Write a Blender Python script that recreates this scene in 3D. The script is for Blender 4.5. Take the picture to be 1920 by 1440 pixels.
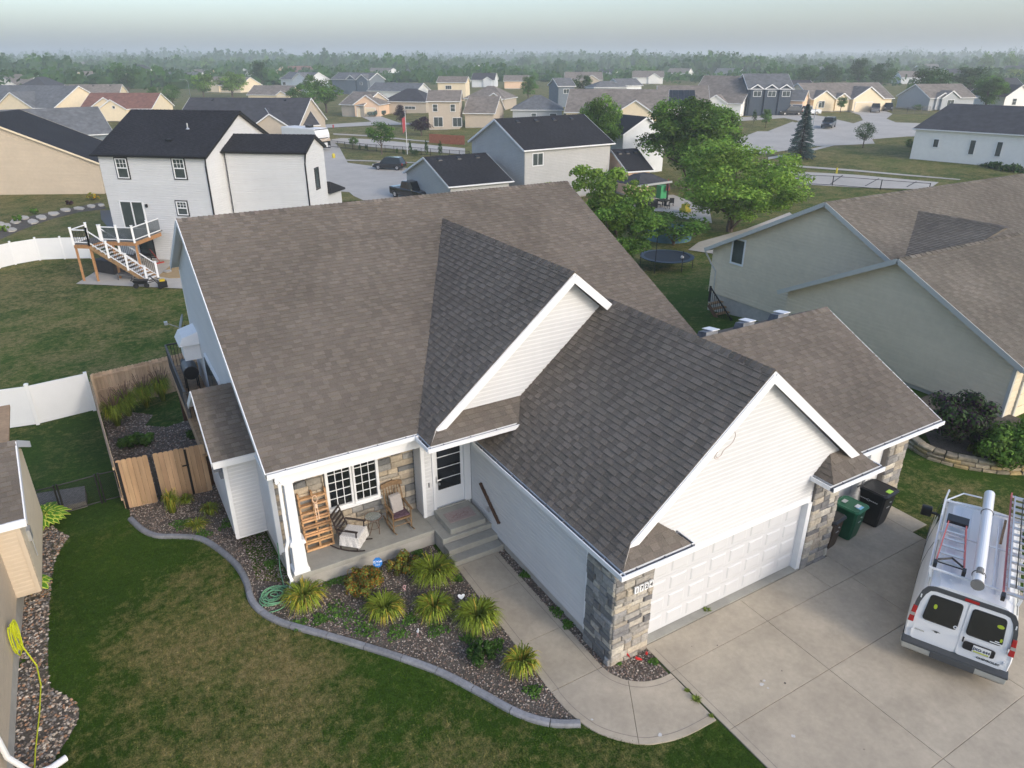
import bpy, math, random
from mathutils import Vector, Matrix
from mathutils.geometry import delaunay_2d_cdt
R = math.radians
for o in list(bpy.data.objects): bpy.data.objects.remove(o)
scn = bpy.context.scene
# ---------------- camera, sky, sun, exposure ----------------
FPX, YAW, PITCH, CH = 1335.0, R(30.6), R(24.6), 12.3
cam = bpy.data.objects.new("camera", bpy.data.cameras.new("camera"))
scn.collection.objects.link(cam)
cam.location = (0, 0, CH)
cam.rotation_euler = (R(90) - PITCH, 0, -YAW)
cam.data.sensor_width = 36; cam.data.lens = 36 * FPX / 1920
cam.data.clip_start = 0.1; cam.data.clip_end = 9000
scn.camera = cam
SUN_AZ, SUN_EL = R(165), R(26)          # azimuth clockwise from +Y
w = bpy.data.worlds.new("World"); scn.world = w; w.use_nodes = True
nt = w.node_tree; bg = nt.nodes["Background"]
sky = nt.nodes.new("ShaderNodeTexSky"); sky.sky_type = 'NISHITA'
sky.sun_disc = False; sky.sun_elevation = SUN_EL; sky.sun_rotation = SUN_AZ
sky.air_density = 1.0; sky.dust_density = 3.1; sky.ozone_density = 1.6; sky.altitude = 200
hs = nt.nodes.new("ShaderNodeHueSaturation"); hs.inputs['Saturation'].default_value = 0.95
nt.links.new(sky.outputs[0], hs.inputs['Color'])
vm = nt.nodes.new("ShaderNodeVectorMath"); vm.operation = 'MULTIPLY'; vm.inputs[1].default_value = (0.965, 0.99, 1.03)
nt.links.new(hs.outputs[0], vm.inputs[0]); nt.links.new(vm.outputs[0], bg.inputs[0]); bg.inputs[1].default_value = 0.15
sun = bpy.data.objects.new("sun", bpy.data.lights.new("sun", 'SUN'))
scn.collection.objects.link(sun)
sun.data.energy = 0.5; sun.data.angle = R(5); sun.data.color = (1.0, 0.90, 0.77)
sun.rotation_euler = (R(90) - SUN_EL, 0, R(180) - SUN_AZ)
sun.location = (10, -20, 30)
scn.view_settings.view_transform = 'Standard'; scn.view_settings.look = 'None'
scn.view_settings.exposure = 0.88; scn.view_settings.gamma = 1.0
scn.view_settings.use_curve_mapping = False
scn.cycles.volume_bounces = 1; scn.cycles.max_bounces = 6
scn.cycles.volume_step_rate = 1.0
HAZE_D = 0.0006

# ---------------- helpers ----------------
COL = scn.collection
rnd = random.Random(7)
def interp(x, xs, ys):
    if x <= xs[0]: return ys[0]
    for i in range(1, len(xs)):
        if x <= xs[i]:
            t = (x - xs[i-1]) / (xs[i] - xs[i-1]); return ys[i-1] + t * (ys[i] - ys[i-1])
    return ys[-1]
def terr(x, y):
    z = interp(y, [-50,16,22,30,40,62,95,200,500], [0,0,-.45,-1.4,-2.6,-2.6,-2.2,-1.5,-1.5])
    t = interp(x, [60,85,140,400], [0,1.0,2.6,3.0]) * interp(y, [20,60], [0.4,1])
    return z + t * interp(y, [300,600], [1,0])
_f = Vector((math.sin(YAW)*math.cos(PITCH), math.cos(YAW)*math.cos(PITCH), -math.sin(PITCH)))
_r = Vector((math.cos(YAW), -math.sin(YAW), 0)); _u = _r.cross(_f)
_C = Vector((0, 0, CH))
def ray(px, py): return _f + _r*((px-960)/FPX) - _u*((py-720)/FPX)
def at(px, py, z): d = ray(px, py); return _C + d*((z-CH)/d.z)
def G(px, py, dz=0.0):
    d = ray(px, py); t = 5.0
    if d.z > -0.0035: t = 3000
    else:
        while t < 3000:
            p = _C + d*t
            if p.z < terr(p.x, p.y): break
            t *= 1.003
    p = _C + d*t; return Vector((p.x, p.y, terr(p.x, p.y)+dz))
def proj(p):
    d = Vector(p)-_C; k = d.dot(_f); return 960+FPX*d.dot(_r)/k, 720-FPX*d.dot(_u)/k
def depth(p): return (Vector(p)-_C).dot(_f)

MATS = {}; TINTED = set()
def pm(name, col, rough=0.8, var=0.0, vs=6.0, var2=0.0, vs2=0.5, bump=0.0, bs=60.0, tint=False,
       metal=0.0, spec=0.35, trans=0.0, alpha=1.0, col2=None, stretch=None, coat=0.0):
    m = bpy.data.materials.new(name); m.use_nodes = True; n = m.node_tree; N = n.nodes; L = n.links
    b = N["Principled BSDF"]; b.inputs["Roughness"].default_value = rough
    b.inputs["Metallic"].default_value = metal; b.inputs["Specular IOR Level"].default_value = spec
    if coat: b.inputs["Coat Weight"].default_value = coat
    if alpha < 1: b.inputs["Alpha"].default_value = alpha
    tc = N.new("ShaderNodeTexCoord"); src = tc.outputs["Object"]
    if stretch:
        mp = N.new("ShaderNodeMapping"); mp.inputs["Scale"].default_value = stretch
        L.new(src, mp.inputs[0]); src = mp.outputs[0]
    rgb = N.new("ShaderNodeRGB"); rgb.outputs[0].default_value = (*col, 1); cur = rgb.outputs[0]
    if tint:
        a = N.new("ShaderNodeAttribute"); a.attribute_name = "tint"
        x = N.new("ShaderNodeMix"); x.data_type = 'RGBA'; x.blend_type = 'MULTIPLY'; x.inputs[0].default_value = 1
        L.new(cur, x.inputs[6]); L.new(a.outputs["Color"], x.inputs[7]); cur = x.outputs[2]
    def nz(scale, amt, cur, c2=None):
        t = N.new("ShaderNodeTexNoise"); t.inputs["Scale"].default_value = scale; t.inputs["Detail"].default_value = 5
        t.inputs["Roughness"].default_value = 0.62
        L.new(src, t.inputs["Vector"])
        mr = N.new("ShaderNodeMapRange"); L.new(t.outputs[0], mr.inputs[0])
        mr.inputs[1].default_value = 0.3; mr.inputs[2].default_value = 0.7
        if c2:
            mr.inputs[3].default_value = 0; mr.inputs[4].default_value = amt
            x = N.new("ShaderNodeMix"); x.data_type = 'RGBA'; L.new(mr.outputs[0], x.inputs[0])
            L.new(cur, x.inputs[6]); x.inputs[7].default_value = (*c2, 1); return x.outputs[2]
        mr.inputs[3].default_value = 1-amt; mr.inputs[4].default_value = 1+amt
        x = N.new("ShaderNodeVectorMath"); x.operation = 'SCALE'
        L.new(cur, x.inputs[0]); L.new(mr.outputs[0], x.inputs[3]); return x.outputs[0]
    if var: cur = nz(vs, var, cur)
    if var2: cur = nz(vs2, var2, cur, col2)
    L.new(cur, b.inputs["Base Color"])
    if trans:
        tr = N.new("ShaderNodeBsdfTranslucent"); L.new(cur, tr.inputs[0])
        mx = N.new("ShaderNodeMixShader"); mx.inputs[0].default_value = trans
        L.new(b.outputs[0], mx.inputs[1]); L.new(tr.outputs[0], mx.inputs[2])
        L.new(mx.outputs[0], N["Material Output"].inputs[0])
    if bump:
        t = N.new("ShaderNodeTexNoise"); t.inputs["Scale"].default_value = bs; t.inputs["Detail"].default_value = 3
        L.new(src, t.inputs["Vector"]); bm_ = N.new("ShaderNodeBump"); bm_.inputs["Strength"].default_value = bump
        bm_.inputs["Distance"].default_value = 0.02
        L.new(t.outputs[0], bm_.inputs["Height"]); L.new(bm_.outputs[0], b.inputs["Normal"])
    if tint: TINTED.add(name)
    MATS[name] = m; return m

class MB:
    def __init__(s): s.v = []; s.f = []; s.c = []; s.m = []; s.hc = False
    def poly(s, pts, col=None, mi=0):
        n = len(s.v); s.v += [tuple(p) for p in pts]; s.f.append(tuple(range(n, n+len(pts))))
        s.c.append(col); s.m.append(mi)
        if col: s.hc = True
    def hexa(s, b, t, col=None, mi=0):      # bottom 4, top 4 (ccw)
        n = len(s.v); s.v += [tuple(p) for p in b] + [tuple(p) for p in t]
        for q in ((3,2,1,0),(4,5,6,7),(0,1,5,4),(1,2,6,5),(2,3,7,6),(3,0,4,7)):
            s.f.append(tuple(n+i for i in q)); s.c.append(col); s.m.append(mi)
        if col: s.hc = True
    def box(s, x0, x1, y0, y1, z0, z1, col=None, mi=0):
        s.hexa([(x0,y0,z0),(x1,y0,z0),(x1,y1,z0),(x0,y1,z0)], [(x0,y0,z1),(x1,y0,z1),(x1,y1,z1),(x0,y1,z1)], col, mi)
    def beam(s, a, b, w, h, up=(0,0,1), col=None, mi=0):
        a = Vector(a); b = Vector(b); d = (b-a).normalized(); u = Vector(up)
        sd = d.cross(u)
        if sd.length < 1e-4: sd = d.cross(Vector((1,0,0)))
        sd.normalize(); u = sd.cross(d).normalized(); sd = sd*w/2; u = u*h/2
        s.hexa([a-sd-u, a+sd-u, a+sd+u, a-sd+u], [b-sd-u, b+sd-u, b+sd+u, b-sd+u], col, mi)
    def tube(s, path, r, n=6, col=None, mi=0, cap=True):
        path = [Vector(p) for p in path]; rs = r if isinstance(r, (list, tuple)) else [r]*len(path)
        base = len(s.v); px = None
        for i, p in enumerate(path):
            d = (path[min(i+1, len(path)-1)] - path[max(i-1, 0)])
            d = d.normalized() if d.length > 1e-9 else Vector((0,0,1))
            if px is None:
                px = d.cross(Vector((0,0,1)))
                if px.length < 1e-3: px = Vector((1,0,0))
            px = (px - d*px.dot(d)); px = px.normalized() if px.length > 1e-6 else Vector((1,0,0))
            py = d.cross(px)
            for k in range(n):
                a = 2*math.pi*k/n; s.v.append(tuple(p + px*math.cos(a)*rs[i] + py*math.sin(a)*rs[i]))
        for i in range(len(path)-1):
            for k in range(n):
                a = base+i*n+k; b = base+i*n+(k+1) % n
                s.f.append((a, b, b+n, a+n)); s.c.append(col); s.m.append(mi)
        if cap:
            s.f.append(tuple(base+k for k in reversed(range(n)))); s.c.append(col); s.m.append(mi)
            s.f.append(tuple(base+(len(path)-1)*n+k for k in range(n))); s.c.append(col); s.m.append(mi)
        if col: s.hc = True
    def loft(s, rings, col=None, mi=0, cap=True):
        if col: s.hc = True
        base = len(s.v); n = len(rings[0])
        for r_ in rings: s.v += [tuple(p) for p in r_]
        for i in range(len(rings)-1):
            for k in range(n):
                a = base+i*n+k; b = base+i*n+(k+1) % n
                s.f.append((a, b, b+n, a+n)); s.c.append(col); s.m.append(mi)
        if cap:
            s.f.append(tuple(base+k for k in reversed(range(n)))); s.c.append(col); s.m.append(mi)
            s.f.append(tuple(base+(len(rings)-1)*n+k for k in range(n))); s.c.append(col); s.m.append(mi)
    def lathe(s, c, prof, n=16, col=None, mi=0):
        s.loft([[(c[0]+r*math.cos(2*math.pi*k/n), c[1]+r*math.sin(2*math.pi*k/n), c[2]+z) for k in range(n)] for r, z in prof], col, mi)
    def mesh(s, name, mats, inv=None):
        me = bpy.data.meshes.new(name)
        vs = s.v if inv is None else [tuple(inv @ Vector(p)) for p in s.v]
        me.from_pydata(vs, [], s.f)
        for m in (mats if isinstance(mats, (list, tuple)) else [mats]): me.materials.append(MATS[m] if isinstance(m, str) else m)
        if any(s.m): me.polygons.foreach_set("material_index", s.m)
        if s.hc or any(isinstance(q_, str) and q_ in TINTED for q_ in (mats if isinstance(mats, (list, tuple)) else [mats])):
            at_ = me.color_attributes.new("tint", 'FLOAT_COLOR', 'CORNER'); d = []
            for f_, c in zip(s.f, s.c):
                cc = list(c or (1,1,1))[:3]+[1.0]; d += cc*len(f_)
            at_.data.foreach_set("color", d)
        me.update(); return me
    def build(s, name, mats, parent=None, world=False, smooth=False, label=None, kind=None, bevel=0):
        inv = None
        if parent is not None and world:
            mt = parent.matrix_basis.copy(); p_ = parent.parent
            while p_: mt = p_.matrix_basis @ mt; p_ = p_.parent
            inv = mt.inverted()
        me = s.mesh(name, mats, inv)
        if smooth: me.polygons.foreach_set("use_smooth", [True]*len(me.polygons))
        o = bpy.data.objects.new(name, me); COL.objects.link(o)
        if parent is not None: o.parent = parent
        if label: o['label'] = label
        if kind: o['kind'] = kind
        if bevel:
            bv = o.modifiers.new("bevel", 'BEVEL'); bv.width = bevel; bv.segments = 2; bv.limit_method = 'ANGLE'
        return o
def thing(name, label, cat, loc=(0,0,0), rz=0, group=None):
    o = bpy.data.objects.new(name, None); COL.objects.link(o); o.location = loc; o.rotation_euler = (0,0,rz)
    o.empty_display_size = 0.2; o['label'] = label; o['category'] = cat
    if group: o['group'] = group
    return o
def tag(o, label, cat, group=None):
    o['label'] = label; o['category'] = cat
    if group: o['group'] = group
    return o
def dup(root, loc, rz=None, label=None, scale=None):
    r = root.copy(); COL.objects.link(r); r.location = loc
    if rz is not None: r.rotation_euler = (0,0,rz)
    if scale: r.scale = scale
    if label: r['label'] = label
    for ch in root.children:
        c = ch.copy(); COL.objects.link(c); c.parent = r
        for g in ch.children:
            d = g.copy(); COL.objects.link(d); d.parent = c
    return r
def tv(rng, lo, hi, hue=0.03):
    k = rng.uniform(lo, hi); return (k*(1+rng.uniform(-hue, hue)), k, k*(1+rng.uniform(-hue, hue)))
# convex polygon clipped into overlapping courses.  P0 origin, U along the eave, V upslope, N outward normal
def span(poly, v):
    xs = []
    n = len(poly)
    for i in range(n):
        (u0, v0), (u1, v1) = poly[i], poly[(i+1) % n]
        if abs(v1-v0) < 1e-9:
            if abs(v-v0) < 1e-6: xs += [u0, u1]
            continue
        t = (v-v0)/(v1-v0)
        if -1e-9 <= t <= 1+1e-9: xs.append(u0+t*(u1-u0))
    return (min(xs), max(xs)) if xs else None
def courses(P0, U, V, poly, expo, th, tabs=None, rng=None, base=None, cols=None, lap=0.0, sink=None):
    P0 = Vector(P0); U = Vector(U).normalized(); V = Vector(V); V = (V-U*V.dot(U)).normalized(); N = U.cross(V)
    if sink is not None: N = N*sink
    rng = rng or rnd; v0 = min(p[1] for p in poly); v1 = max(p[1] for p in poly); out = []
    k = 0; v = v0
    while v < v1-1e-4:
        t = min(v+expo, v1); a = span(poly, v+1e-6); b = span(poly, t-1e-6)
        if a and b:
            if tabs is None:
                out.append((a[0], a[1], b[1], b[0], v, t, th, (rng.uniform(.98,1.02),)*3))
            else:
                lo = min(a[0], b[0]); hi = max(a[1], b[1]); u = lo - rng.uniform(0, tabs[1])
                dark = rng.random() < .5
                while u < hi:
                    wd = rng.uniform(*tabs); e = u+wd
                    A = min(max(u, a[0]), a[1]); B = min(max(e, a[0]), a[1]); Cc = min(max(e, b[0]), b[1]); D = min(max(u, b[0]), b[1])
                    if B-A > .004 or Cc-D > .004:
                        out.append((A, B, Cc, D, v, t, th*(1.0 if dark else .55), tv(rng, *((.98,1.18) if dark else (.86,1.0)),.012)))
                    u = e; dark = not dark
        k += 1; v = t
    def q(o):
        A, B, Cc, D, v, t, h, c = o
        e = 0.003
        top = [P0+U*A+V*v+N*h, P0+U*B+V*v+N*h, P0+U*Cc+V*t+N*e, P0+U*D+V*t+N*e]
        bot = [P0+U*A+V*v-N*.004, P0+U*B+V*v-N*.004, P0+U*Cc+V*t-N*.004, P0+U*D+V*t-N*.004]
        return bot, top, c
    return [q(o) for o in out]
def add_courses(mb, lst):
    for b, t, c in lst:
        n = len(mb.v); mb.v += [tuple(p) for p in b]+[tuple(p) for p in t]
        for qd in ((4,5,6,7),(0,1,5,4),(1,2,6,5),(3,0,4,7)):
            mb.f.append(tuple(n+i for i in qd)); mb.c.append(c); mb.m.append(0)
    mb.hc = True
def inpoly(x, y, P):
    c = False; n = len(P)
    for i in range(n):
        x0, y0 = P[i][0], P[i][1]; x1, y1 = P[i-1][0], P[i-1][1]
        if (y0 > y) != (y1 > y) and x < (x1-x0)*(y-y0)/(y1-y0)+x0: c = not c
    return c
def smooth_path(P, k=6, closed=False):
    P = [Vector((p[0], p[1])) for p in P]; out = []; n = len(P)
    for i in range(n if closed else n-1):
        p0 = P[(i-1) % n] if (closed or i) else P[0]; p1 = P[i]; p2 = P[(i+1) % n]
        p3 = P[(i+2) % n] if (closed or i+2 < n) else P[-1]
        for j in range(k):
            t = j/k
            out.append(0.5*((2*p1)+(p2-p0)*t+(2*p0-5*p1+4*p2-p3)*t*t+(3*p1-p0-3*p2+p3)*t*t*t))
    if not closed: out.append(P[-1])
    return out
def sheet(name, poly, dz, mat, step=None, kind='structure', th=0.0, edge=0):
    P = [(p[0], p[1]) for p in poly]; xs = [p[0] for p in P]; ys = [p[1] for p in P]
    A = sum(P[i-1][0]*P[i][1]-P[i][0]*P[i-1][1] for i in range(len(P)))
    if A < 0: P = P[::-1]
    pts = list(P); n = len(P)
    if step:
        x = min(xs)
        while x < max(xs):
            y = min(ys)
            while y < max(ys):
                if inpoly(x, y, P): pts.append((x, y))
                y += step
            x += step
    r_ = delaunay_2d_cdt([Vector(p) for p in pts], [], [list(range(n))], 1, 1e-5)
    mb = MB(); mb.v = [(p.x, p.y, terr(p.x, p.y)+dz) for p in r_[0]]
    mb.f = [tuple(f_) for f_ in r_[2]]; mb.c = [None]*len(mb.f); mb.m = [0]*len(mb.f)
    if th:
        for i in range(n):
            a, b = P[i-1], P[i]
            mb.poly([(a[0],a[1],terr(*a)+dz-th),(b[0],b[1],terr(*b)+dz-th),(b[0],b[1],terr(*b)+dz),(a[0],a[1],terr(*a)+dz)])
    return mb.build(name, mat, kind=kind)
def text_mesh(s, size, mat, parent, mtx, name="lettering", depth_=0.002, bold=0.0, sx=1.0):
    cu = bpy.data.curves.new("t", 'FONT'); cu.body = s; cu.size = size; cu.extrude = depth_; cu.align_x = 'CENTER'; cu.align_y = 'CENTER'
    cu.offset = bold; cu.resolution_u = 3
    to = bpy.data.objects.new("t", cu); COL.objects.link(to)
    dg = bpy.context.evaluated_depsgraph_get(); me = bpy.data.meshes.new_from_object(to.evaluated_get(dg))
    bpy.data.objects.remove(to)
    me.transform(Matrix.Scale(sx, 4, (1,0,0))); me.transform(mtx); me.materials.clear(); me.materials.append(MATS[mat])
    o = bpy.data.objects.new(name, me); COL.objects.link(o); o.parent = parent; return o
def basis(o, x, y):      # matrix with local x,y axes, origin o
    x = Vector(x).normalized(); y = Vector(y); y = (y-x*y.dot(x)).normalized(); z = x.cross(y)
    m = Matrix((x, y, z)).transposed().to_4x4(); m.translation = Vector(o); return m

# ---------------- materials ----------------
pm("shingle_brown", (.165,.142,.119), .92, .22, 45, .16, .35, .5, 220, tint=True, spec=.15)
pm("shingle_taupe", (.158,.140,.116), .92, .22, 45, .18, .35, .5, 220, tint=True, spec=.15)
pm("shingle_black", (.028,.029,.034), .9, .35, 8, .15, .3, .4, 60, tint=True, spec=.2)
pm("siding_white", (.60,.605,.61), .55, .02, 3, .04, .4, 0, tint=True)
pm("trim_white", (.76,.77,.78), .45, .02, 3)
pm("gutter_inside", (.16,.17,.19), .6, .3, 5)
pm("siding_beige", (.66,.575,.425), .65, .04, 3, .06, .4, 0, tint=True)
pm("trim_taupe", (.50,.50,.46), .6, .03, 3)
pm("siding_tan", (.54,.45,.34), .65, .04, 3, .05, .4, 0, tint=True)
pm("siding_gray", (.42,.42,.41), .65, .04, 3, .05, .4, 0, tint=True)
pm("foundation", (.42,.40,.36), .9, .10, 4, .15, .8, .3, 30)
pm("stone", (.345,.335,.315), .9, .22, 14, .12, 3, .8, 35, tint=True)
pm("mortar", (.20,.18,.16), .95, .1, 20)
pm("concrete", (.43,.37,.285), .85, .07, 9, .16, .9, .15, 120, tint=True)
pm("concrete_far", (.44,.41,.365), .9, .06, 1.5, .1, .2)
pm("concrete_gray", (.33,.32,.28), .9, .08, 5, .15, .9, .2, 80)
pm("curb_edging", (.23,.235,.25), .85, .12, 12, .15, 1.5, .25, 60, tint=True)
pm("joint", (.17,.145,.115), .95, .2, 10)
pm("glass_dark", (.012,.014,.016), .06, .3, 2, spec=.6)
pm("glass_mid", (.06,.075,.075), .1, .3, 1, spec=.6)
pm("black_metal", (.015,.015,.016), .5, .1, 10)
pm("black_plastic", (.014,.015,.017), .42, .15, 10, spec=.4)
pm("cedar", (.40,.265,.155), .8, .16, 9, .15, 1.2, .3, 60, tint=True, stretch=(1,1,.12))
pm("cedar_pale", (.50,.36,.24), .8, .16, 9, .15, 1.2, .3, 60, tint=True, stretch=(1,1,.12))
pm("pallet_wood", (.52,.27,.11), .75, .2, 12, .15, 2, .2, 60, tint=True)
pm("dark_wood", (.10,.055,.035), .6, .3, 14)
pm("old_wood", (.30,.185,.09), .7, .35, 16, .3, 5, .3, 60)
pm("vinyl_white", (.76,.765,.77), .4, .02, 2)
pm("mulch", (.105,.090,.072), .95, .45, 22, .3, 1.5, 1.0, 60)
pm("pebble", (.36,.34,.31), .8, .2, 10, tint=True)
pm("leaf", (.085,.13,.03), .6, .15, 3, tint=True, trans=.35, spec=.25)
pm("leaf_far", (.060,.095,.036), .8, .45, .9, tint=True, trans=.2, spec=.1)
pm("bark", (.10,.075,.055), .9, .3, 8, bump=.6, bs=30)
pm("blade", (.22,.30,.045), .6, .1, 3, tint=True, trans=.35, spec=.25)
pm("white_paint", (.74,.755,.77), .3, .015, 2, spec=.5, coat=.4)
pm("rubber", (.02,.02,.02), .8)
pm("chrome", (.6,.6,.62), .25, metal=1.0)
pm("aluminium", (.62,.63,.64), .4, .05, 5, metal=.7)
pm("red_lens", (.35,.012,.012), .25, spec=.5)
pm("fabric_lace", (.62,.60,.57), .95, .3, 40)

pm("door_white", (.575,.58,.59), .5, .02, 3)
# ---------------- ground ----------------
def grass_mat(name, blades=False):
    m = bpy.data.materials.new(name); m.use_nodes = True; N = m.node_tree.nodes; L = m.node_tree.links
    b = N["Principled BSDF"]; b.inputs["Roughness"].default_value = .9; b.inputs["Specular IOR Level"].default_value = .1
    g = N.new("ShaderNodeNewGeometry"); P = g.outputs["Position"]
    def noise(sc, det=4, ro=.6):
        t = N.new("ShaderNodeTexNoise"); t.inputs["Scale"].default_value = sc; t.inputs["Detail"].default_value = det
        t.inputs["Roughness"].default_value = ro; L.new(P, t.inputs["Vector"]); return t.outputs[0]
    def mr(x, a, b_, c, d, cl=True):
        t = N.new("ShaderNodeMapRange"); t.clamp = cl; L.new(x, t.inputs[0])
        for i, v in zip((1,2,3,4), (a,b_,c,d)): t.inputs[i].default_value = v
        return t.outputs[0]
    def mth(op, a, b_):
        t = N.new("ShaderNodeMath"); t.operation = op
        for i, v in ((0,a),(1,b_)):
            if isinstance(v, (int,float)): t.inputs[i].default_value = v
            else: L.new(v, t.inputs[i])
        return t.outputs[0]
    def blob(cx, cy, rx, ry):
        s_ = N.new("ShaderNodeVectorMath"); s_.operation = 'SUBTRACT'; L.new(P, s_.inputs[0]); s_.inputs[1].default_value = (cx,cy,0)
        q = N.new("ShaderNodeVectorMath"); q.operation = 'MULTIPLY'; L.new(s_.outputs[0], q.inputs[0]); q.inputs[1].default_value = (1/rx,1/ry,0)
        l = N.new("ShaderNodeVectorMath"); l.operation = 'LENGTH'; L.new(q.outputs[0], l.inputs[0])
        return mr(l.outputs["Value"], .45, 1.15, 1, 0)
    sep = N.new("ShaderNodeSeparateXYZ"); L.new(P, sep.inputs[0])
    dn = mth('MAXIMUM', blob(.6,12.6,2.9,5.6), mth('MULTIPLY', blob(3.6,7.2,4.6,2.8), .85))
    dfar = mr(sep.outputs[1], 36, 80, .62, 1.0)
    dside = blob(21,8.5,3,3)
    D = mth('MAXIMUM', mth('MAXIMUM', dn, mth('MULTIPLY', dside, .7)), mth('MULTIPLY', dfar, mr(sep.outputs[1], 30, 38, .12, 1)))
    n1 = noise(.45, 5); n2 = noise(2.6, 5, .7); n3 = noise(28, 4, .7); n4 = noise(.09, 3)
    pat = mth('ADD', mth('MULTIPLY', mr(n1,.35,.65,0,1), .45), mth('MULTIPLY', mr(n2,.32,.68,0,1), .55))
    n5 = noise(7.5, 3, .6)
    pat = mth('ADD', pat, mth('MULTIPLY', mth('SUBTRACT', n3, .5), .9)); pat = mth('ADD', pat, mth('MULTIPLY', mth('SUBTRACT', n5, .5), .9))
    fac = mth('MULTIPLY', mr(mth('ADD', mth('MULTIPLY', pat, .95), mth('MULTIPLY', D, .52)), .62, 1.28, 0, .92), mr(D, .0, .15, .3, 1))
    x1 = N.new("ShaderNodeMix"); x1.data_type = 'RGBA'; L.new(mr(n4,.35,.65,0,1), x1.inputs[0])
    x1.inputs[6].default_value = (.027,.062,.007,1); x1.inputs[7].default_value = (.055,.105,.012,1)
    x1b = N.new("ShaderNodeMix"); x1b.data_type = 'RGBA'; L.new(mth('MULTIPLY', mr(n2,.5,.75,0,1), .6), x1b.inputs[0])
    L.new(x1.outputs[2], x1b.inputs[6]); x1b.inputs[7].default_value = (.085,.130,.020,1)
    x2 = N.new("ShaderNodeMix"); x2.data_type = 'RGBA'; L.new(fac, x2.inputs[0]); L.new(x1b.outputs[2], x2.inputs[6])
    x2.inputs[7].default_value = (.240,.190,.080,1)
    sc = N.new("ShaderNodeVectorMath"); sc.operation = 'SCALE'; L.new(x2.outputs[2], sc.inputs[0])
    L.new(mth('MULTIPLY', mr(n3,.3,.7,.58,1.42), mth('MULTIPLY', mr(noise(90,2),.3,.7,.68,1.32), mr(n5,.3,.7,.82,1.18))), sc.inputs[3])
    L.new(sc.outputs[0], b.inputs["Base Color"])
    if not blades:
        bp = N.new("ShaderNodeBump"); bp.inputs["Strength"].default_value = .7; bp.inputs["Distance"].default_value = .04
        L.new(noise(60,3), bp.inputs["Height"]); L.new(bp.outputs[0], b.inputs["Normal"])
    MATS[name] = m
grass_mat("grass"); grass_mat("grass_blade", True)
xs = [-3000,-1200,-500,-200,-100,-60,-40] + list(range(-30,60,5)) + [60,70,85,100,120,140,180,250,400,800,1500,3500]
ys = [-300,-120,-50,-20] + list(range(-10,16,5)) + [16,19,22,26,30,35,40,50,62,78,95,120,150,200,300,400,500,600,900,1500,3500]
mb = MB()
for y in ys:
    for x in xs: mb.v.append((x, y, terr(x, y)))
nx = len(xs)
for j in range(len(ys)-1):
    for i in range(nx-1):
        a = j*nx+i; mb.f.append((a,a+1,a+1+nx,a+nx)); mb.c.append(None); mb.m.append(0)
mb.build("lawn", "grass", kind='structure')
def gpoly(px): return [(G(x,y).x, G(x,y).y) for x, y in px]
def slab_(x0,x1,y0,y1,z1=.035,gap=.0045):
    m = MB(); m.box(x0+gap,x1-gap,y0+gap,y1-gap,-.1,z1,tv(rnd,.965,1.035,.006)); return m
# driveway, slab by slab
drv = bpy.data.objects.new("driveway", None); COL.objects.link(drv); drv['kind'] = 'structure'; drv.location = (13.5,0,0)
jb = MB(); jb.box(8.9,18.3,-14,8.62,-.05,.018); jb.box(8.9,19.0,8.55,9.3,-.05,.018); jb.build("slab_joint","joint",drv,world=True)
gx = [8.9,9.0,11.96,15.09,18.3]; gy = [-14,-11.5,-8.9,-6.3,-3.75,-1.2,1.36,3.92,6.48,8.2]
gx = [8.9,11.96,15.09,18.3]
for i in range(3):
    for j in range(len(gy)-1):
        slab_(gx[i],gx[i+1],gy[j],gy[j+1]).build("slab","concrete",drv,world=True,bevel=.008)
slab_(8.9,11.96,8.2,9.08).build("slab","concrete",drv,world=True,bevel=.008)
slab_(11.96,14.3,8.2,9.08).build("slab","concrete",drv,world=True,bevel=.008)
slab_(14.3,15.3,8.2,9.08).build("slab","concrete",drv,world=True,bevel=.008)
slab_(15.3,18.3,8.2,10.15).build("slab","concrete",drv,world=True,bevel=.008)
slab_(18.3,19.0,8.55,10.15).build("slab","concrete",drv,world=True,bevel=.008)
slab_(8.98,14.15,9.09,9.34,.06).build("threshold","concrete_gray",drv,world=True)
# white chalky stains and oil spots on the driveway
st = MB()
def blot(m, cx, cy, r, z, n=11, col=None, seed=0):
    q = random.Random(seed); m.poly([(cx+math.cos(2*math.pi*k/n)*r*q.uniform(.5,1.1), cy+math.sin(2*math.pi*k/n)*r*q.uniform(.5,1.1), z) for k in range(n)], col)
pm("chalk_stain", (.56,.55,.53), .9, .2, 30); pm("oil_spot", (.06,.05,.045), .6, .3, 20)
for i,(px,py,r_) in enumerate(((1428,1283,.055),(1440,1290,.03),(1487,1380,.045),(1433,1276,.035),(1110,1349,.03),(1238,1378,.05))):
    p = at(px,py,.04); blot(st,p.x,p.y,r_,.041,9,seed=i)
st.build("chalk_stain","chalk_stain",drv,world=True)
so = MB()
for i,(px,py,r_) in enumerate(((1472,1281,.035),(1466,1258,.02),(1427,1277,.02),(1620,1405,.015),(1345,1210,.02),(1297,1212,.015))):
    p = at(px,py,.04); blot(so,p.x,p.y,r_,.042,9,seed=i+9)
so.build("oil_spot","oil_spot",drv,world=True)
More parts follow.
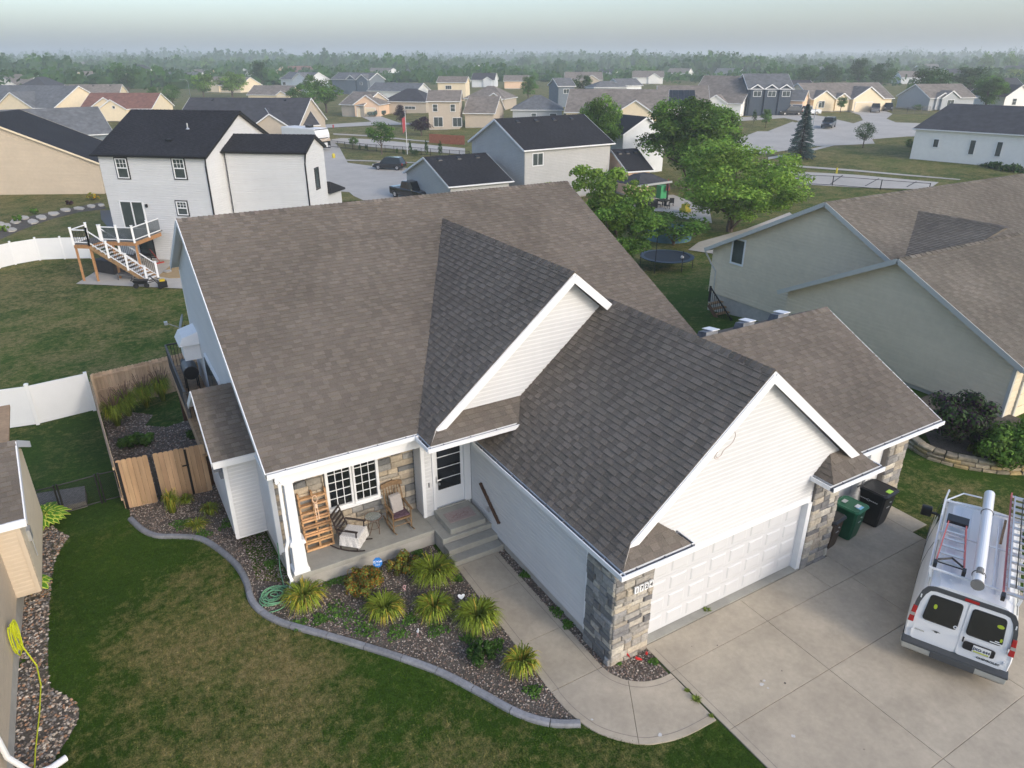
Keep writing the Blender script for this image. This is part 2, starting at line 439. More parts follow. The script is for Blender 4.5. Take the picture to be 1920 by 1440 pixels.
# walkway
wk = bpy.data.objects.new("walkway", None); COL.objects.link(wk); wk['kind'] = 'structure'; wk.location = (7,11,0)
def prism(P, z0, z1, col=None):
    m = MB(); n = len(P); A = sum(P[i-1][0]*P[i][1]-P[i][0]*P[i-1][1] for i in range(n))
    if A < 0: P = P[::-1]
    m.poly([(p[0],p[1],z1) for p in P], col)
    for i in range(n):
        a, b = P[i-1], P[i]; m.poly([(a[0],a[1],z0),(b[0],b[1],z0),(b[0],b[1],z1),(a[0],a[1],z1)], col)
    return m
XL = lambda y: interp(y,[9,14],[6.34,6.45]); XR = 7.7
wy = [13.79,12.41,10.56,9.09]
for i in range(3):
    a, b = wy[i]-.006, wy[i+1]+.006
    prism([(XL(b),b),(XR,b),(XR,a),(XL(a),a)],-.08,.03,tv(rnd,.965,1.03,.006)).build("slab","concrete",wk,world=True,bevel=.006)
inner = [tuple(p) for p in smooth_path([(7.70,9.08),(7.76,8.80),(7.95,8.50),(8.24,8.29),(8.55,8.20),(8.87,8.18)],4)]
outer = [tuple(p) for p in smooth_path([(6.34,9.08),(6.38,8.45),(6.60,7.76),(7.13,7.16),(7.60,6.93),(8.10,6.82),(8.84,6.79)],5)]
i1 = min(range(len(inner)), key=lambda i: (inner[i][0]-7.97)**2+(inner[i][1]-8.46)**2)
o1 = min(range(len(outer)), key=lambda i: (outer[i][0]-7.13)**2+(outer[i][1]-7.16)**2)
prism(inner[:i1+1]+outer[:o1+1][::-1],-.08,.03,tv(rnd,.97,1.03,.006)).build("slab","concrete",wk,world=True,bevel=.006)
def sh_(P,dx,dy): return [(p[0]+dx,p[1]+dy) for p in P]
prism(sh_(inner[i1:],.012,-.004)+sh_(outer[o1:],.012,0)[::-1],-.08,.03,tv(rnd,.97,1.03,.006)).build("slab","concrete",wk,world=True,bevel=.006)
gr_ = MB()
def ribbon(m, P, w_, z, col=None):
    n = len(P)
    for i in range(n-1):
        a, b = Vector(P[i]), Vector(P[i+1]); d = (b-a).normalized(); s_ = Vector((-d.y,d.x))*w_/2
        m.poly([(a.x-s_.x,a.y-s_.y,z),(b.x-s_.x,b.y-s_.y,z),(b.x+s_.x,b.y+s_.y,z),(a.x+s_.x,a.y+s_.y,z)], col)
def inset(P, d):
    out = []
    for i,p in enumerate(P):
        a = Vector(P[max(i-1,0)]); b = Vector(P[min(i+1,len(P)-1)]); t = (b-a).normalized(); out.append((p[0]-t.y*d, p[1]+t.x*d))
    return out
pm("groove", (.24,.21,.18), .95, .15, 10)
ribbon(gr_, [(7.56,13.7),(7.56,9.1)]+[p for p in inset(inner[1:],-.15)], .014, .0325)
ribbon(gr_, [(6.60,13.7),(6.52,9.1)]+[p for p in inset(outer[1:],.15)], .014, .0325)
gr_.build("tooled_groove","groove",wk,world=True)
g2 = MB(); ribbon(g2, [(9.05,-14),(9.05,8.9)], .014, .0375); g2.build("tooled_groove","groove",drv,world=True)
# planting beds
curbA = smooth_path([(-.83,21.25),(-.55,20.3),(-.2,19.7),(.35,19.3),(.85,18.8),(1.20,17.9),(1.45,16.9),(1.52,16.0),(1.50,15.1),(1.85,14.2),(2.75,13.1),(3.69,11.95),(4.5,10.84),(5.03,9.85),(5.45,9.0),(5.9,8.45),(6.42,8.12)],6)
bedA = [tuple(p) for p in curbA]+[(6.38,8.8),(6.42,10),(6.48,13.9),(6.3,14.6),(6.3,15.2),(2.5,15.2),(2.4,22.3),(-.8,22.3)]
bedB = [(7.65,13.6),(7.66,9.0)]+[(p[0]-.02,p[1]+.02) for p in inner[2:]]+[(8.9,9.2),(8,9.6),(8.0,13.9),(7.65,13.9)]
bedC = [(-.95,22.4),(2.5,22.4),(2.5,29.5),(.9,29.0),(.2,29.8),(.6,31),(-1.0,33.2),(-1.3,33.2)]
bedD = [tuple(p) for p in smooth_path([(-2.45,21.2),(-2.75,20.2),(-2.87,18.7),(-2.88,16.4),(-2.86,14.9),(-2.75,14.55),(-2.45,14.1),(-2.32,13.65),(-2.45,13.2),(-2.8,12.6),(-3.2,12.0)],4)]+[(-5,12),(-5,22.2),(-2.9,22.2)]
sheet("planting_bed",bedA,.014,"mulch",step=1.2); sheet("side_bed",bedB,.014,"mulch"); sheet("fenced_bed",bedC,.02,"mulch",step=2)
sheet("rock_bed",bedD,.014,"mulch",step=1.5)
def pebbles(name, poly, n, smin, smax, pal, seed, avoid=None, z=.014):
    q = random.Random(seed); m = MB(); xs_ = [p[0] for p in poly]; ys_ = [p[1] for p in poly]; k = 0; m.hc = True
    while k < n:
        x = q.uniform(min(xs_),max(xs_)); y = q.uniform(min(ys_),max(ys_))
        if not inpoly(x,y,poly) or (avoid and avoid(x,y)): continue
        k += 1; s = q.uniform(smin,smax); a = q.uniform(0,3.14); ca,sa = math.cos(a),math.sin(a); l = s*q.uniform(.8,1.5); h = s*q.uniform(.4,.8)
        c = q.choice(pal); t = q.uniform(.7,1.25); c = tuple(min(1.6,v*t) for v in c); zz = terr(x,y)+z; b = len(m.v)
        m.v += [(x+ca*l*.6,y+sa*l*.6,zz+h*.2),(x-sa*s*.6,y+ca*s*.6,zz+h*.15),(x-ca*l*.6,y-sa*l*.6,zz+h*.25),(x+sa*s*.6,y-ca*s*.6,zz+h*.2),(x+q.uniform(-.2,.2)*s,y+q.uniform(-.2,.2)*s,zz+h)]
        for i in range(4): m.f.append((b+i,b+(i+1)%4,b+4)); m.c.append(c); m.m.append(0)
    return m.build(name,"pebble",kind='stuff')
PALA = [(1,.9,.85),(.75,.55,.45),(.55,.5,.5),(.4,.33,.3),(1.25,1.15,1.05),(.35,.28,.25),(.6,.48,.42),(.3,.22,.2)]
PALD = [(1,.9,.8),(1.0,.62,.42),(.6,.6,.62),(.45,.4,.38),(1.35,1.25,1.15),(.3,.28,.28),(.75,.6,.5)]
pebbles("bed_gravel",bedA,17000,.018,.042,PALA,1); pebbles("side_gravel",bedB,2200,.018,.045,PALA,2)
pebbles("fenced_bed_gravel",bedC,5000,.03,.07,PALA,3); pebbles("river_rock",bedD,7500,.03,.075,PALD,4)
# curbing, block by block
cb = thing("landscape_curb","grey concrete edging curving between the front lawn and the planting bed","edging",(1.5,15,0))
pts = curbA; seg = []; acc = 0; cur = [pts[0]]
for i in range(1,len(pts)):
    cur.append(pts[i]); acc += (pts[i]-pts[i-1]).length
    if acc > .85 or i == len(pts)-1: seg.append(cur); cur = [pts[i]]; acc = 0
for s_ in seg:
    rings = []
    for i,p in enumerate(s_):
        a = s_[max(i-1,0)]; b = s_[min(i+1,len(s_)-1)]; t = (b-a).normalized(); n_ = Vector((-t.y,t.x)); z = terr(p.x,p.y)
        e = t*(.008 if i == 0 else (-.008 if i == len(s_)-1 else 0))
        rings.append([(p.x+e.x+n_.x*o,p.y+e.y+n_.y*o,z+h) for o,h in ((-.085,-.05),(-.08,.055),(-.05,.095),(.045,.10),(.08,.07),(.085,-.05))])
    m = MB(); m.loft(rings,tv(rnd,.88,1.12,.01)); m.build("edging_block","curb_edging",cb,world=True)
# grass blades near the camera
def blades(name, regs, n, seed, hgt, wid):
    q = random.Random(seed); m = MB(); xs_ = [p[0] for p in regs]; ys_ = [p[1] for p in regs]; k = 0
    while k < n:
        x = q.uniform(min(xs_),max(xs_)); y = q.uniform(min(ys_),max(ys_))
        if not inpoly(x,y,regs): continue
        k += 1; a = q.uniform(0,6.28); h = q.uniform(.5,1)*hgt; z = terr(x,y); lx,ly = q.gauss(0,.5)*h,q.gauss(0,.5)*h; w_ = wid*q.uniform(.6,1.2)
        b = len(m.v); m.v += [(x-math.cos(a)*w_,y-math.sin(a)*w_,z),(x+math.cos(a)*w_,y+math.sin(a)*w_,z),(x+lx,y+ly,z+h)]
        m.f.append((b,b+1,b+2)); m.c.append(None); m.m.append(0)
    return m.build(name,"grass_blade",kind='stuff')
lawnR = [(-2.86,21),(-2.95,18.7),(-2.95,14.8),(-2.4,13.9),(-2.3,13.4),(-3.2,12),(-3.5,8),(-1,3),(8.9,2),(8.85,6.75)]+[(p[0]-.02,p[1]-.03) for p in outer[::-1]][:14]+[(p.x-.07,p.y-.05) for p in curbA[::-1]]
blades("lawn_grass",lawnR,110000,5,.06,.009)
# weeds along the driveway joint
wd = []
def weed(px,py,r_,label,seed):
    q = random.Random(seed); m = MB(); p = G(px,py)
    for i in range(60):
        a = q.uniform(0,6.28); l = r_*q.uniform(.5,1.1); c = tv(q,.5,1.1); w_ = .008
        b = Vector((p.x+q.uniform(-.02,.02),p.y+q.uniform(-.02,.02),p.z+.03)); t = b+Vector((math.cos(a)*l,math.sin(a)*l,q.uniform(.2,.7)*l)); s_ = Vector((-math.sin(a),math.cos(a),0))*w_
        md = (b+t)/2+Vector((0,0,l*.25)); m.poly([b-s_,b+s_,md+s_*1.3,md-s_*1.3],c); m.poly([md-s_*1.3,md+s_*1.3,t],c)
    return tag(m.build("weed","blade"),label,"weed")
weed(1305,1316,.13,"small green weed tuft growing in the joint between walkway and driveway",1)
weed(1288,1298,.07,"tiny weed in the walkway joint just above the bigger tuft",2)
weed(1333,1345,.06,"tiny weed in the walkway joint nearest the lawn",3)
weed(1325,1148,.12,"weeds growing along the garage door threshold",4)
# ---------------- the main house ----------------
CAMP = Vector((0,0,CH))
def mk_plane(pts, rng, expo=.145, tabs=(.14,.34), th=.024, flipN=False, tint=1.0):
    """pts: 3D convex polygon, first edge = eave"""
    P = [Vector(p) for p in pts]; U = (P[1]-P[0]).normalized(); nrm = Vector((0,0,0))
    for i in range(1,len(P)-1): nrm += (P[i]-P[0]).cross(P[i+1]-P[0])
    nrm.normalize()
    if nrm.z < 0: nrm = -nrm
    V = nrm.cross(U)
    if V.z < 0: U = -U; V = nrm.cross(U)
    poly = [((p-P[0]).dot(U),(p-P[0]).dot(V)) for p in P]
    mv = min(p[1] for p in poly); poly = [(a,b-mv) for a,b in poly]
    return courses(P[0]+V*mv, U, V, poly, expo, th, tabs, rng)
def slab3(m, pts, t, col=None, mi=0):
    """solid slab under a roof polygon"""
    P = [Vector(p) for p in pts]; nrm = (P[1]-P[0]).cross(P[2]-P[0]).normalized()
    if nrm.z < 0: P = P[::-1]; nrm = -nrm
    top = [p-nrm*.006 for p in P]; bot = [p-Vector((0,0,t)) for p in P]
    m.poly(top,col,mi); m.poly(bot[::-1],col,mi)
    for i in range(len(P)): m.poly([bot[i-1],bot[i],top[i],top[i-1]],col,mi)
def caps(parent, a, b, w_, drop, mat, rng, step=.15, name="ridge_cap", world=True):
    """folded cap shingles from a to b; drop = fall over half width"""
    a = Vector(a); b = Vector(b); n = max(1,int((b-a).length/step)); d = (b-a)/n; s_ = d.normalized().cross(Vector((0,0,1))).normalized()*w_
    for i in range(n):
        p = a+d*i; q = p+d*1.25; c = tv(rng,.78,1.3); m = MB(); z0 = Vector((0,0,.010)); z1 = Vector((0,0,.034)); dr = Vector((0,0,-drop))
        t = [p+z1-s_+dr, p+z1, p+z1+s_+dr, q+z0-s_+dr, q+z0, q+z0+s_+dr]; bt = [v-Vector((0,0,.012)) for v in t]
        for qd in ((0,1,4,3),(1,2,5,4)): m.poly([t[k] for k in qd],c)
        m.poly([bt[0],bt[1],t[1],t[0]],c); m.poly([bt[1],bt[2],t[2],t[1]],c)
        m.poly([bt[0],t[0],t[3],bt[3]],c); m.poly([t[2],bt[2],bt[5],t[5]],c); m.poly([bt[3],t[3],t[4],bt[4]],c); m.poly([bt[4],t[4],t[5],bt[5]],c)
        m.build(name,mat,parent,world=world)
def gutter(parent, path, out, mat="trim_white", w_=.125, h=.11, name="gutter", world=True, hang=True):
    """path: points of the back edge at top; out: per-segment outward unit vectors"""
    for i in range(len(path)-1):
        a, b = Vector(path[i]), Vector(path[i+1]); o = Vector(out[i]); m = MB(); z = Vector((0,0,1))
        def bar(o0,o1,z0,z1,mi):
            m.hexa([a+o*o0+z*z0,b+o*o0+z*z0,b+o*o1+z*z0,a+o*o1+z*z0],[a+o*o0+z*z1,b+o*o0+z*z1,b+o*o1+z*z1,a+o*o1+z*z1],None,mi)
        bar(0,.012,-h,0,0); bar(.012,w_-.012,-h,-h+.012,1); bar(w_-.03,w_-.012,-h+.012,-.012,1); bar(w_-.012,w_,-h,.0,0); bar(w_-.03,w_-.0125,-.012,.004,0)
        bar(.0125,.03,-h+.012,-.03,1)
        if hang:
            L_ = (b-a).length; k = .45; d = (b-a).normalized()
            while k < L_:
                p = a+d*k; m.beam(p+o*.012-z*.012, p+o*(w_-.012)-z*.012,.025,.012,col=None,mi=1); k += .75
        m.build(name,[mat,"gutter_inside"],parent,world=world)
def lap_wall(name, P0, U, poly, parent, mat, expo=.115, th=.022, world=True, back=.12, sink=None, rng=None):
    m = MB(); P0 = Vector(P0); U = Vector(U); N = U.cross(Vector((0,0,1))); v0 = min(p[1] for p in poly); v1 = max(p[1] for p in poly); v = v0; Z = Vector((0,0,1)); q_ = rng or rnd; m.hc = True
    if th <= 0 or expo > 5: v = v1
    while v < v1-1e-4:
        t = min(v+expo,v1); md = v+(t-v)*.68; a,b,c_ = span(poly,v+1e-6),span(poly,md),span(poly,t-1e-6)
        if a and b and c_:
            k = q_.uniform(.985,1.015); cc = (k,k,k)
            P = lambda u,v_,n_: P0+U*u+Z*v_+N*n_
            m.poly([P(a[0],v,0),P(a[1],v,0),P(a[1],v,th),P(a[0],v,th)][::-1],cc); m.poly([P(a[0],v,th),P(a[1],v,th),P(b[1],md,th*.85),P(b[0],md,th*.85)],cc); m.poly([P(b[0],md,th*.85),P(b[1],md,th*.85),P(c_[1],t,.002),P(c_[0],t,.002)],cc)
            m.poly([P(a[0],v,0),P(a[0],v,th),P(b[0],md,th*.85),P(c_[0],t,.002)],cc); m.poly([P(a[1],v,0),P(a[1],v,th),P(b[1],md,th*.85),P(c_[1],t,.002)][::-1],cc)
        v = t
    f_ = [P0+U*u+Vector((0,0,v))-N*.004 for u,v in poly]; g = [p-N*back for p in f_]
    m.poly(f_,(1,1,1)); m.poly(g[::-1],(1,1,1))
    for i in range(len(f_)): m.poly([g[i-1],g[i],f_[i],f_[i-1]],(1,1,1))
    return m.build(name,mat,parent,world=world)
def stones(parent, P0, U, W, H, rng, holes=(), pal=None, rows=(.10,.22), ws=(.2,.5), th=(.035,.075), endcap=True):
    """ashlar veneer stones on a backing, each its own object"""
    P0 = Vector(P0); U = Vector(U).normalized(); Z = Vector((0,0,1)); N = U.cross(Z); v = 0
    pal = pal or [(1.35,1.28,1.15),(1.15,1.08,.98),(.95,.92,.88),(.72,.72,.74),(.55,.55,.58),(1.2,1.08,.9),(.85,.82,.78),(1.05,.95,.82)]
    while v < H-.01:
        h = rng.uniform(*rows)
        if H-(v+h) < rows[0]*.7: h = H-v
        u = 0
        while u < W-.005:
            wd = rng.uniform(*ws)
            if W-(u+wd) < ws[0]*.6: wd = W-u
            for (a,b,c,d) in holes:   # clip stones at window openings
                if v+h > c+.01 and v < d-.01 and u < a < u+wd: wd = a-u
            skip = any(u >= a-.001 and u < b-.01 and v+h > c+.01 and v < d-.01 for a,b,c,d in holes)
            if skip:
                bb = [b for a,b,c,d in holes if u >= a-.001 and u < b-.01]; u = max(bb); continue
            g = .006; x0,x1,z0,z1 = u+g,u+wd-g,v+g,v+h-g; t = rng.uniform(*th); i_ = min(.018,wd*.2,h*.2)
            if x1-x0 > .03 and z1-z0 > .02:
                c = rng.choice(pal); k = rng.uniform(.8,1.15); c = tuple(min(1.9,q*k) for q in c); m = MB()
                J = lambda: rng.uniform(-.006,.006)
                b_ = [P0+U*x0+Z*z0,P0+U*x1+Z*z0,P0+U*x1+Z*z1,P0+U*x0+Z*z1]
                md = [P0+U*(x0+J()*.4)+Z*(z0)+N*(t*.7),P0+U*x1+Z*(z0)+N*(t*.65),P0+U*x1+Z*(z1)+N*(t*.7),P0+U*x0+Z*z1+N*(t*.6)]
                tp = [P0+U*(x0+i_+J())+Z*(z0+i_+J())+N*(t+J()),P0+U*(x1-i_+J())+Z*(z0+i_+J())+N*(t+J()),P0+U*(x1-i_+J())+Z*(z1-i_+J())+N*(t+J()),P0+U*(x0+i_+J())+Z*(z1-i_+J())+N*(t+J())]
                ce = P0+U*((x0+x1)/2)+Z*((z0+z1)/2)+N*(t+rng.uniform(0,.012))
                for r0,r1 in ((b_,md),(md,tp)):
                    for q in range(4): m.poly([r0[q],r0[(q+1)%4],r1[(q+1)%4],r1[q]],c)
                for q in range(4): m.poly([tp[q],tp[(q+1)%4],ce],c)
                m.build("stone","stone",parent,world=True)
            u += wd
        v += h
def grid_window(parent, P0, U, W, H, cols, rows, name="window", frame="trim_white", fw=.07, world=True, glass="glass_dark", sash=None, proud=.05, muntin=.018):
    """window with frame and separate panes. P0 lower-left on wall"""
    P0 = Vector(P0); U = Vector(U).normalized(); Z = Vector((0,0,1)); N = U.cross(Z)
    def blk(m,u0,u1,z0,z1,n0,n1):
        m.hexa([P0+U*u0+Z*z0+N*n0,P0+U*u1+Z*z0+N*n0,P0+U*u1+Z*z1+N*n0,P0+U*u0+Z*z1+N*n0],[P0+U*u0+Z*z0+N*n1,P0+U*u1+Z*z0+N*n1,P0+U*u1+Z*z1+N*n1,P0+U*u0+Z*z1+N*n1])
    m = MB(); blk(m,0,W,0,fw,-.03,proud); blk(m,0,W,H-fw,H,-.03,proud); blk(m,0,fw,fw,H-fw,-.03,proud); blk(m,W-fw,W,fw,H-fw,-.03,proud)
    iw, ih = W-2*fw, H-2*fw
    for c in range(1,cols): blk(m,fw+iw*c/cols-muntin/2,fw+iw*c/cols+muntin/2,fw,H-fw,.0,proud*.55)
    for r_ in range(1,rows): blk(m,fw,W-fw,fw+ih*r_/rows-muntin/2,fw+ih*r_/rows+muntin/2,.001,proud*.5)
    w_ = m.build(name,frame,parent,world=world)
    for c in range(cols):
        for r_ in range(rows):
            m = MB(); blk(m,fw+iw*c/cols+muntin/2,fw+iw*(c+1)/cols-muntin/2,fw+ih*r_/rows+muntin/2,fw+ih*(r_+1)/rows-muntin/2,-.02,.012)
            m.build("pane",glass,w_,world=True) if world else m.build("pane",glass,w_)
    return w_

H = thing("main_house","white sided house with brown shingle roof, front porch and stone garage pillars in the foreground","house",(9,18,0))
rs = random.Random(11)
main_f = [(2.25,14.9,3.65),(16.35,14.9,3.65),(16.35,23.45,7.93),(2.25,23.45,7.93)]
main_b = [(2.25,28.6,5.36),(16.35,28.6,5.36),(16.35,23.45,7.93),(2.25,23.45,7.93)]
gar_l = [(7.7,8.98,2.955),(7.7,14.92,2.955),(11.75,14.92,6.33),(11.75,8.98,6.33)]
gar_r = [(15.85,8.98,2.915),(15.85,14.92,2.915),(11.75,14.92,6.33),(11.75,8.98,6.33)]
dor_l = [(6.34,14.43,3.91),(6.34,15.45,3.91),(10.4,22.3,7.32),(10.4,14.43,7.32)]
dor_l2 = [(6.03,14.11,3.65),(6.03,14.95,3.65),(6.34,15.45,3.91),(6.34,14.43,3.91)]
dor_r = [(14.2,14.43,4.128),(14.2,20.0,4.128),(10.4,22.3,7.32),(10.4,14.43,7.32)]
bay_f = [(13.0,9.33,2.9),(19.75,9.33,2.9),(19.75,13.6,5.035),(13.0,13.6,5.035)]
bay_b = [(13.0,17.0,3.335),(19.75,17.0,3.335),(19.75,13.6,5.035),(13.0,13.6,5.035)]
pent_e = [(6.03,14.11,3.65),(8.62,14.11,3.65),(9.05,14.76,4.05),(6.58,14.76,4.05)]
ret_l = [(7.7,8.66,2.95),(9.5,8.66,2.95),(8.95,9.21,3.40),(8.30,9.21,3.40)]
ret_l_side = [(9.5,8.66,2.95),(9.5,9.21,2.95),(8.95,9.21,3.405)]
gar_l2 = [(7.7,8.66,2.955),(7.7,8.98,2.955),(8.16,9.0,3.33)]
ret_r = [(14.1,8.62,2.93),(15.85,8.62,2.93),(15.4,9.22,3.40),(14.62,9.22,3.40)]
ret_r_side = [(14.1,8.62,2.93),(14.1,9.22,2.93),(14.62,9.22,3.40)]
ret_r2 = [(15.85,8.62,2.92),(15.85,9.35,2.92),(15.4,9.22,3.38)]
bump_f = [(1.40,17.48,2.86),(2.50,17.48,2.86),(2.50,19.5,4.07),(1.40,19.5,4.07)]
bump_b = [(1.40,21.5,2.86),(2.50,21.5,2.86),(2.50,19.5,4.07),(1.40,19.5,4.07)]
allroof = [("main_roof",[main_f,main_b]),("garage_roof",[gar_l,gar_r]),("porch_gable_roof",[dor_l,dor_l2,dor_r]),("garage_bay_roof",[bay_f,bay_b]),
  ("porch_pent_roof",[pent_e]),("left_return_roof",[ret_l,ret_l_side,gar_l2]),("right_return_roof",[ret_r,ret_r_side,ret_r2]),("bump_out_roof",[bump_f,bump_b])]
cand = []
RO = {}
for nm, pls in allroof:
    um = MB()
    for p in pls: slab3(um,p,.05 if 'return' in nm or 'pent' in nm else .13)
    ro = um.build("roof","trim_white",H,world=True,label=nm.replace('_',' ')+" with brown shingles"); RO[nm] = ro
    for p in pls:
        for t in mk_plane(p,rs): cand.append((ro,t))
vis = []
for i,(ro,t) in enumerate(cand):
    c = sum(t[1],Vector((0,0,0)))/4; n = (t[1][1]-t[1][0]).cross(t[1][3]-t[1][0])
    x,y = proj(c); ok = 0<x<1920 and 0<y<1440 and (CAMP-c).dot(n) > 0 and (t[1][1]-t[1][0]).length > .12
    if ro in (RO["porch_gable_roof"],) : ok = False
    vis.append(((c-CAMP).length if ok else 999, i))
vis.sort(); single = set(i for d,i in vis[:300] if d < 900)
rest = {}
for i,(ro,t) in enumerate(cand):
    if i in single:
        m = MB(); add_courses(m,[t]); m.build("shingle","shingle_brown",ro,world=True)
    else: rest.setdefault(ro.name,[]).append(t)
for ro in RO.values():
    m = MB(); add_courses(m,rest.get(ro.name,[])); o = m.build("shingles","shingle_brown",ro,world=True,kind='stuff')
for nm,a,b,w_,dr in (("main_roof",(2.25,23.45,7.93),(16.35,23.45,7.93),.15,.075),("garage_roof",(11.75,9.0,6.33),(11.75,14.6,6.33),.13,.108),
    ("porch_gable_roof",(10.4,14.45,7.32),(10.4,22.2,7.32),.13,.108),("garage_bay_roof",(19.75,13.6,5.035),(13.7,13.6,5.035),.15,.075),
    ("bump_out_roof",(1.42,19.5,4.07),(2.5,19.5,4.07),.13,.07)):
    caps(RO[nm],a,b,w_,dr,"shingle_brown",rs)
# ridge vents on the bay roof
for x in (14.75,16.25,17.75):
    m = MB(); m.hexa([(x-.25,13.62,5.0),(x+.25,13.62,5.0),(x+.25,14.0,4.85),(x-.25,14.0,4.85)],[(x-.22,13.64,5.16),(x+.22,13.64,5.16),(x+.22,13.95,5.1),(x-.22,13.95,5.1)])
    m.build("roof_vent","gutter_inside",RO["garage_bay_roof"],world=True)
    m = MB(); m.hexa([(x-.02,13.60,5.165),(x+.27,13.60,5.165),(x+.27,14.02,5.115),(x-.02,14.02,5.115)],[(x-.02,13.60,5.185),(x+.27,13.60,5.185),(x+.27,14.02,5.135),(x-.02,14.02,5.135)])
    m.build("vent_cover","trim_white",RO["garage_bay_roof"],world=True)
# rake boards and fascias
def board(pts, w_=.02, name="fascia"):
    m = MB()
    for i_,(a,b,hh,off) in enumerate(pts): m.beam(Vector(a)+Vector(off),Vector(b)+Vector(off),w_+.005*i_,hh-.004*i_,up=(0,0,1))
    return m.build(name,"trim_white",H,world=True)
board([((2.235,14.9,3.56),(2.235,23.45,7.84),.19,(0,0,0)),((2.235,28.6,5.27),(2.235,23.45,7.84),.19,(0,0,0))],.025,"rake_board")
board([((8.0,8.965,3.05),(11.765,8.965,6.185),.20,(0,0,0)),((15.60,8.965,2.97),(11.735,8.965,6.185),.21,(0,0,0))],.03,"rake_board")
board([((6.40,14.415,3.80),(10.41,14.415,7.18),.20,(0,0,0)),((11.66,14.415,6.13),(10.39,14.415,7.18),.21,(0,0,0))],.03,"rake_board")
board([((1.385,17.48,2.78),(1.385,19.5,3.99),.17,(0,0,0)),((1.385,21.5,2.78),(1.385,19.5,3.99),.17,(0,0,0))],.025,"rake_board")
board([((1.40,17.465,2.76),(2.50,17.465,2.76),.19,(0,0,0))],.025,"fascia")
board([((19.765,9.33,2.81),(19.765,13.6,4.94),.18,(0,0,0))],.025,"rake_board")
# soffits
m = MB()
m.box(2.26,6.05,14.92,16.2,3.43,3.47); m.box(6.05,7.9,14.13,15.66,3.46,3.50)
m.box(2.3,2.5,14.92,28.55,3.2,3.21) if False else None
m.box(13.9,19.7,9.36,10.25,2.74,2.77); m.box(7.72,9.48,8.70,9.2,2.79,2.82); m.box(14.12,15.83,8.66,9.2,2.77,2.80); m.box(1.42,2.5,17.5,17.74,2.66,2.69)
m.box(7.72,7.9,9.2,14.9,2.79,2.82)
m.build("soffit","trim_white",H,world=True)
m = MB(); m.box(2.5,2.66,14.98,16.2,3.18,3.56); m.box(2.66,6.4,14.98,15.14,3.18,3.43)
m.build("porch_beam","trim_white",H,world=True)
gutter(H,[(2.25,14.9,3.645),(6.02,14.9,3.645)],[(0,-1,0)])
gutter(H,[(6.03,14.98,3.645),(6.03,14.0,3.645)],[(-1,0,0)])
gutter(H,[(5.92,14.11,3.645),(8.62,14.11,3.645)],[(0,-1,0)])
gutter(H,[(7.7,14.9,2.95),(7.7,8.54,2.95)],[(-1,0,0)])
gutter(H,[(7.58,8.66,2.945),(9.62,8.66,2.945)],[(0,-1,0)]); gutter(H,[(9.5,8.66,2.945),(9.5,9.2,2.945)],[(1,0,0)])
gutter(H,[(13.98,8.62,2.925),(15.97,8.62,2.925)],[(0,-1,0)]); gutter(H,[(14.1,8.62,2.925),(14.1,9.2,2.925)],[(-1,0,0)]); gutter(H,[(15.85,8.62,2.925),(15.85,9.35,2.925)],[(1,0,0)])
gutter(H,[(15.95,9.33,2.895),(19.78,9.33,2.895)],[(0,-1,0)])
# walls
lap_wall("siding",(2.5,28.3,0),(0,-1,0),[(0,-1.0),(12.1,.42),(12.1,4.15),(4.85,7.74),(0,5.35)],H,"siding_white",th=.02)
m = MB(); m.poly([(2.52,16.2,.42),(2.52,28.3,-.98),(2.52,28.3,-2.7),(2.52,16.2,-.1)]); m.poly([(2.8,16.2,-.1),(2.8,28.3,-2.7),(2.8,28.3,-.98),(2.8,16.2,.42)])
m.box(2.52,2.8,16.19,16.2,-.1,.5); m.build("foundation","foundation",H,world=True)
m = MB(); m.box(2.5,16.1,28.05,28.3,-2.8,5.2); m.hexa([(15.85,15.6,-.1),(16.1,15.6,-.1),(16.1,28.05,-2.8),(15.85,28.05,-2.8)],[(15.85,15.6,3.75),(16.1,15.6,3.75),(16.1,28.05,5.2),(15.85,28.05,5.2)]); m.build("wall","siding_white",H,world=True)
lap_wall("siding",(2.66,15.0,0),(1,0,0),[(-.15,3.58),(-.16,3.6),(-.1,3.61)],H,"siding_white")
# gable fillers: triangle under main rake beyond the stone wall
lap_wall("siding",(2.5,16.2,0),(0,-1,0),[(0,3.2),(1.2,3.2),(1.2,3.54),(0,4.14)],H,"siding_white",th=.02)
m = MB(); m.box(2.47,2.57,28.24,28.34,-2.6,5.2); m.build("corner_board","trim_white",H,world=True); m = MB(); m.box(2.46,2.58,16.10,16.24,.45,3.5); m.build("corner_board","trim_white",H,world=True)
# garage left wall
lap_wall("siding",(7.9,14.85,0),(0,-1,0),[(0,.27),(4.85,.27),(4.85,2.82),(0,2.82)],H,"siding_white",th=.022)
lap_wall("siding",(7.9,15.66,0),(0,-1,0),[(0,.5),(.81,.5),(.81,3.47),(0,3.47)],H,"siding_white",th=.022)
m = MB(); m.box(7.92,8.1,10.0,15.6,-.1,.268); m.build("foundation","foundation",H,world=True)
m = MB(); m.box(7.86,7.97,9.96,10.07,.25,2.8); m.build("corner_board","trim_white",H,world=True)
# garage gable wall
lap_wall("siding",(8.05,9.2,0),(1,0,0),[(0,2.30),(7.3,2.30),(7.3,3.05),(3.7,6.10),(0,3.05)],H,"siding_white",th=.022)
m = MB(); m.box(8.9,14.2,9.165,9.25,2.12,2.30); m.box(8.90,9.0,9.12,9.36,.03,2.12); m.box(14.05,14.2,9.12,9.36,.03,2.12); m.build("door_trim","trim_white",H,world=True)
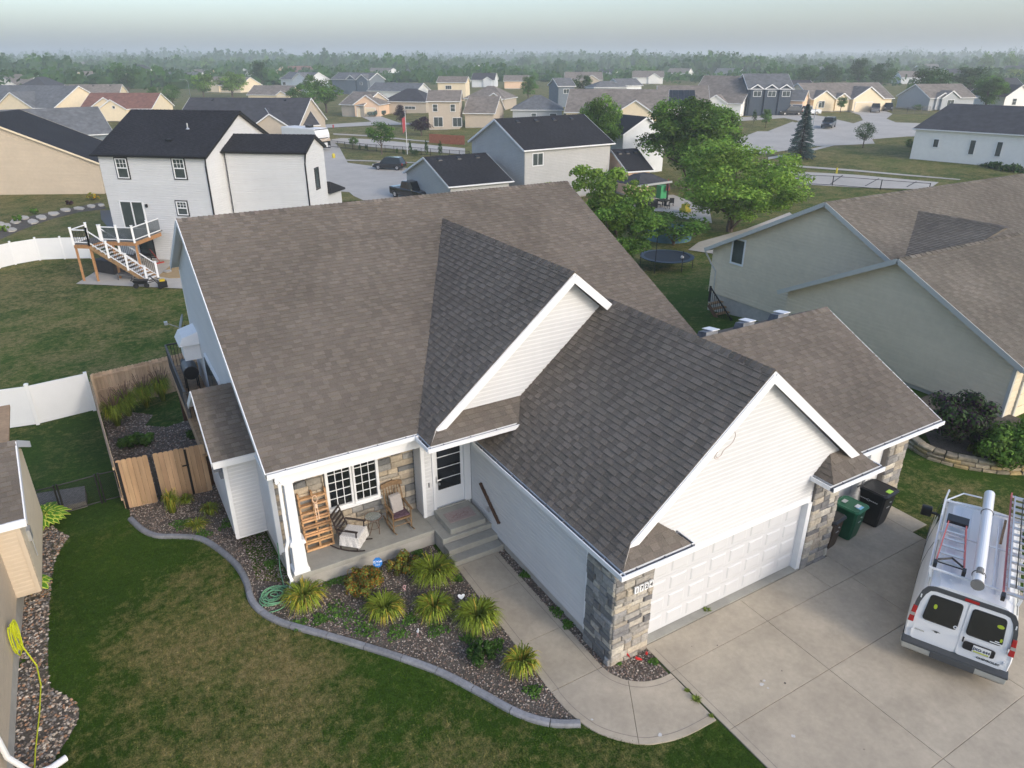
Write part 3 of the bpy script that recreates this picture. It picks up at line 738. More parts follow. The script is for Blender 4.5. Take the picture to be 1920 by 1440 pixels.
# overhead garage door: 4 sections, 8 raised panels each
gd = MB()
for r_ in range(4): gd.box(9.0,14.05,9.30,9.35,.075+r_*.515,.075+r_*.515+.508)
gdo = gd.build("garage_door","door_white",H,world=True,label="wide white paneled garage door")
def raised(parent,x0,x1,z0,z1,y,mat="door_white"):
    m = MB(); a = .035; b = .02
    o = [(x0,y,z0),(x1,y,z0),(x1,y,z1),(x0,y,z1)]; g = [(x0+a*.5,y+.0-.002,z0+a*.5),(x1-a*.5,y-.002,z0+a*.5),(x1-a*.5,y-.002,z1-a*.5),(x0+a*.5,y-.002,z1-a*.5)]
    t = [(x0+a+b,y-.022,z0+a+b),(x1-a-b,y-.022,z0+a+b),(x1-a-b,y-.022,z1-a-b),(x0+a+b,y-.022,z1-a-b)]
    f_ = [(x0,y-.018,z0),(x1,y-.018,z0),(x1,y-.018,z1),(x0,y-.018,z1)]
    for q in range(4): m.poly([g[q],g[(q+1)%4],t[(q+1)%4],t[q]])
    m.poly(t); m.build("panel",mat,parent,world=True)
for r_ in range(4):
    for c in range(8):
        w_ = 5.05/8; raised(gdo,9.0+c*w_+.05,9.0+(c+1)*w_-.05,.075+r_*.515+.06,.075+r_*.515+.45,9.30)
# pillars
for nm,x0,x1,y0,y1,h,seed in (("left",7.85,8.9,9.02,10.0,2.76,3),("right",14.2,15.2,9.10,9.9,2.74,4)):
    m = MB(); m.box(x0+.02,x1,y0+.02,y1,-.05,h); pl = m.build("stone_pillar","mortar",H,world=True,label=nm+" stone pillar beside the garage door")
    q = random.Random(seed); stones(pl,(x0,y0+.02,0),(1,0,0),x1-x0,h,q)
    if nm == "left": stones(pl,(x0+.02,y1,0),(0,-1,0),y1-y0,h,q,pal=[(.85,.87,.9),(.6,.63,.66),(.45,.47,.5),(1.1,1.08,1.0)])
# bay wall with narrow door and stone
m = MB(); m.box(15.2,19.9,10.27,10.45,-.1,2.8); m.build("wall","trim_white",H,world=True)
gd = MB(); [gd.box(15.65,18.1,10.2,10.26,.075+r_*.515,.075+r_*.515+.508) for r_ in range(4)]
gb = gd.build("garage_door","door_white",H,world=True,label="narrow white garage door behind the bins")
for r_ in range(4):
    for c in range(4): raised(gb,15.65+c*.6125+.05,15.65+(c+1)*.6125-.05,.075+r_*.515+.06,.075+r_*.515+.45,10.2)
m = MB(); m.box(15.5,15.65,10.12,10.27,.03,2.25); m.box(18.1,18.25,10.12,10.27,.03,2.25); m.box(15.5,18.25,10.12,10.27,2.14,2.3); m.build("door_trim","trim_white",H,world=True)
m = MB(); m.box(18.95,19.85,10.12,10.9,-.05,2.72); pl = m.build("stone_pillar","mortar",H,world=True,label="stone pillar at the far right of the narrow garage door")
stones(pl,(18.95,10.12,0),(1,0,0),.9,2.7,random.Random(8))
# porch
m = MB(); m.box(2.5,6.38,14.97,16.3,.36,.5); m.box(6.38,7.9,14.45,15.66,.36,.5); pf = m.build("porch_floor","concrete_gray",H,world=True,bevel=.01)
m = MB(); m.box(2.53,6.38,15.0,16.3,-.1,.36); m.box(6.4,7.88,14.47,15.6,-.1,.36); m.build("foundation","foundation",H,world=True)
m = MB(); m.box(6.4,7.9,14.12,14.45,-.1,.335); m.box(6.41,7.9,13.80,14.12,-.1,.175); m.build("step","concrete_gray",H,world=True,bevel=.012)
m = MB(); m.box(6.66,7.74,14.53,15.6,.5,.665); m.build("entry_pad","concrete_gray",H,world=True,bevel=.015)
m = MB(); m.box(2.5,6.36,16.22,16.4,.5,3.43); sw = m.build("stone_wall","mortar",H,world=True)
warm = [(1.35,1.18,.95),(1.2,1.05,.86),(1.0,.93,.82),(.80,.80,.80),(.62,.64,.68),(1.3,1.12,.88),(.5,.52,.55),(.72,.68,.62)]
stones(sw,(2.55,16.22,.5),(1,0,0),3.82,2.9,random.Random(5),holes=((1.29,2.77,.79,2.23),),pal=warm,rows=(.12,.24),ws=(.25,.62))
grid_window(H,(3.86,16.16,1.31),(1,0,0),.74,1.40,3,5,fw=.075,proud=.06); grid_window(H,(4.58,16.16,1.31),(1,0,0),.74,1.40,3,5,fw=.075,proud=.06)
m = MB(); m.box(3.80,5.36,16.08,16.2,1.25,1.31); m.box(3.80,5.36,16.1,16.2,2.71,2.77); m.build("window_sill","trim_white",H,world=True)
# entry
lap_wall("siding",(6.40,16.2,0),(0,-1,0),[(0,.5),(.55,.5),(.55,3.43),(0,3.43)],H,"siding_white")
lap_wall("siding",(6.40,15.65,0),(1,0,0),[(0,.5),(.30,.5),(.30,3.46),(0,3.46)],H,"siding_white")
m = MB(); m.box(6.36,6.46,15.61,15.70,.5,3.45); m.box(6.68,6.76,15.60,15.72,.66,2.76); m.box(7.66,7.86,15.60,15.72,.66,2.76); m.box(6.68,7.86,15.60,15.72,2.70,2.80); m.box(6.7,7.86,15.66,15.8,.5,.66); m.box(6.7,7.9,15.66,15.8,2.8,3.5); m.build("door_trim","trim_white",H,world=True)
m = MB(); m.box(6.76,7.66,15.68,15.73,.67,2.70); dr = m.build("front_door","white_paint",H,world=True,label="white storm door with four dark glass panes")
for i in range(4):
    m = MB(); m.box(6.86,7.56,15.655,15.68,1.24+i*.355,1.24+i*.355+.315); m.build("pane","glass_dark",dr,world=True)
m = MB(); m.box(6.78,6.81,15.60,15.66,1.52,1.72); m.tube([(6.80,15.60,1.6),(6.93,15.59,1.6)],.012); m.lathe((6.87,15.6,1.45),[(.0,0),(.03,.0),(.03,.05),(0,.05)],8); m.build("handle","aluminium",dr,world=True)
m = MB(); m.box(6.55,6.58,15.62,15.645,1.45,1.6); m.build("doorbell","black_plastic",H,world=True)
m = MB(); m.box(6.78,7.66,15.56,15.60,.665,.70); m.build("door_sill","concrete_gray",H,world=True)
# gable wall of the porch roof
lap_wall("siding",(6.42,14.78,0),(1,0,0),[(0,3.9),(3.0,4.04),(5.2,6.0),(5.2,6.05),(3.98,7.08),(0,3.75)],H,"siding_white",th=.022)
# column
m = MB(); cx,cy = 2.75,15.2
def sq(h,z): return [(cx-h,cy-h,z),(cx+h,cy-h,z),(cx+h,cy+h,z),(cx-h,cy+h,z)]
m.loft([sq(.20,.5),sq(.20,.60),sq(.165,.64),sq(.15,1.36)]); m.loft([sq(.19,1.36),sq(.19,1.43),sq(.15,1.46)]); m.loft([sq(.115,1.46),sq(.10,3.1)]); m.loft([sq(.13,3.1),sq(.13,3.19)])
m.build("porch_column","trim_white",H,world=True)
# downspouts
def spout(path, name="downspout", mat="trim_white", w_=.075, parent=H, world=True):
    m = MB()
    for a,b in zip(path[:-1],path[1:]):
        d = (Vector(b)-Vector(a)).normalized()*.015; m.beam(Vector(a)-d,Vector(b)+d,w_,w_*.75,up=(0,1,0.01) if abs(d.normalized().z) > .5 else (0,0,1))
    return m.build(name,mat,parent,world=world)
spout([(2.45,14.84,3.56),(2.45,14.84,3.36),(2.53,15.0,3.25),(2.52,15.0,1.6),(2.45,14.98,1.4),(2.42,14.98,.65),(2.45,14.92,.5),(2.38,14.88,.2),(2.34,14.80,.08),(2.28,14.68,.05)])
spout([(19.6,9.30,2.82),(19.6,9.3,2.70),(19.75,9.9,2.55),(19.93,10.2,2.45),(19.95,10.2,.1)])
# bump-out on the left wall
lap_wall("siding",(1.68,17.74,0),(1,0,0),[(0,.26),(.82,.26),(.82,2.68),(0,2.68)],H,"siding_white",th=.022,back=.05)
lap_wall("siding",(1.68,21.3,0),(0,-1,0),[(0,.26),(3.56,.26),(3.56,2.75),(1.8,3.85),(0,2.75)],H,"siding_white",th=.02,back=.05)
m = MB(); m.box(1.66,2.5,17.76,21.3,.18,.25); m.box(1.64,1.74,17.70,17.80,.24,2.68); m.build("corner_board","trim_white",H,world=True)
m = MB(); m.box(1.58,1.66,18.05,18.35,2.0,2.3); m.box(1.45,1.68,18.02,18.38,2.26,2.32); m.build("wall_vent","gutter_inside",H,world=True)
# hose reel box / meter boxes on left wall
m = MB(); m.hexa([(1.93,26.4,2.35),(2.5,26.4,2.35),(2.5,27.3,2.35),(1.93,27.3,2.35)],[(1.93,26.4,2.95),(2.5,26.4,2.95),(2.5,27.3,2.95),(1.93,27.3,2.95)])
m.hexa([(1.80,26.25,2.96),(2.5,26.25,2.96),(2.5,27.5,2.96),(1.80,27.5,2.96)],[(1.95,26.3,3.25),(2.5,26.3,3.4),(2.5,27.4,3.4),(1.95,27.4,3.25)])
m.build("wall_vent","trim_white",H,world=True,label="boxy white side vent housing high on the left wall")
m = MB(); m.box(2.42,2.49,22.3,25.0,.9,3.05); m.build("door_frame","trim_white",H,world=True)
m = MB(); m.box(2.40,2.425,22.4,23.6,1.0,2.95); m.box(2.40,2.425,23.7,24.9,1.0,2.95); m.build("patio_door","glass_mid",H,world=True)
m = MB(); m.box(7.82,7.9,14.5,14.6,.85,.98); m.build("outlet_box","aluminium",H,world=True)
# small dead-vine stain on gable
pm("vine_brown", (.34,.24,.20), .9)
m = MB(); vp = [(10.55,4.62),(10.50,4.55),(10.56,4.48),(10.66,4.50),(10.72,4.60),(10.82,4.66),(10.93,4.70),(11.0,4.78),(11.03,4.86),(11.02,4.95),(10.97,5.02)]
m.tube([(a,9.178,b) for a,b in smooth_path(vp,3)],.007,4); m.tube([(a,9.178,b) for a,b in smooth_path([(10.52,4.66),(10.46,4.57),(10.5,4.47),(10.6,4.44)],3)],.006,4)
m.build("dry_vine","vine_brown",H,world=True)
# house number tiles
nb = MB(); P = [un for un in ()]
for i,ch in enumerate("1724"):
    x = 8.34+i*.135; z = 2.03
    m = MB(); m.box(x-.052,x+.052,8.90,8.935,z-.085,z+.085); t = m.build("number_tile","trim_white",H,world=True)
    inv = (H.matrix_basis).inverted(); text_mesh(ch,.15,"black_plastic",H,inv @ basis((x,8.898,z),(1,0,0),(0,0,1)),bold=.004)
# ---------------- neighbouring and distant houses ----------------
def xf(o, e):  # local -> world 2D
    return o
def house(label, org, rot, L, D, zb, ze, zr, wall, roof, name="house", trim="trim_white", tabs=False, oh=.35, hip=0, gables=(), wins=(), doors=(), side_drop=0, lap=True, rng=None, found=.3, cat="house", vents=0):
    T = thing(name,label,cat,(org[0],org[1],zb),rot); e = ze-zb; r_ = zr-zb; q = rng or random.Random(int(abs(org[0]*7+org[1]*13)))
    h = hip; pl = []
    if h: pl = [[(0,0,e),(L,0,e),(L-h,D/2,r_),(h,D/2,r_)],[(L,D,e),(0,D,e),(h,D/2,r_),(L-h,D/2,r_)],[(L,0,e),(L,D,e),(L-h,D/2,r_)],[(0,D,e),(0,0,e),(h,D/2,r_)]]
    else: pl = [[(0,0,e),(L,0,e),(L,D/2,r_),(0,D/2,r_)],[(L,D,e),(0,D,e),(0,D/2,r_),(L,D/2,r_)]]
    gw = []
    for (f0,f1,pj,*_) in gables:
        a,b = f0*L,f1*L; hw = (b-a)/2; rise = min(hw*.62,(r_-e)*.96); back = D/2*rise/(r_-e)
        pl += [[(a,-pj,e),(a,back*.02,e),(a+hw,back,e+rise),(a+hw,-pj,e+rise)],[(b,back*.02,e),(b,-pj,e),(a+hw,-pj,e+rise),(a+hw,back,e+rise)]]; gw.append((a,b,pj,hw,rise))
    um = MB()
    for p in pl:
        slab3(um,p,.16,mi=1)
        P = [Vector(v) for v in p]; n_ = (P[1]-P[0]).cross(P[2]-P[0])
        um.poly([tuple(v+Vector((0,0,.012))) for v in (P if n_.z > 0 else P[::-1])],(1,1,1),0)
    ro = um.build("roof",[roof,trim],T)
    if tabs:
        sm = MB()
        for p in pl[:tabs if isinstance(tabs,int) and tabs > 1 else None]: add_courses(sm,mk_plane([(a,b,c+.012) for a,b,c in p],q,expo=.15,tabs=(.2,.4),th=.018))
        sm.build("shingles",roof,ro,kind='stuff')
        if not h: caps(ro,(0,D/2,r_+.012),(L,D/2,r_+.012),.15,.075,roof,q,step=.35,world=False)
    o_ = oh; iz = e-.12; sl = (r_-e)/(D/2)
    def W(nm,P0,U,poly): return lap_wall("wall",P0,U,poly,T,wall,expo=.17 if lap else 9,th=.032 if lap else 0,world=False)
    u = L-2*o_; v = D-2*o_; f_ = found
    W("f",(o_,o_,0),(1,0,0),[(0,f_),(u,f_),(u,iz+o_*sl),(0,iz+o_*sl)]); W("b",(L-o_,D-o_,0),(-1,0,0),[(0,f_),(u,f_),(u,iz+o_*sl),(0,iz+o_*sl)])
    top = [(v,iz+o_*sl),(v/2,iz+(D/2)*sl),(0,iz+o_*sl)] if not h else [(v,iz),(0,iz)]
    W("l",(o_,D-o_,0),(0,-1,0),[(0,f_),(v,f_)]+top); W("r",(L-o_,o_,0),(0,1,0),[(0,f_),(v,f_)]+top)
    m = MB(); m.box(o_+.03,L-o_-.03,o_+.03,D-o_-.03,-1.2,f_); m.build("foundation","foundation",T)
    if not h:
        m = MB()
        for x in (-.02,L+.02): m.beam((x,0,e-.08),(x,D/2,r_-.08),.03,.2); m.beam((x,D,e-.08),(x,D/2,r_-.08),.03,.2)
        m.build("rake_board",trim,T,kind='stuff')
    m = MB(); m.box(-.1,L+.1,-.12,0,e-.12,e-.01); m.build("gutter",trim,T)
    for a,b,pj,hw,rise in gw:
        lap_wall("wall",(a+.25,-pj+.3,0),(1,0,0),[(0,f_),(b-a-.5,f_),(b-a-.5,iz+.1),(hw-.25,iz+rise-.12),(0,iz+.1)],T,wall,expo=.14 if lap else 9,th=.016,world=False,back=pj+.4)
        m = MB(); m.beam((a,-pj-.02,e-.06),(a+hw,-pj-.02,e+rise-.06),.03,.2); m.beam((b,-pj-.02,e-.06),(a+hw,-pj-.02,e+rise-.06),.03,.2); m.build("rake_board",trim,T,kind='stuff')
    FR = {'F':((o_,o_,0),(1,0,0)),'B':((L-o_,D-o_,0),(-1,0,0)),'L':((o_,D-o_,0),(0,-1,0)),'R':((L-o_,o_,0),(0,1,0))}
    for i,(a,b,pj,hw,rise) in enumerate(gw): FR['G%d'%i] = ((a+.25,-pj+.3,0),(1,0,0))
    for w_ in wins:
        fc,uu,zz,ww,hh = w_[:5]; P0,U = FR[fc]; P0 = Vector(P0)+Vector(U)*uu+Vector((0,0,zz)); N = Vector(U).cross(Vector((0,0,1)))
        grid_window(T,P0+N*.036,U,ww,hh,w_[5] if len(w_) > 5 else 1,w_[6] if len(w_) > 6 else 2,frame=w_[7] if len(w_) > 7 else trim,world=False,glass="glass_mid",fw=.08,muntin=.05,proud=.04)
    for d_ in doors:
        fc,uu,ww,hh,mt = d_; P0,U = FR[fc]; P0 = Vector(P0)+Vector(U)*uu; N = Vector(U).cross(Vector((0,0,1))); Z = Vector((0,0,1))
        m = MB(); a = P0+N*.02; 
        def bk(u0,u1,z0,z1,n0,n1,mi=0): m.hexa([P0+U_*u0+Z*z0+N*n0,P0+U_*u1+Z*z0+N*n0,P0+U_*u1+Z*z0+N*n1,P0+U_*u0+Z*z0+N*n1],[P0+U_*u0+Z*z1+N*n0,P0+U_*u1+Z*z1+N*n0,P0+U_*u1+Z*z1+N*n1,P0+U_*u0+Z*z1+N*n1],None,mi)
        U_ = Vector(U)
        nr = 4
        for k in range(nr): bk(.1,ww-.1,.04+k*(hh-.1)/nr,.04+(k+1)*(hh-.1)/nr-.03,0.01,.06)
        m.build("garage_door",mt,T); m = MB()
        bk(0,.1,0,hh,0.01,.1); bk(ww-.1,ww,0,hh,.01,.1); bk(0,ww,hh-.06,hh+.08,.01,.1); m.build("door_frame",trim,T,kind='stuff')
    for k in range(vents):
        m = MB(); x = L*(.2+.6*k/max(1,vents-1)); y = D/2-.8; z = e+y*sl
        m.hexa([(x-.25,y-.3,z-.1),(x+.25,y-.3,z-.1),(x+.25,y+.2,z+.12),(x-.25,y+.2,z+.12)],[(x-.2,y-.25,z+.05),(x+.2,y-.25,z+.05),(x+.2,y+.15,z+.22),(x-.2,y+.15,z+.22)]); m.build("roof_vent","black_plastic",ro)
    return T
def eave_pt(px,py,eh):
    z = -1.0
    for i in range(6): p = at(px,py,z+eh); z = terr(p.x,p.y)
    return at(px,py,z+eh), z
def fh(label,x0,y0,x1,y1,yr,wall,roof,eh=2.9,kind='E',dep=10,pitch=.5,**k):
    a,za = eave_pt(x0,y0,eh); b,zb_ = eave_pt(x1,y1,eh); zb = min(za,zb_)-.05; ze = (a.z+b.z)/2
    e = Vector((b.x-a.x,b.y-a.y,0)); L = e.length
    # keep far fronts facing the camera when the pixel tilt is below measuring accuracy
    e.normalize(); n = Vector((-e.y,e.x,0)); rot = math.atan2(e.y,e.x); mid = (a+b)/2
    if kind == 'E':
        lo,hi = .5,14
        for i in range(30):
            h = (lo+hi)/2; p = Vector((mid.x,mid.y,ze))+n*h+Vector((0,0,pitch*h)); y = proj(p)[1]
            if y > yr: lo = h
            else: hi = h
        return house(label,(a.x,a.y),rot,L,2*h,zb,ze,ze+pitch*h,wall,roof,**k)
    lo,hi = .3,12
    for i in range(30):
        h = (lo+hi)/2
        if proj((mid.x,mid.y,ze+h))[1] > yr: lo = h
        else: hi = h
    return house(label,(b.x,b.y),rot+math.pi/2,dep,L,zb,ze,ze+min(h,L*.55),wall,roof,**k)
pm("roof_taupe",(0.196,0.172,0.149),.95,.25,1.2,.12,.3,tint=True); pm("roof_gray",(0.132,0.138,0.144),.95,.25,1.2,.12,.3,tint=True); pm("roof_dark",(0.052,0.053,0.060),.95,.25,1.2,.12,.3,tint=True)
pm("roof_red",(0.196,0.098,0.075),.95,.25,1.2,.12,.3,tint=True); pm("wall_cream",(0.759,0.644,0.460),.8,.05,2,tint=True); pm("wall_peach",(0.759,0.540,0.380),.8,.05,2,tint=True)
pm("wall_taupe",(0.483,0.414,0.333),.8,.05,2,tint=True); pm("wall_gray",(0.380,0.402,0.425),.8,.05,2,tint=True); pm("wall_pale",(0.667,0.690,0.701),.8,.04,2,tint=True)
pm("wall_navy",(0.052,0.069,0.092),.8,.1,2,tint=True); pm("wall_slate",(0.149,0.178,0.207),.8,.1,2,tint=True); pm("wall_white",(.78,.77,.74),.7,.03,2,tint=True); pm("brick_wall",(.30,.17,.12),.9,.25,6,tint=True)
pm("door_gray",(.16,.18,.21),.6,.05,2)
BK = "black_metal"
# right-hand neighbour
def rh(label,x0,y1,y0,ze,zr,zb,len_,name,wins=(),doors=(),tabs=True):
    # ridge along +x ; local x=world x, gable L face at x0
    return house(label,(x0,y0),0,len_,y1-y0,zb,ze,zr,"siding_beige","shingle_taupe",name=name,trim="trim_taupe",tabs=tabs,oh=.35,wins=wins,doors=doors)
NB = rh("beige sided house with taupe shingle roof filling the right side beyond the van",27.2,21.42,10.62,2.35,5.08,-.12,12,"neighbour_house",doors=(('F',.6,2.6,2.2,"wall_cream"),('F',3.6,5.2,2.2,"wall_cream")))
q = random.Random(4)
def wing(root, org, L, D, ze, zr, zb, hip=0, wins=(), nm="wing"):
    """second roof body of the same house"""
    W_ = house("x",org,0,L,D,zb,ze,zr,"siding_beige","shingle_taupe",name=nm,trim="trim_taupe",tabs=2,oh=.35,hip=hip,wins=wins)
    kids = list(W_.children)
    off = Vector(W_.location)-Vector(root.location)
    for c in kids:
        me = c.data; me.transform(Matrix.Translation(off)); c.parent = root
        for g in c.children: g.data.transform(Matrix.Translation(off))
    bpy.data.objects.remove(W_)
wing(NB,(30.0,14.5),24,14.55,2.4,6.12,-.4,wins=(('L',1.35,2.3,.95,1.45,1,1,'trim_white'),))
wing(NB,(37.5,9.2),16,9,2.4,4.9,-.4)
kz = lambda x: 5.42-.28*(35.4-x)
cg = [(30.4,16.4,kz(30.4)),(30.4,18.2,kz(30.4)),(35.4,20.6,kz(35.4)),(35.4,16.2,kz(35.4))]
m = MB(); slab3(m,cg,.1); cgo = m.build("roof","shingle_taupe",NB,world=True,label="small cross gable roof slope between the two wings"); m = MB(); add_courses(m,mk_plane(cg,q,expo=.15,tabs=(.2,.4),th=.018)); m.build("shingles","shingle_taupe",cgo,world=True,kind='stuff')
caps(cgo,(35.4,20.6,kz(35.4)),(35.4,16.2,kz(35.4)),.15,.05,"shingle_taupe",q,step=.3)
m = MB(); m.box(27.50,27.62,10.93,11.05,0,2.3); m.build("corner_board","trim_taupe",NB,world=True)
spout([(27.25,28.9,2.3) if False else (30.05,29.0,2.2),(30.3,28.75,1.6),(30.3,28.3,1.2),(30.3,28.2,-2.2)],mat="trim_taupe",parent=NB)
m = MB(); m.lathe((28.9,10.9,1.55),[(0,0),(.09,.02),(.12,.12),(.12,.3),(.05,.38),(0,.4)],8); m.build("wall_lamp","black_plastic",NB,world=True)
# stoop stairs of the neighbour
stp = thing("stoop_stairs","dark wooden stairs with black railing at the back corner of the beige neighbour house","stairs",(29.4,28.5,-1.8))
m0 = None
for i in range(6):
    m = MB(); m.box(0-.2*0,1.1,-1.6-i*.28+.6,-1.32-i*.28+.6,1.35-i*.23,1.39-i*.23); m.build("tread","old_wood",stp)
for s_ in (0,1.1):
    m = MB(); m.beam((s_,-.8,1.3),(s_,-2.6,-.15),.05,.22); m.build("stringer","dark_wood",stp)
    m = MB(); m.beam((s_,-.8,2.35),(s_,-2.6,.95),.06,.05); m.beam((s_,-.8,1.5),(s_,-.8,2.4),.08,.08,up=(0,1,0)); m.beam((s_,-2.6,-.1),(s_,-2.6,1.05),.08,.08,up=(0,1,0))
    for k in range(12): y = -.9-k*.14; m.beam((s_,y,1.45-k*.112),(s_,y,2.28-k*.112),.02,.02,up=(0,1,0))
    m.build("railing","black_metal",stp)
# white neighbour behind on the left
WN = house("white two storey house with black roof and black window trim behind the backyard",(1.2,64.5),R(-40.4),9.4,11.4,-2.6,5.7,8.5,"siding_white","shingle_black",name="neighbour_house",trim="black_metal",tabs=True,oh=.3,
  wins=(('F',1.32,6.47,1.12,1.62,1,2,BK),('F',6.08,6.55,1.12,1.62,1,2,BK),('F',5.75,3.82,1.05,1.2,1,2,BK),('F',1.9,.40,1.3,1.5,2,2,BK)))
m = MB(); P0 = (2.4,.30,3.0)
for a in (0,.98): m.box(1.3+a+.06,1.3+a+.90,.24,.262,2.75,4.75)
m.build("sliding_door","glass_mid",WN)
m = MB(); m.box(1.22,1.32,.22,.30,2.6,4.85); m.box(2.22,2.30,.22,.30,2.7,4.8); m.box(3.2,3.3,.22,.30,2.6,4.85); m.box(1.22,3.3,.22,.30,4.76,4.86); m.build("door_frame","trim_white",WN)
for x,z,w_,h_ in ((1.62,6.47,1.12,1.62),(6.38,6.55,1.12,1.62),(6.05,3.82,1.05,1.2)):   # white sashes with a gridded upper light
    m = MB(); x0,x1,z0,z1 = x+.08,x+w_-.08,z+.08,z+h_-.08; zm = z0+(z1-z0)*.52
    for a_,b_,c_,d_ in ((x0,x1,z0,z0+.07),(x0,x1,z1-.07,z1),(x0,x0+.07,z0+.07,z1-.07),(x1-.07,x1,z0+.07,z1-.07),(x0+.07,x1-.07,zm-.04,zm+.04)): m.box(a_,b_,.20,.262,c_,d_)
    for k in (1,2): xx = x0+.07+(x1-x0-.14)*k/3; m.box(xx-.015,xx+.015,.235,.258,zm+.04,z1-.07)
    zz = (zm+.04+z1-.07)/2; m.box(x0+.07,x1-.07,.234,.257,zz-.015,zz+.015); m.build("sash","trim_white",WN,kind='stuff')
for zz in ((4.5,.0,8.25),):
    m = MB(); m.beam((9.28,.1,8.2),(9.15,.25,7.6),.09,.09); m.beam((9.15,.24,7.6),(9.15,.24,.1),.09,.09,up=(0,1,0)); m.build("downspout","black_metal",WN)
m = MB(); m.box(3.5,3.65,.15,.28,4.4,4.65); m.build("wall_lamp","black_metal",WN)
m = MB(); m.tube([(6.3,3.2,9.75),(6.3,3.2,10.35)],.05); m.lathe((6.3,3.2,9.9),[(.16,0),(.05,.12)],8); m.build("vent_pipe","aluminium",WN)
m = MB(); m.box(5.3,5.75,1.6,2.0,9.15,9.3); m.build("roof_vent","black_plastic",WN)
WW = house("x",(9.85,60.5),R(-37),6.7,4.5,-2.6,5.8,6.85,"siding_white","shingle_black",name="w",trim="black_metal",tabs=True,oh=.2,wins=(('R',1.6,5.3,.9,1.7,1,2,BK),))
def absorb(root, W_):
    bpy.context.view_layer.update()
    M = (Matrix.Translation(root.location) @ root.rotation_euler.to_matrix().to_4x4()).inverted() @ (Matrix.Translation(W_.location) @ W_.rotation_euler.to_matrix().to_4x4())
    for c in list(W_.children):
        c.data.transform(M); c.parent = root
        for g in c.children: g.data.transform(M)
    bpy.data.objects.remove(W_)
m = MB(); m.beam((6.68,0,8.25),(6.5,.2,7.6),.09,.09); m.beam((6.5,.18,7.6),(6.5,.18,.1),.09,.09,up=(0,1,0)); m.build("downspout","black_metal",WW)
m = MB(); m.box(.3,6.5,4.3,7.6,.1,4.6); m.build('wall','siding_white',WW); m = MB(); m.hexa([(.1,4.3,4.6),(6.8,4.3,4.6),(6.8,7.9,4.4),(.1,7.9,4.4)],[(.1,4.3,5.6),(6.8,4.3,5.6),(6.8,7.9,4.55),(.1,7.9,4.55)]); m.build('porch_roof','shingle_black',WW)
absorb(WN,WW)
# beige house at the far left with dark roof (gable end faces the camera)
def gable_px(label,xl,yl,xr,yr,ax,ay,eh,dep,wall,roof,**k): return fh(label,xl,yl,xr,yr,ay,wall,roof,eh=eh,kind='G',dep=dep,**k)
aR,zR = eave_pt(182,306,2.9+0.6)
BH = house("beige sided house with black roof at the left edge beside the white house",(aR.x+.2,aR.y),R(64),10,25,-2.6,aR.z,aR.z+5.2,"siding_tan","shingle_black",name="neighbour_house",trim="wall_cream",tabs=True,oh=.3)
# grey two storey and its garage in the middle
fhs = []
house("grey two storey house with black roof beyond the main ridge",(41.9,68.3),R(4),13.0,11.6,-2.45,3.25,6.1,"siding_gray","shingle_black",trim="trim_white",tabs=2,name="neighbour_house",wins=(('F',1.0,3.9,1.5,1.4,2,1),),vents=4,found=.1)
house("low grey garage with black roof before the grey two storey house",(32.6,67.9),R(0),7.7,12.2,-2.4,.25,2.55,"siding_gray","shingle_black",trim="trim_white",tabs=2,name="detached_garage",vents=3,found=.1,cat="garage")
house("long white ranch house with dark grey roof and narrow windows at the right edge",(104.2,63.6),R(-76),22,13.5,terr(104,60)-.1,3.15,6.3,"wall_white","roof_dark",trim="trim_white",name="neighbour_house",hip=2.2,wins=tuple(('F',x,1.3 if x > 3 else 1.9,.8,2.0 if x > 3 else 1.2,1,1) for x in (2.6,7.2,10.4,14.5)),found=.1,lap=False)
# house list from the photograph
NL = dict(lap=False,name="distant_house")
fh("tan house with grey roof and wide front gable at the left edge",-70,200,100,203,160,"wall_cream","roof_gray",gables=((.38,.80,.6),),**NL)
fh("brown roofed house with a white gable at the far left, partly cut by the frame",-45,160,52,160,139,"wall_white","roof_taupe",gables=((.3,.8,.5),),**NL)
fh("wide hip roofed tan house in the far left distance",26,138,112,140,117,"wall_cream","roof_gray",hip=5,gables=((.3,.5,.4),),**NL)
fh("house with a dark red roof and tan front gables left of the white house",148,204,284,204,174,"wall_cream","roof_red",gables=((.14,.62,.5),(.3,.7,1.6)),wins=(('G1',3.2,3.0,.7,.7,1,1),),**NL)
fh("long brown roofed house behind the red roofed one",112,182,222,181,158,"wall_cream","roof_taupe",vents=3,**NL)
fh("tan house whose big gable end rises behind the long brown roof",127,157,178,157,134,"wall_cream","roof_taupe",kind='G',dep=12,**NL)
fh("house with a small black hip roof left of the tan gable",90,165,134,163,144,"wall_white","roof_dark",hip=4,**NL)
fh("pinkish brown roofed house with a cream gable in the far left distance",100,129,176,129,114,"wall_cream","roof_taupe",hip=3,gables=((.05,.3,.4),),**NL)
fh("tiny white gable house among the far left trees",197,130,217,130,118,"wall_white","roof_gray",kind='G',dep=8,**NL)
fh("tall white house with a brown roof behind the left trees",272,139,303,139,128,"wall_white","roof_taupe",eh=5.4,kind='G',dep=9,wins=(('L',3,1,1.2,1.2),('L',6,3.6,1.2,1.2)),**NL)
fh("dark blue house beside the tall white house",236,137,268,137,121,"wall_navy","roof_dark",eh=5.2,hip=3,**NL)
fh("low brown roofed house beyond the round trees",352,142,388,142,130,"wall_peach","roof_taupe",**NL)
fh("small white house at the edge of the left woods",448,139,470,139,128,"wall_white","roof_gray",kind='G',dep=9,**NL)
fh("large taupe house with dark roof right behind the white house",322,237,560,239,183,"wall_taupe","roof_dark",gables=((.64,.96,1.2),),vents=2,**NL)
fh("dark roofed garage wing beside the camping trailer",520,238,600,234,201,"wall_cream","roof_dark",**NL)
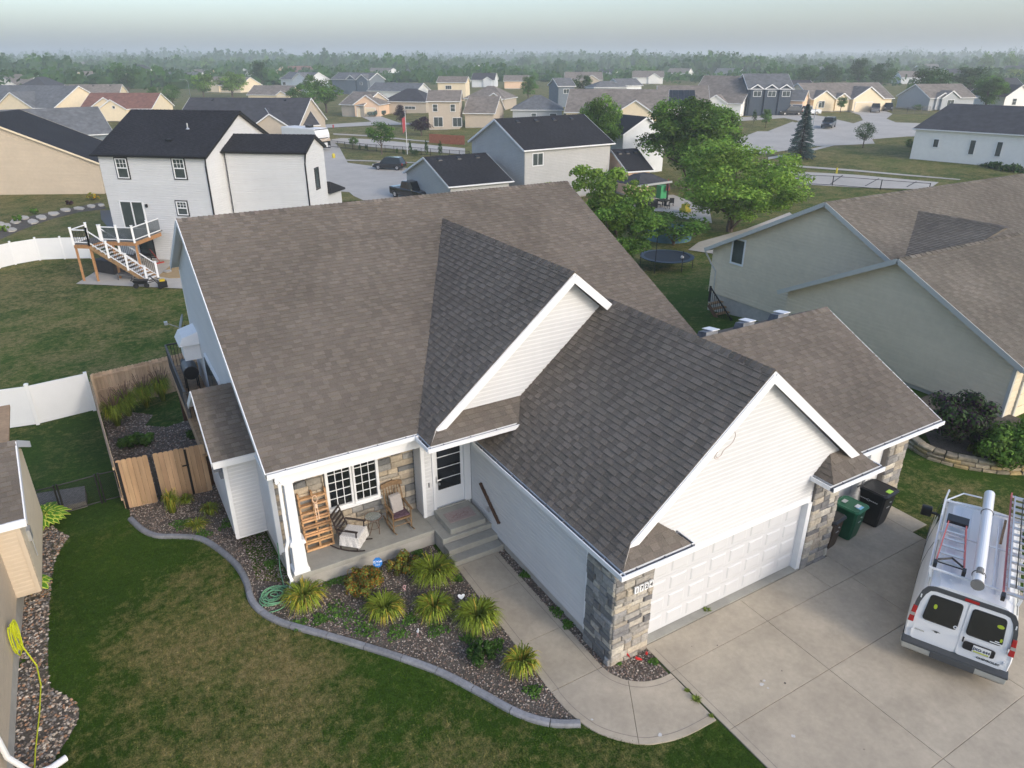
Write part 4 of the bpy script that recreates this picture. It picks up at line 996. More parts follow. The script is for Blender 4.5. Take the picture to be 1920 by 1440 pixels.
fh("grey roofed house with white trimmed gable between the beige and white houses",5,262,214,250,203,"wall_slate","roof_gray",gables=((0,.34,1.0),),**NL)
fh("brown roofed cream house left of the twin trees",462,178,541,178,160,"wall_cream","roof_taupe",gables=((.7,.98,.4),),wins=(('G0',.7,.9,2.4,1.2,3,1),),**NL)
fh("blue grey two storey house with white gable above the twin trees",524,149,578,149,135,"wall_pale","roof_gray",eh=5.4,gables=((.45,.95,.4),),wins=(('F',1,3.4,2.0,1.2,2,1),),**NL)
fh("dark red roofed house behind the blue grey house",550,139,602,138,124,"wall_peach","roof_red",**NL)
fh("navy roofed house with two small white gables",620,149,692,149,136,"wall_slate","roof_gray",eh=5.2,gables=((.4,.66,.3),(.68,.98,.5)),wins=(('G1',1.5,3.6,1.2,1.0),),**NL)
fh("grey garage with black roof before the navy roofed house",632,158,672,158,147,"wall_gray","roof_dark",**NL)
fh("long grey roofed white house left of the centre",688,171,780,171,155,"wall_white","roof_gray",**NL)
fh("brown roofed house attached to the peach garage",636,196,682,197,172,"wall_taupe","roof_taupe",**NL)
fh("peach gabled garage with a wide cream door facing the driveway",661,197,712,196,178,"wall_peach","roof_taupe",kind='G',dep=12,doors=(('L',.55,5.0,2.3,"wall_cream"),),**NL)
fh("dark hip roofed house behind the peach garage",715,191,800,190,166,"wall_taupe","roof_dark",hip=5,wins=(('F',6,1.2,3,.8,3,1),),**NL)
fh("taupe two storey house with brown roof behind the purple leaved tree",799,191,863,189,169,"wall_taupe","roof_taupe",eh=5.6,wins=(('F',.9,3.7,1.1,1.5),('F',4.6,3.7,1.1,1.5),('F',1.0,.7,2.0,2.0,2,1),('F',5.0,.7,2.0,1.9,2,1)),**NL)
fh("attached brown roofed garage right of the taupe two storey house",868,213,928,212,180,"wall_taupe","roof_taupe",**NL)
fh("brown hip roofed house with a pale garage door in the centre distance",868,185,947,185,161,"wall_taupe","roof_taupe",hip=5,gables=((.55,.95,.8),),doors=(('G0',.8,3.6,2.2,"wall_cream"),),**NL)
fh("cream two storey house with grey roof in the centre distance",818,155,874,154,143,"wall_cream","roof_taupe",eh=5.4,wins=(('F',2.4,3.5,2.0,1.2,3,1),),**NL)
fh("grey hip roofed house with white gutters left of the round green tree",958,207,1057,205,178,"wall_gray","roof_gray",hip=5,wins=(('F',4,1.2,1.2,1.2),('F',8,1.2,1.6,1.2),('F',11,1.2,1.6,1.2)),**NL)
fh("slate blue two storey house above the grey hip roof",1046,162,1080,161,146,"wall_slate","roof_gray",eh=5.4,wins=(('F',1.4,3.6,2.6,1.2,3,1),),**NL)
fh("peach house with brown roof above the centre",944,152,991,152,141,"wall_peach","roof_taupe",**NL)
fh("tan house with a broad front gable and porch right of the tall green tree",1058,212,1252,211,167,"wall_cream","roof_taupe",gables=((.5,.88,1.0),),wins=(('F',13,.4,1.6,2.0,2,1),('G0',5,.5,1.8,1.9,2,1)),**NL)
fh("pale grey gable ended house with dark roof behind the big tree",1168,255,1254,245,219,"wall_pale","shingle_black",eh=5.3,kind='G',dep=11,lap=True,name="distant_house",vents=2)
fh("low house with black roof and peach wall by the gazebo",1176,322,1226,319,279,"wall_peach","shingle_black",eh=2.9,lap=True,name="distant_house",vents=3)
fh("small grey hip roof behind the tan gabled house",1113,164,1178,163,152,"wall_gray","roof_gray",hip=4,**NL)
fh("pale blue gabled house left of the solar panel roof",1163,161,1206,160,147,"wall_pale","roof_gray",**NL)
fh("tall white house with a taupe roof right of the solar panels",1290,192,1392,194,142,"wall_white","roof_taupe",gables=((.3,.75,.6),),wins=(('G0',2,.8,1.4,1.6),),**NL)
SP = fh("white house wing with solar panels on its brown roof",1232,201,1332,200,160,"wall_pale","roof_taupe",**NL)
fh("navy two storey house with white dormers",1402,168,1490,165,138,"wall_navy","roof_gray",eh=5.7,gables=((.05,.34,.25),(.36,.65,.25),(.67,.96,.25)),wins=(('G0',.6,4.3,1.8,1.2,2,1),('G1',.6,4.3,1.8,1.2,2,1),('G2',.6,4.3,1.8,1.2,2,1)),**NL)
fh("stone fronted porch and garage wing of the navy house",1402,186,1508,189,168,"wall_peach","roof_gray",doors=(('F',6.2,3.4,2.1,"door_gray"),('F',9.8,2.2,2.1,"door_gray")),**NL)
fh("cream ranch house with three front gables beside the cul-de-sac",1522,186,1677,184,155,"wall_cream","roof_taupe",gables=((.01,.28,.5),(.28,.46,.3),(.46,.84,1.2)),wins=(('G0',1.4,1.0,1.6,1.6,2,1),),doors=(('G2',.6,4.9,2.2,"wall_cream"),('F',15.3,2.6,2.1,"wall_cream")),**NL)
fh("brick fronted house with brown roof right of the dark trees",1744,184,1832,183,157,"wall_gray","roof_taupe",gables=((.12,.42,.4),(.2,.6,1.0)),wins=(('G1',1.5,1.0,2.0,1.6,2,1),),**NL)
fh("white gable ended house at the right edge of the photo",1886,182,1940,181,159,"wall_white","roof_dark",kind='G',dep=12,wins=(('L',2.5,1.0,1.4,1.6),),**NL)
fh("dark roofed house between the navy and cream houses",1484,171,1532,171,150,"wall_slate","roof_dark",**NL)
fh("faint grey house far beyond the round trees on the right",1118,138,1150,138,130,"wall_white","roof_dark",gables=((.1,.5,.2),(.5,.9,.2)),**NL)
for i,(x,wd,y,yr,wl,rf,lb) in enumerate(((420,34,131,121,"wall_pale","roof_gray","pale house half hidden in the woods left of centre"),(1250,40,137,128,"wall_white","roof_taupe","white house speck beyond the solar roof"),(1690,44,145,133,"wall_pale","roof_taupe","pale house behind the dark tree row on the right"),
   (895,38,133,124,"wall_peach","roof_taupe","small peach house in the hazy centre"),(1340,46,137,128,"wall_gray","roof_gray","grey house at the foot of the far right woods"),(745,34,134,125,"wall_taupe","roof_taupe","brown house among the hazy centre trees"),(60,60,124,115,"wall_peach","roof_taupe","brown roofed house under the far left woods"),(1860,60,160,146,"wall_gray","roof_dark","dark roofed house under the right hand woods"))):
    fh(lb,x,y,x+wd,y,yr,wl,rf,**NL)
# a further belt of houses between the trees
qh = random.Random(31)
for i,(x,y,lb) in enumerate(((205,146,"house with a low roof just above the dark red roof"),(330,150,"hazy house beside the curved street lamp"),(395,125,"faint pale house above the light crowned trees"),(415,160,"brown roofed house between the light crowned trees and cream house"),(500,128,"faint tan house above the cream brown roofed house"),(585,118,"faint roof above the dark red house behind the twin trees"),(655,126,"faint tan house straight above the navy roofed house"),(700,140,"small pale house between the navy and long grey roofs"),(775,141,"peach house left of the cream two storey house"),(800,120,"faint white house in the hazy centre"),(905,150,"brown house straight above the brown hip roof"),(1000,129,"faint pale house above the slate blue house"),(1095,150,"grey house between the slate blue and small hip roofed houses"),(1160,128,"faint white house above the small grey hip roof"),(1215,145,"tan house left of the solar panels"),(1400,128,"faint house straight above the navy dormer house"),(1560,135,"pale roof above the cream ranch trees"),(1745,131,"pale house above the wide dark tree"),(1810,140,"brown house above the brick fronted house"),(1905,132,"faint house at the right frame edge"),(140,118,"faint house above the tan gable end"),(870,132,"faint grey house above the cream two storey house"))):
    wd = qh.uniform(30,52)*(y-85)/45; fh(lb,x-wd/2,y,x+wd/2,y-qh.uniform(-.4,.4),y-9*(y-88)/45-qh.uniform(0,3),qh.choice(["wall_cream","wall_white","wall_taupe","wall_pale","wall_peach"]),qh.choice(["roof_taupe","roof_gray","roof_taupe","roof_dark"]),gables=((.1,.45,.5),) if i%2 else ((.5,.9,.5),),**NL)
# solar array
for c in range(5):
    for r_ in range(3):
        m = MB(); sl = .5; y0 = .9+r_*1.75; x0 = 2.2+c*1.2; e = 2.95+.05
        z = lambda y: e+sl*y+.08
        m.hexa([(x0,y0,z(y0)),(x0+1.15,y0,z(y0)),(x0+1.15,y0+1.68,z(y0+1.68)),(x0,y0+1.68,z(y0+1.68))],[(x0,y0,z(y0)+.05),(x0+1.15,y0,z(y0)+.05),(x0+1.15,y0+1.68,z(y0+1.68)+.05),(x0,y0+1.68,z(y0+1.68)+.05)])
        m.build("solar_panel","glass_dark",SP)
# white warehouses on the horizon
for (x,wd,y,lb) in ((316,20,122,"low white warehouse on the left horizon, the shorter one"),(354,34,118,"low white warehouse on the left horizon, the longer one")):
    a = G(x,y); b = G(x+wd,y); T = thing("warehouse",lb,"warehouse",(a.x,a.y,a.z),math.atan2(b.y-a.y,b.x-a.x)); L = (b-a).length
    m = MB(); m.box(0,L,0,20,0,5); m.build("wall","wall_white",T); m = MB(); m.hexa([(-.4,-.4,5),(L+.4,-.4,5),(L+.4,20.4,5),(-.4,20.4,5)],[(0,9.5,6),(L,9.5,6),(L,10.5,6),(0,10.5,6)]); m.build("roof","wall_pale",T)
# house at the lower left edge
LH = thing("neighbour_house","tan house at the lower left edge with brown shingle roof and a coiled yellow hose","house",(-5,16,0))
rl = random.Random(3)
m = MB(); pls = [[(-6.5,17.3,2.72),(-2.72,17.3,2.72),(-2.72,19.4,3.75),(-6.5,19.4,3.75)],[(-6.5,21.5,2.72),(-2.72,21.5,2.72),(-2.72,19.4,3.75),(-6.5,19.4,3.75)]]
for p in pls: slab3(m,p,.12)
lr = m.build("roof","trim_white",LH,world=True)
m = MB()
for p in pls: add_courses(m,mk_plane(p,rl))
m.build("shingles","shingle_brown",lr,world=True,kind='stuff'); caps(lr,(-6.5,19.4,3.75),(-2.72,19.4,3.75),.15,.07,"shingle_brown",rl)
m = MB(); m.beam((-2.70,17.3,2.64),(-2.70,19.4,3.67),.03,.17); m.beam((-2.70,21.5,2.64),(-2.70,19.4,3.67),.03,.17); m.box(-6.5,-2.7,17.25,17.3,2.55,2.74); m.build("fascia","trim_white",LH,world=True)
lap_wall("siding",(-6.5,17.55,0),(1,0,0),[(0,.6),(3.60,.6),(3.60,2.6),(0,2.6)],LH,"siding_tan")
m = MB(); m.box(-2.98,-2.885,17.50,17.60,.56,2.6); m.box(-6.5,-2.89,17.56,21.2,.52,.6); m.build("corner_board","siding_tan",LH,world=True)
lap_wall("siding",(-2.9,17.6,0),(0,1,0),[(0,.6),(3.6,.6),(3.6,2.7),(1.8,3.6),(0,2.7)],LH,"siding_beige")
lap_wall("siding",(-3.42,8.0,0),(0,1,0),[(0,.55),(14.6,.55),(14.6,2.45),(0,2.45)],LH,"siding_tan")
m = MB(); m.box(-3.7,-3.44,8,22.6,-1.0,.56); m.build("foundation","foundation",LH,world=True)
m = MB(); m.box(-2.88,-2.80,18.0,18.25,1.7,2.0); m.tube([(-2.82,18.1,1.7),(-2.82,18.1,1.2)],.015); m.build("utility_box","aluminium",LH,world=True)
m = MB(); m.hexa([(-7,21.8,2.52),(-3.22,21.8,2.52),(-3.3,24.8,2.52),(-7,24.8,2.52)],[(-7,21.8,2.6),(-3.22,21.8,2.6),(-3.3,24.8,2.6),(-7,24.8,2.6)]); m.build("deck_roof","cedar",LH,world=True)
for y in (21.2,): m = MB(); m.box(-3.42,-3.38,y,y+1.2,1.2,2.2); m.build("window","trim_white",LH,world=True)
m = MB(); m.tube([(-3.36,12.2,2.2),(-3.30,12.2,.9),(-3.15,12.2,.55),(-3.05,12.25,.25),(-2.75,12.35,.12)],.05,8); m.tube([(-2.8,12.33,.13),(-2.55,12.45,.12)],.065,8); m.build("downspout","trim_white",LH,world=True)
pm("hose_yellow",(.50,.55,.02),.5); pm("hose_green",(.16,.36,.20),.5,.15,8)
m = MB(); q = random.Random(2)
for k in range(6):
    a = -3.30+q.uniform(-.03,.06); b = 15.6+q.uniform(-.12,.12); l = q.uniform(.5,.95); w_ = q.uniform(.08,.22)
    m.tube(smooth_path([(0,0),(1,0)],1) and [Vector((a+.02*math.sin(t*6.28),b+w_*math.sin(t*6.28),1.25-l*(.5-.5*math.cos(t*6.28)))) for t in [i/16 for i in range(17)]],.014,5)
m.tube([(-3.25,15.6,.7),(-3.05,15.3,.2),(-3.0,14.8,.06),(-3.02,14,.05),(-3.08,13,.05),(-3.1,12,.05),(-3.2,10.5,.05)],.014,5)
tag(m.build("garden_hose","hose_yellow"),"yellow hose coiled on the tan house wall and trailing over the rocks","hose")
# ---------------- roads and pavements ----------------
def ground_px(name, px, dz, mat, step=4): return sheet(name, gpoly(px), dz, mat, step=step)
ground_px("road",[(600,262),(620,262),(636,276),(652,306),(690,311),(760,316),(806,320),(806,350),(790,374),(735,380),(682,377),(663,368),(655,362),(640,361),(620,366),(600,372),(596,330),(600,300)],.05,"concrete_far")
ground_px("lawn_island",[(629,367),(640,361),(655,362),(663,369),(680,378),(640,380),(628,377)],.09,"grass")
ground_px("road",[(622,262),(640,260),(700,262),(760,268),(872,279),(872,291),(790,284),(700,277),(640,270),(622,268)],.07,"concrete_far")
ground_px("sidewalk",[(625,251),(700,255),(780,263),(872,270),(872,272),(780,265),(700,257),(625,253)],.07,"concrete_far")
ground_px("road",[(560,238),(597,235),(697,229),(672,217),(706,216),(748,231),(800,232),(800,234),(700,236),(620,240),(560,242)],.08,"concrete_far",6)
ground_px("sidewalk",[(640,300),(700,302),(800,306),(800,308),(700,304),(640,302)],.06,"concrete_far")
ground_px("road",[(1440,321),(1480,322),(1600,328),(1760,343),(1740,356),(1600,352),(1480,345),(1440,342)],.05,"concrete_far")
ground_px("sidewalk",[(1440,309),(1500,312),(1600,319),(1700,328),(1800,337),(1800,339),(1700,331),(1600,322),(1500,315),(1440,311)],.06,"concrete_far")
ground_px("road",[(1420,247),(1445,247),(1468,239),(1500,228),(1470,222),(1420,226),(1380,228),(1380,221),(1440,217),(1504,213),(1545,219),(1600,232),(1618,226),(1612,216),(1590,209),(1655,207),(1674,214),(1662,223),(1680,230),(1740,232),(1740,256),(1700,257),(1635,262),(1640,270),(1600,272),(1530,275),(1480,282),(1440,288),(1380,290),(1380,262)],.05,"concrete_far",6)
ground_px("sidewalk",[(1440,247),(1449,250),(1492,231),(1486,229)],.1,"concrete_far",6)
ground_px("sidewalk",[(1440,296),(1500,285),(1560,271),(1570,272),(1505,289),(1440,300)],.07,"concrete_far",6)
pm("asphalt_crack",(.06,.06,.06),.9)
for i,(a,b) in enumerate((((1515,327),(1495,337)),((1580,330),(1557,346)),((1648,336),(1622,350)),((1718,342),(1700,352)))):
    A,B = G(*a),G(*b); m = MB(); m.beam((A.x,A.y,A.z+.062),(B.x,B.y,B.z+.062),.14,.01); m.build("road_joint","asphalt_crack",kind='structure')
# patio of the white house
pt = [(143,534),(220,485),(300,470),(350,470),(395,500),(395,545)]
sheet("patio",gpoly(pt),.05,"concrete_far",3)
A,B = G(143,534),G(395,538)
# flagstone path beside the beige house
bp = gpoly([(0,425),(60,405),(110,395),(190,380),(200,392),(150,398),(100,410),(40,432),(0,450)])
sheet("side_bed",bp,.02,"mulch",4)
FSL = [(12,425,22,10),(30,417,22,8),(46,410,18,8),(62,417,22,9),(78,409,24,9),(100,402,24,8),(124,395,22,7),(148,392,20,6),(172,388,18,6),(190,386,14,5),(20,432,26,8),(3,421,14,8)]
fp = thing("flagstone_path","pale flagstones set along the foot of the beige house at the left edge","path",tuple(G(90,405)))
pm("flagstone",(.50,.45,.38),.9,.12,2)
for i,(x,y,w_,h_) in enumerate(FSL):
    P = [G(x+math.cos(a)*w_/2*rnd.uniform(.8,1.1),y+math.sin(a)*h_/2*rnd.uniform(.8,1.1)) for a in [2*math.pi*k/7 for k in range(7)]]
    m = prism([(p.x,p.y) for p in P],G(x,y).z,G(x,y).z+.12); m.build("stone","flagstone",fp,world=True)
# ---------------- vegetation ----------------
def crown_mesh(name, n, nl, seed, ls, shape='round', lr=(.13,.24), tone=(.55,1.5), mat="leaf_far"):
    q = random.Random(seed); m = MB(); m.hc = True; L = []
    for i in range(nl):
        while True:
            x,y,z = q.uniform(-1,1),q.uniform(-1,1),q.uniform(-1,1); r = math.sqrt(x*x+y*y+z*z)
            if .35 < r < .86: break
        zz = .5+.5*z*.85
        k = {'round':1,'oval':.8,'cone':max(.12,1.05-zz*.95),'wide':1.12,'egg':1.15-.5*zz}[shape]
        if z < -.35 and shape != 'cone': k *= .8
        L.append((x*.5*k,y*.5*k,zz,q.uniform(*lr)*(.75 if shape == 'cone' else 1),q.uniform(*tone)))
    tot = sum(l[3]**2 for l in L)
    for (cx,cy,cz,r,t) in L:
        for k in range(int(n*r*r/tot)):
            a = q.uniform(0,6.283); u = q.uniform(-.55,1); s_ = math.sqrt(1-u*u); rr = r*(q.random()**.35)
            d = Vector((s_*math.cos(a),s_*math.sin(a),u)); p = Vector((cx,cy,cz))+Vector((d.x*rr,d.y*rr,d.z*rr*.85))
            nn = (d+Vector((q.gauss(0,.6),q.gauss(0,.6),q.gauss(0,.6)+.25))).normalized(); t1 = nn.cross(Vector((q.gauss(0,1),q.gauss(0,1),q.gauss(0,1)))).normalized(); t2 = nn.cross(t1)
            w1 = ls*q.uniform(.6,1.3); w2 = w1*q.uniform(.5,.9); c = t*q.uniform(.72,1.28); col = (c*q.uniform(.9,1.12),c,c*q.uniform(.8,1.05)); b = len(m.v)
            m.v += [tuple(p-t1*w1),tuple(p-t2*w2),tuple(p+t1*w1),tuple(p+t2*w2)]; m.f.append((b,b+1,b+2,b+3)); m.c.append(col); m.m.append(0)
    return m.mesh(name,mat), L
def trunk_mesh(L, seed, zt=.45, r=.022, limbs=7):
    q = random.Random(seed); m = MB(); m.tube([(0,0,-.28),(q.uniform(-.02,.02),q.uniform(-.02,.02),.05),(0,0,zt)],[r*1.3,r,r*.6],7)
    for l in sorted(L,key=lambda l:-l[3])[:limbs]:
        z0 = q.uniform(-.02,zt*.8); m.tube([(0,0,z0),(l[0]*.5,l[1]*.5,(z0+l[2])*.5-.03),(l[0],l[1],l[2])],[r*.5,r*.32,r*.1],5,cap=False)
    return m.mesh("trunk","bark")
PROT = {}
def proto(key, **k):
    me,L = crown_mesh("crown",**k); PROT[key] = (me,trunk_mesh(L,k['seed']))
for i in range(4): proto('far%d'%i,n=900,nl=18+i*3,seed=20+i,ls=.042,shape=['round','oval','wide','egg'][i])
for i in range(3): proto('mid%d'%i,n=3200,nl=40,seed=40+i,ls=.024,shape=['round','oval','egg'][i],lr=(.09,.19))
proto('big0',n=26000,nl=150,seed=51,ls=.0115,shape='oval',lr=(.05,.115),tone=(.4,1.5)); proto('big1',n=26000,nl=170,seed=52,ls=.0105,shape='round',lr=(.05,.105),tone=(.7,1.7)); proto('big2',n=15000,nl=100,seed=53,ls=.0125,shape='oval',lr=(.055,.125),tone=(.5,1.6))
proto('big3',n=18000,nl=130,seed=54,ls=.0125,shape='round',lr=(.045,.1),tone=(.55,1.5))
proto('ball',n=2600,nl=60,seed=61,ls=.022,shape='round',lr=(.14,.2),tone=(.6,1.3)); proto('cone',n=900,nl=40,seed=62,ls=.03,shape='cone',lr=(.1,.16))
def leafmat(name,base,col,tr=.3):
    pm(name,col,.65,.2,2,tint=True,trans=tr,spec=.2)
leafmat("leaf_dark","",(0.044,0.098,0.018)); leafmat("leaf_light","",(0.137,0.240,0.036)); leafmat("leaf_mid","",(0.081,0.169,0.026)); leafmat("leaf_blue","",(0.098,0.150,0.137)); leafmat("leaf_purple","",(0.052,0.029,0.039)); leafmat("leaf_yellow","",(0.208,0.273,0.058)); leafmat("leaf_burg","",(0.046,0.023,0.046)); leafmat("leaf_olive","",(0.169,0.202,0.039))
MC = {}
def tree(label, key, pos, h, wd, mat, rz=0, clear=.2, name="tree", cat="tree", group=None, trunk=True):
    me,tm = PROT[key]; T = thing(name,label,cat,tuple(pos),rz,group)
    kk = (key,mat)
    if kk not in MC: c = me.copy(); c.materials.clear(); c.materials.append(MATS[mat]); MC[kk] = c
    ch = h*(1-clear); o = bpy.data.objects.new("crown",MC[kk]); COL.objects.link(o); o.parent = T; o.location = (0,0,h*clear); o.scale = (wd,wd,ch)
    if trunk:
        t = bpy.data.objects.new("trunk",tm); COL.objects.link(t); t.parent = T; t.location = (0,0,h*clear); t.scale = (wd,wd,ch)
    return T
def tpx(label,key,bx,by,wpx,hpx,mat,**k):
    p = G(bx,by); d = depth(p); return tree(label,key,p,hpx*d/FPX*1.0,wpx*d/FPX,mat,rz=rnd.uniform(0,6),**k)
# near and middle trees
def tfix(label,key,bx,dist_y,zg,topy,wpx,mat,**k):
    """tree standing on ground at y=dist_y under pixel column bx, its top at pixel row topy"""
    lo,hi = 60,1400
    for i in range(40):
        py = (lo+hi)/2; d = ray(bx,py); p = _C+d*(dist_y/d.y) if d.y > 0 else _C
        if p.z > terr(p.x,p.y): lo = py
        else: hi = py
    h0,h1 = .5,30
    for i in range(40):
        h = (h0+h1)/2
        if proj((p.x,p.y,terr(p.x,p.y)+h))[1] > topy: h0 = h
        else: h1 = h
    return tree(label,key,(p.x,p.y,terr(p.x,p.y)),h,wpx*depth(p)/FPX,mat,rz=rnd.uniform(0,6),**k)
leafmat("leaf_near","",(.105,.200,.032)); leafmat("leaf_bright","",(.165,.270,.045))
tfix("tall dark green tree left of the lighter tree, behind the main roof ridge",'big0',1288,66,-2.6,158,235,"leaf_near",clear=.04)
tfix("broad light green tree with open branches above the beige neighbour roof",'big1',1372,47,-2.6,240,285,"leaf_bright",clear=.0)
tfix("loose branched green tree growing behind the right end of the main ridge",'big3',1105,44,-2.6,282,225,"leaf_bright",clear=.10)
tfix("lower green tree tucked between the main roof and the trampoline",'big3',1150,41,-2.6,345,200,"leaf_near",clear=.1)
tfix("upright oval green tree beside the black roofed two storey house",'big2',1124,79,-2.4,155,118,"leaf_near",clear=.1)
tfix("small dark tree hanging over the trampoline",'mid0',1262,46,-2.6,385,125,"leaf_mid",clear=.05)
tfix("light green sapling crown peeking over the beige neighbour roof",'mid1',1470,52,-2.6,330,60,"leaf_light",clear=.3)
tpx("round lollipop shaped tree on the dry lawn island",'ball',1617,280,42,49,"leaf_dark",clear=.25)
tpx("neat green tree in front of the flagpole near the parked black car",'mid0',716,290,54,66,"leaf_mid",clear=.2)
tpx("purple leaved tree right of the flagpole",'mid1',790,255,52,38,"leaf_purple",clear=.1)
tpx("reddish small tree left of the taupe two storey house",'mid2',753,238,26,42,"leaf_purple",clear=.15)
tpx("twin tree on the left, leaning against its neighbour",'mid1',562,206,56,52,"leaf_mid",clear=.1); tpx("twin tree on the right, the fuller one before the peach garage",'mid0',612,212,74,66,"leaf_mid",clear=.12)
tpx("tall tree behind the two twin trees",'mid2',588,196,36,56,"leaf_mid",clear=.1)
tpx("small round shrub tree beside the black metal fence",'mid0',664,279,20,24,"leaf_mid",clear=.15)
tpx("bright green tree left of the dark red roof",'ball',93,203,54,30,"leaf_light",clear=.1)
tpx("slim tree before the long brown roofed house",'mid1',132,200,24,42,"leaf_mid",clear=.1)
tpx("light green tree between the grey and black roofs at far left",'mid2',75,168,48,36,"leaf_mid",clear=.1)
tpx("big dark green tree at the end of the long brown roof",'mid0',243,175,48,52,"leaf_dark",clear=.05)
tpx("dark rounded tree right of the red roofed house",'mid2',290,194,28,32,"leaf_mid",clear=.05)
tpx("round green tree beside the lamp post",'ball',325,196,42,36,"leaf_mid",clear=.1)
tpx("light crowned wide tree left of the street pair",'mid1',382,182,52,46,"leaf_light",clear=.05); tpx("light crowned wide tree right of the street pair",'mid0',437,182,66,50,"leaf_light",clear=.05)
tpx("dark pointed tree beside the cream house",'mid2',492,164,42,50,"leaf_dark",clear=.05)
tpx("tree in front of the grey roofed white house",'mid0',713,184,34,28,"leaf_mid",clear=.05)
tpx("tree before the cream two storey house",'mid1',857,176,30,24,"leaf_mid",clear=.05)
tpx("green tree left of the slate blue house",'mid2',990,185,40,42,"leaf_mid",clear=.05)
tpx("dark tree right of the slate blue house",'mid0',1092,180,44,42,"leaf_dark",clear=.05)
for i,(x,y,w_,h_,lb) in enumerate(((1510,160,44,38,"tree left of the dark row behind the cream ranch house"),(1560,160,42,42,"first big dark tree behind the cream ranch roof"),(1607,160,50,50,"tallest dark tree behind the cream ranch roof"),(1650,165,52,50,"third dark tree behind the cream ranch roof"),
   (1742,190,80,66,"wide dark tree between the cream ranch and the brick house"),(1815,178,86,52,"broad dark tree behind the brick house"),(1708,195,36,42,"light green tree beside the wooden fence"))):
    tpx(lb,'mid%d'%(i%3),x,y,w_,h_,"leaf_dark" if i != 6 else "leaf_mid",clear=.04)
tpx("bushy green tree in front of the long white ranch house",'big2',1845,205,84,66,"leaf_mid",clear=.02)
tpx("yellowish tree at the right edge distance",'mid1',1900,150,34,22,"leaf_yellow",clear=.05)
tpx("slender green tree before the grey garage door of the navy house",'mid2',1435,240,26,36,"leaf_mid",clear=.15)
tpx("dark pointed shrub by the navy house porch",'cone',1413,232,16,28,"leaf_dark",clear=.02,name="shrub",cat="shrub")
tpx("slim tree before the arched window of the cream house",'mid1',1575,212,24,32,"leaf_mid",clear=.2)
for i,(x,y,w_,h_,lb) in enumerate(((675,282,9,12,"smallest dark cone shrub beside the lawn"),(687,284,9,14,"second cone shrub from the left"),(745,291,8,15,"slim cone shrub left of the flagpole"),(757,293,10,14,"stubby cone shrub beside the flagpole"),(770,292,10,32,"tall column shrub at the flagpole"),(800,296,12,38,"tall narrow arborvitae left of the pair"),(826,298,13,38,"tall narrow arborvitae right of the pair"),(779,292,18,12,"low shrub heap beside the flagpole"))):
    tpx(lb,'cone' if i < 7 else 'ball',x,y,w_*1.15,h_,"leaf_dark",clear=.01,name="shrub",cat="shrub",trunk=False)
for i,(x,y,w_,h_,lb) in enumerate(((1703,278,17,18,"small round shrub at the corner of the white ranch house"),(1773,290,14,22,"upright shrub between two windows of the white ranch house"),(1863,308,16,24,"taller upright shrub along the white ranch house wall"),(1595,208,16,12,"low shrub before the cream house"),(1720,208,22,12,"round shrub beside the grey wooden fence"))):
    tpx(lb,'ball',x,y,w_,h_,"leaf_mid",clear=.01,name="shrub",cat="shrub",trunk=False)
# hedge along the white ranch house
def hedge(name,label,pxs,hm,wm,mat,n,seed,kind=None):
    q = random.Random(seed); m = MB(); m.hc = True; P = [G(*p) for p in pxs]
    for i in range(n):
        k = q.random()*(len(P)-1); a = P[int(k)]; b = P[min(int(k)+1,len(P)-1)]; p = a.lerp(b,k-int(k))+Vector((q.gauss(0,wm/2),q.gauss(0,wm/2),q.random()**.7*hm*(.6+.4*math.sin(k*9))))
        t1 = Vector((q.gauss(0,1),q.gauss(0,1),q.gauss(0,1))).normalized(); t2 = t1.orthogonal().normalized(); s_ = q.uniform(.1,.22); c = tv(q,.5,1.4); bb = len(m.v)
        m.v += [tuple(p-t1*s_),tuple(p-t2*s_),tuple(p+t1*s_),tuple(p+t2*s_)]; m.f.append((bb,bb+1,bb+2,bb+3)); m.c.append(c); m.m.append(0)
    return tag(m.build(name,mat),label,"hedge")
hedge("hedge","low dark green planting along the wall of the white ranch house",[(1708,275),(1760,287),(1820,303),(1870,318),(1920,325)],.9,.8,"leaf_dark",2600,3)
# blue spruce
def spruce(label,pos,h,r,seed,mat="leaf_blue"):
    q = random.Random(seed); T = thing("spruce_tree",label,"tree",tuple(pos)); m = MB(); m.hc = True
    lv = 26
    for i in range(lv):
        z = .04+.95*i/lv; R_ = (1-z)**.72*(1+.12*math.sin(i*2.4)); nb = int(9+20*(1-z))
        for k in range(nb):
            a = q.uniform(0,6.283); l = R_*q.uniform(.82,1.08); d = Vector((math.cos(a),math.sin(a),0)); c = q.uniform(.65,1.35)
            for j in range(7):
                t = (j+.5)/7; p = d*(l*r*t)+Vector((0,0,h*z+.25*r*(.15-t*t*.45)*(1.2)))
                for s_ in (-1,1):
                    sd = Vector((-d.y,d.x,0))*s_; w_ = r*.13*(1.15-t); b = len(m.v); up = Vector((0,0,r*.02))
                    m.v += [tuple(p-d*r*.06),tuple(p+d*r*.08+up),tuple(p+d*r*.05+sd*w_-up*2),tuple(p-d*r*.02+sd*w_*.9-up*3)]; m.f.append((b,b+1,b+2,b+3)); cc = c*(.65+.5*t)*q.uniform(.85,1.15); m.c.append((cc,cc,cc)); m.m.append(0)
    m.build("crown",mat,T); m = MB(); m.tube([(0,0,0),(0,0,h*.9)],[r*.07,r*.01],6); m.build("trunk","bark",T); return T
p = G(1499,298); spruce("blue spruce standing on the lawn by the cul-de-sac",p,98*depth(p)/FPX,27*depth(p)/FPX,1)
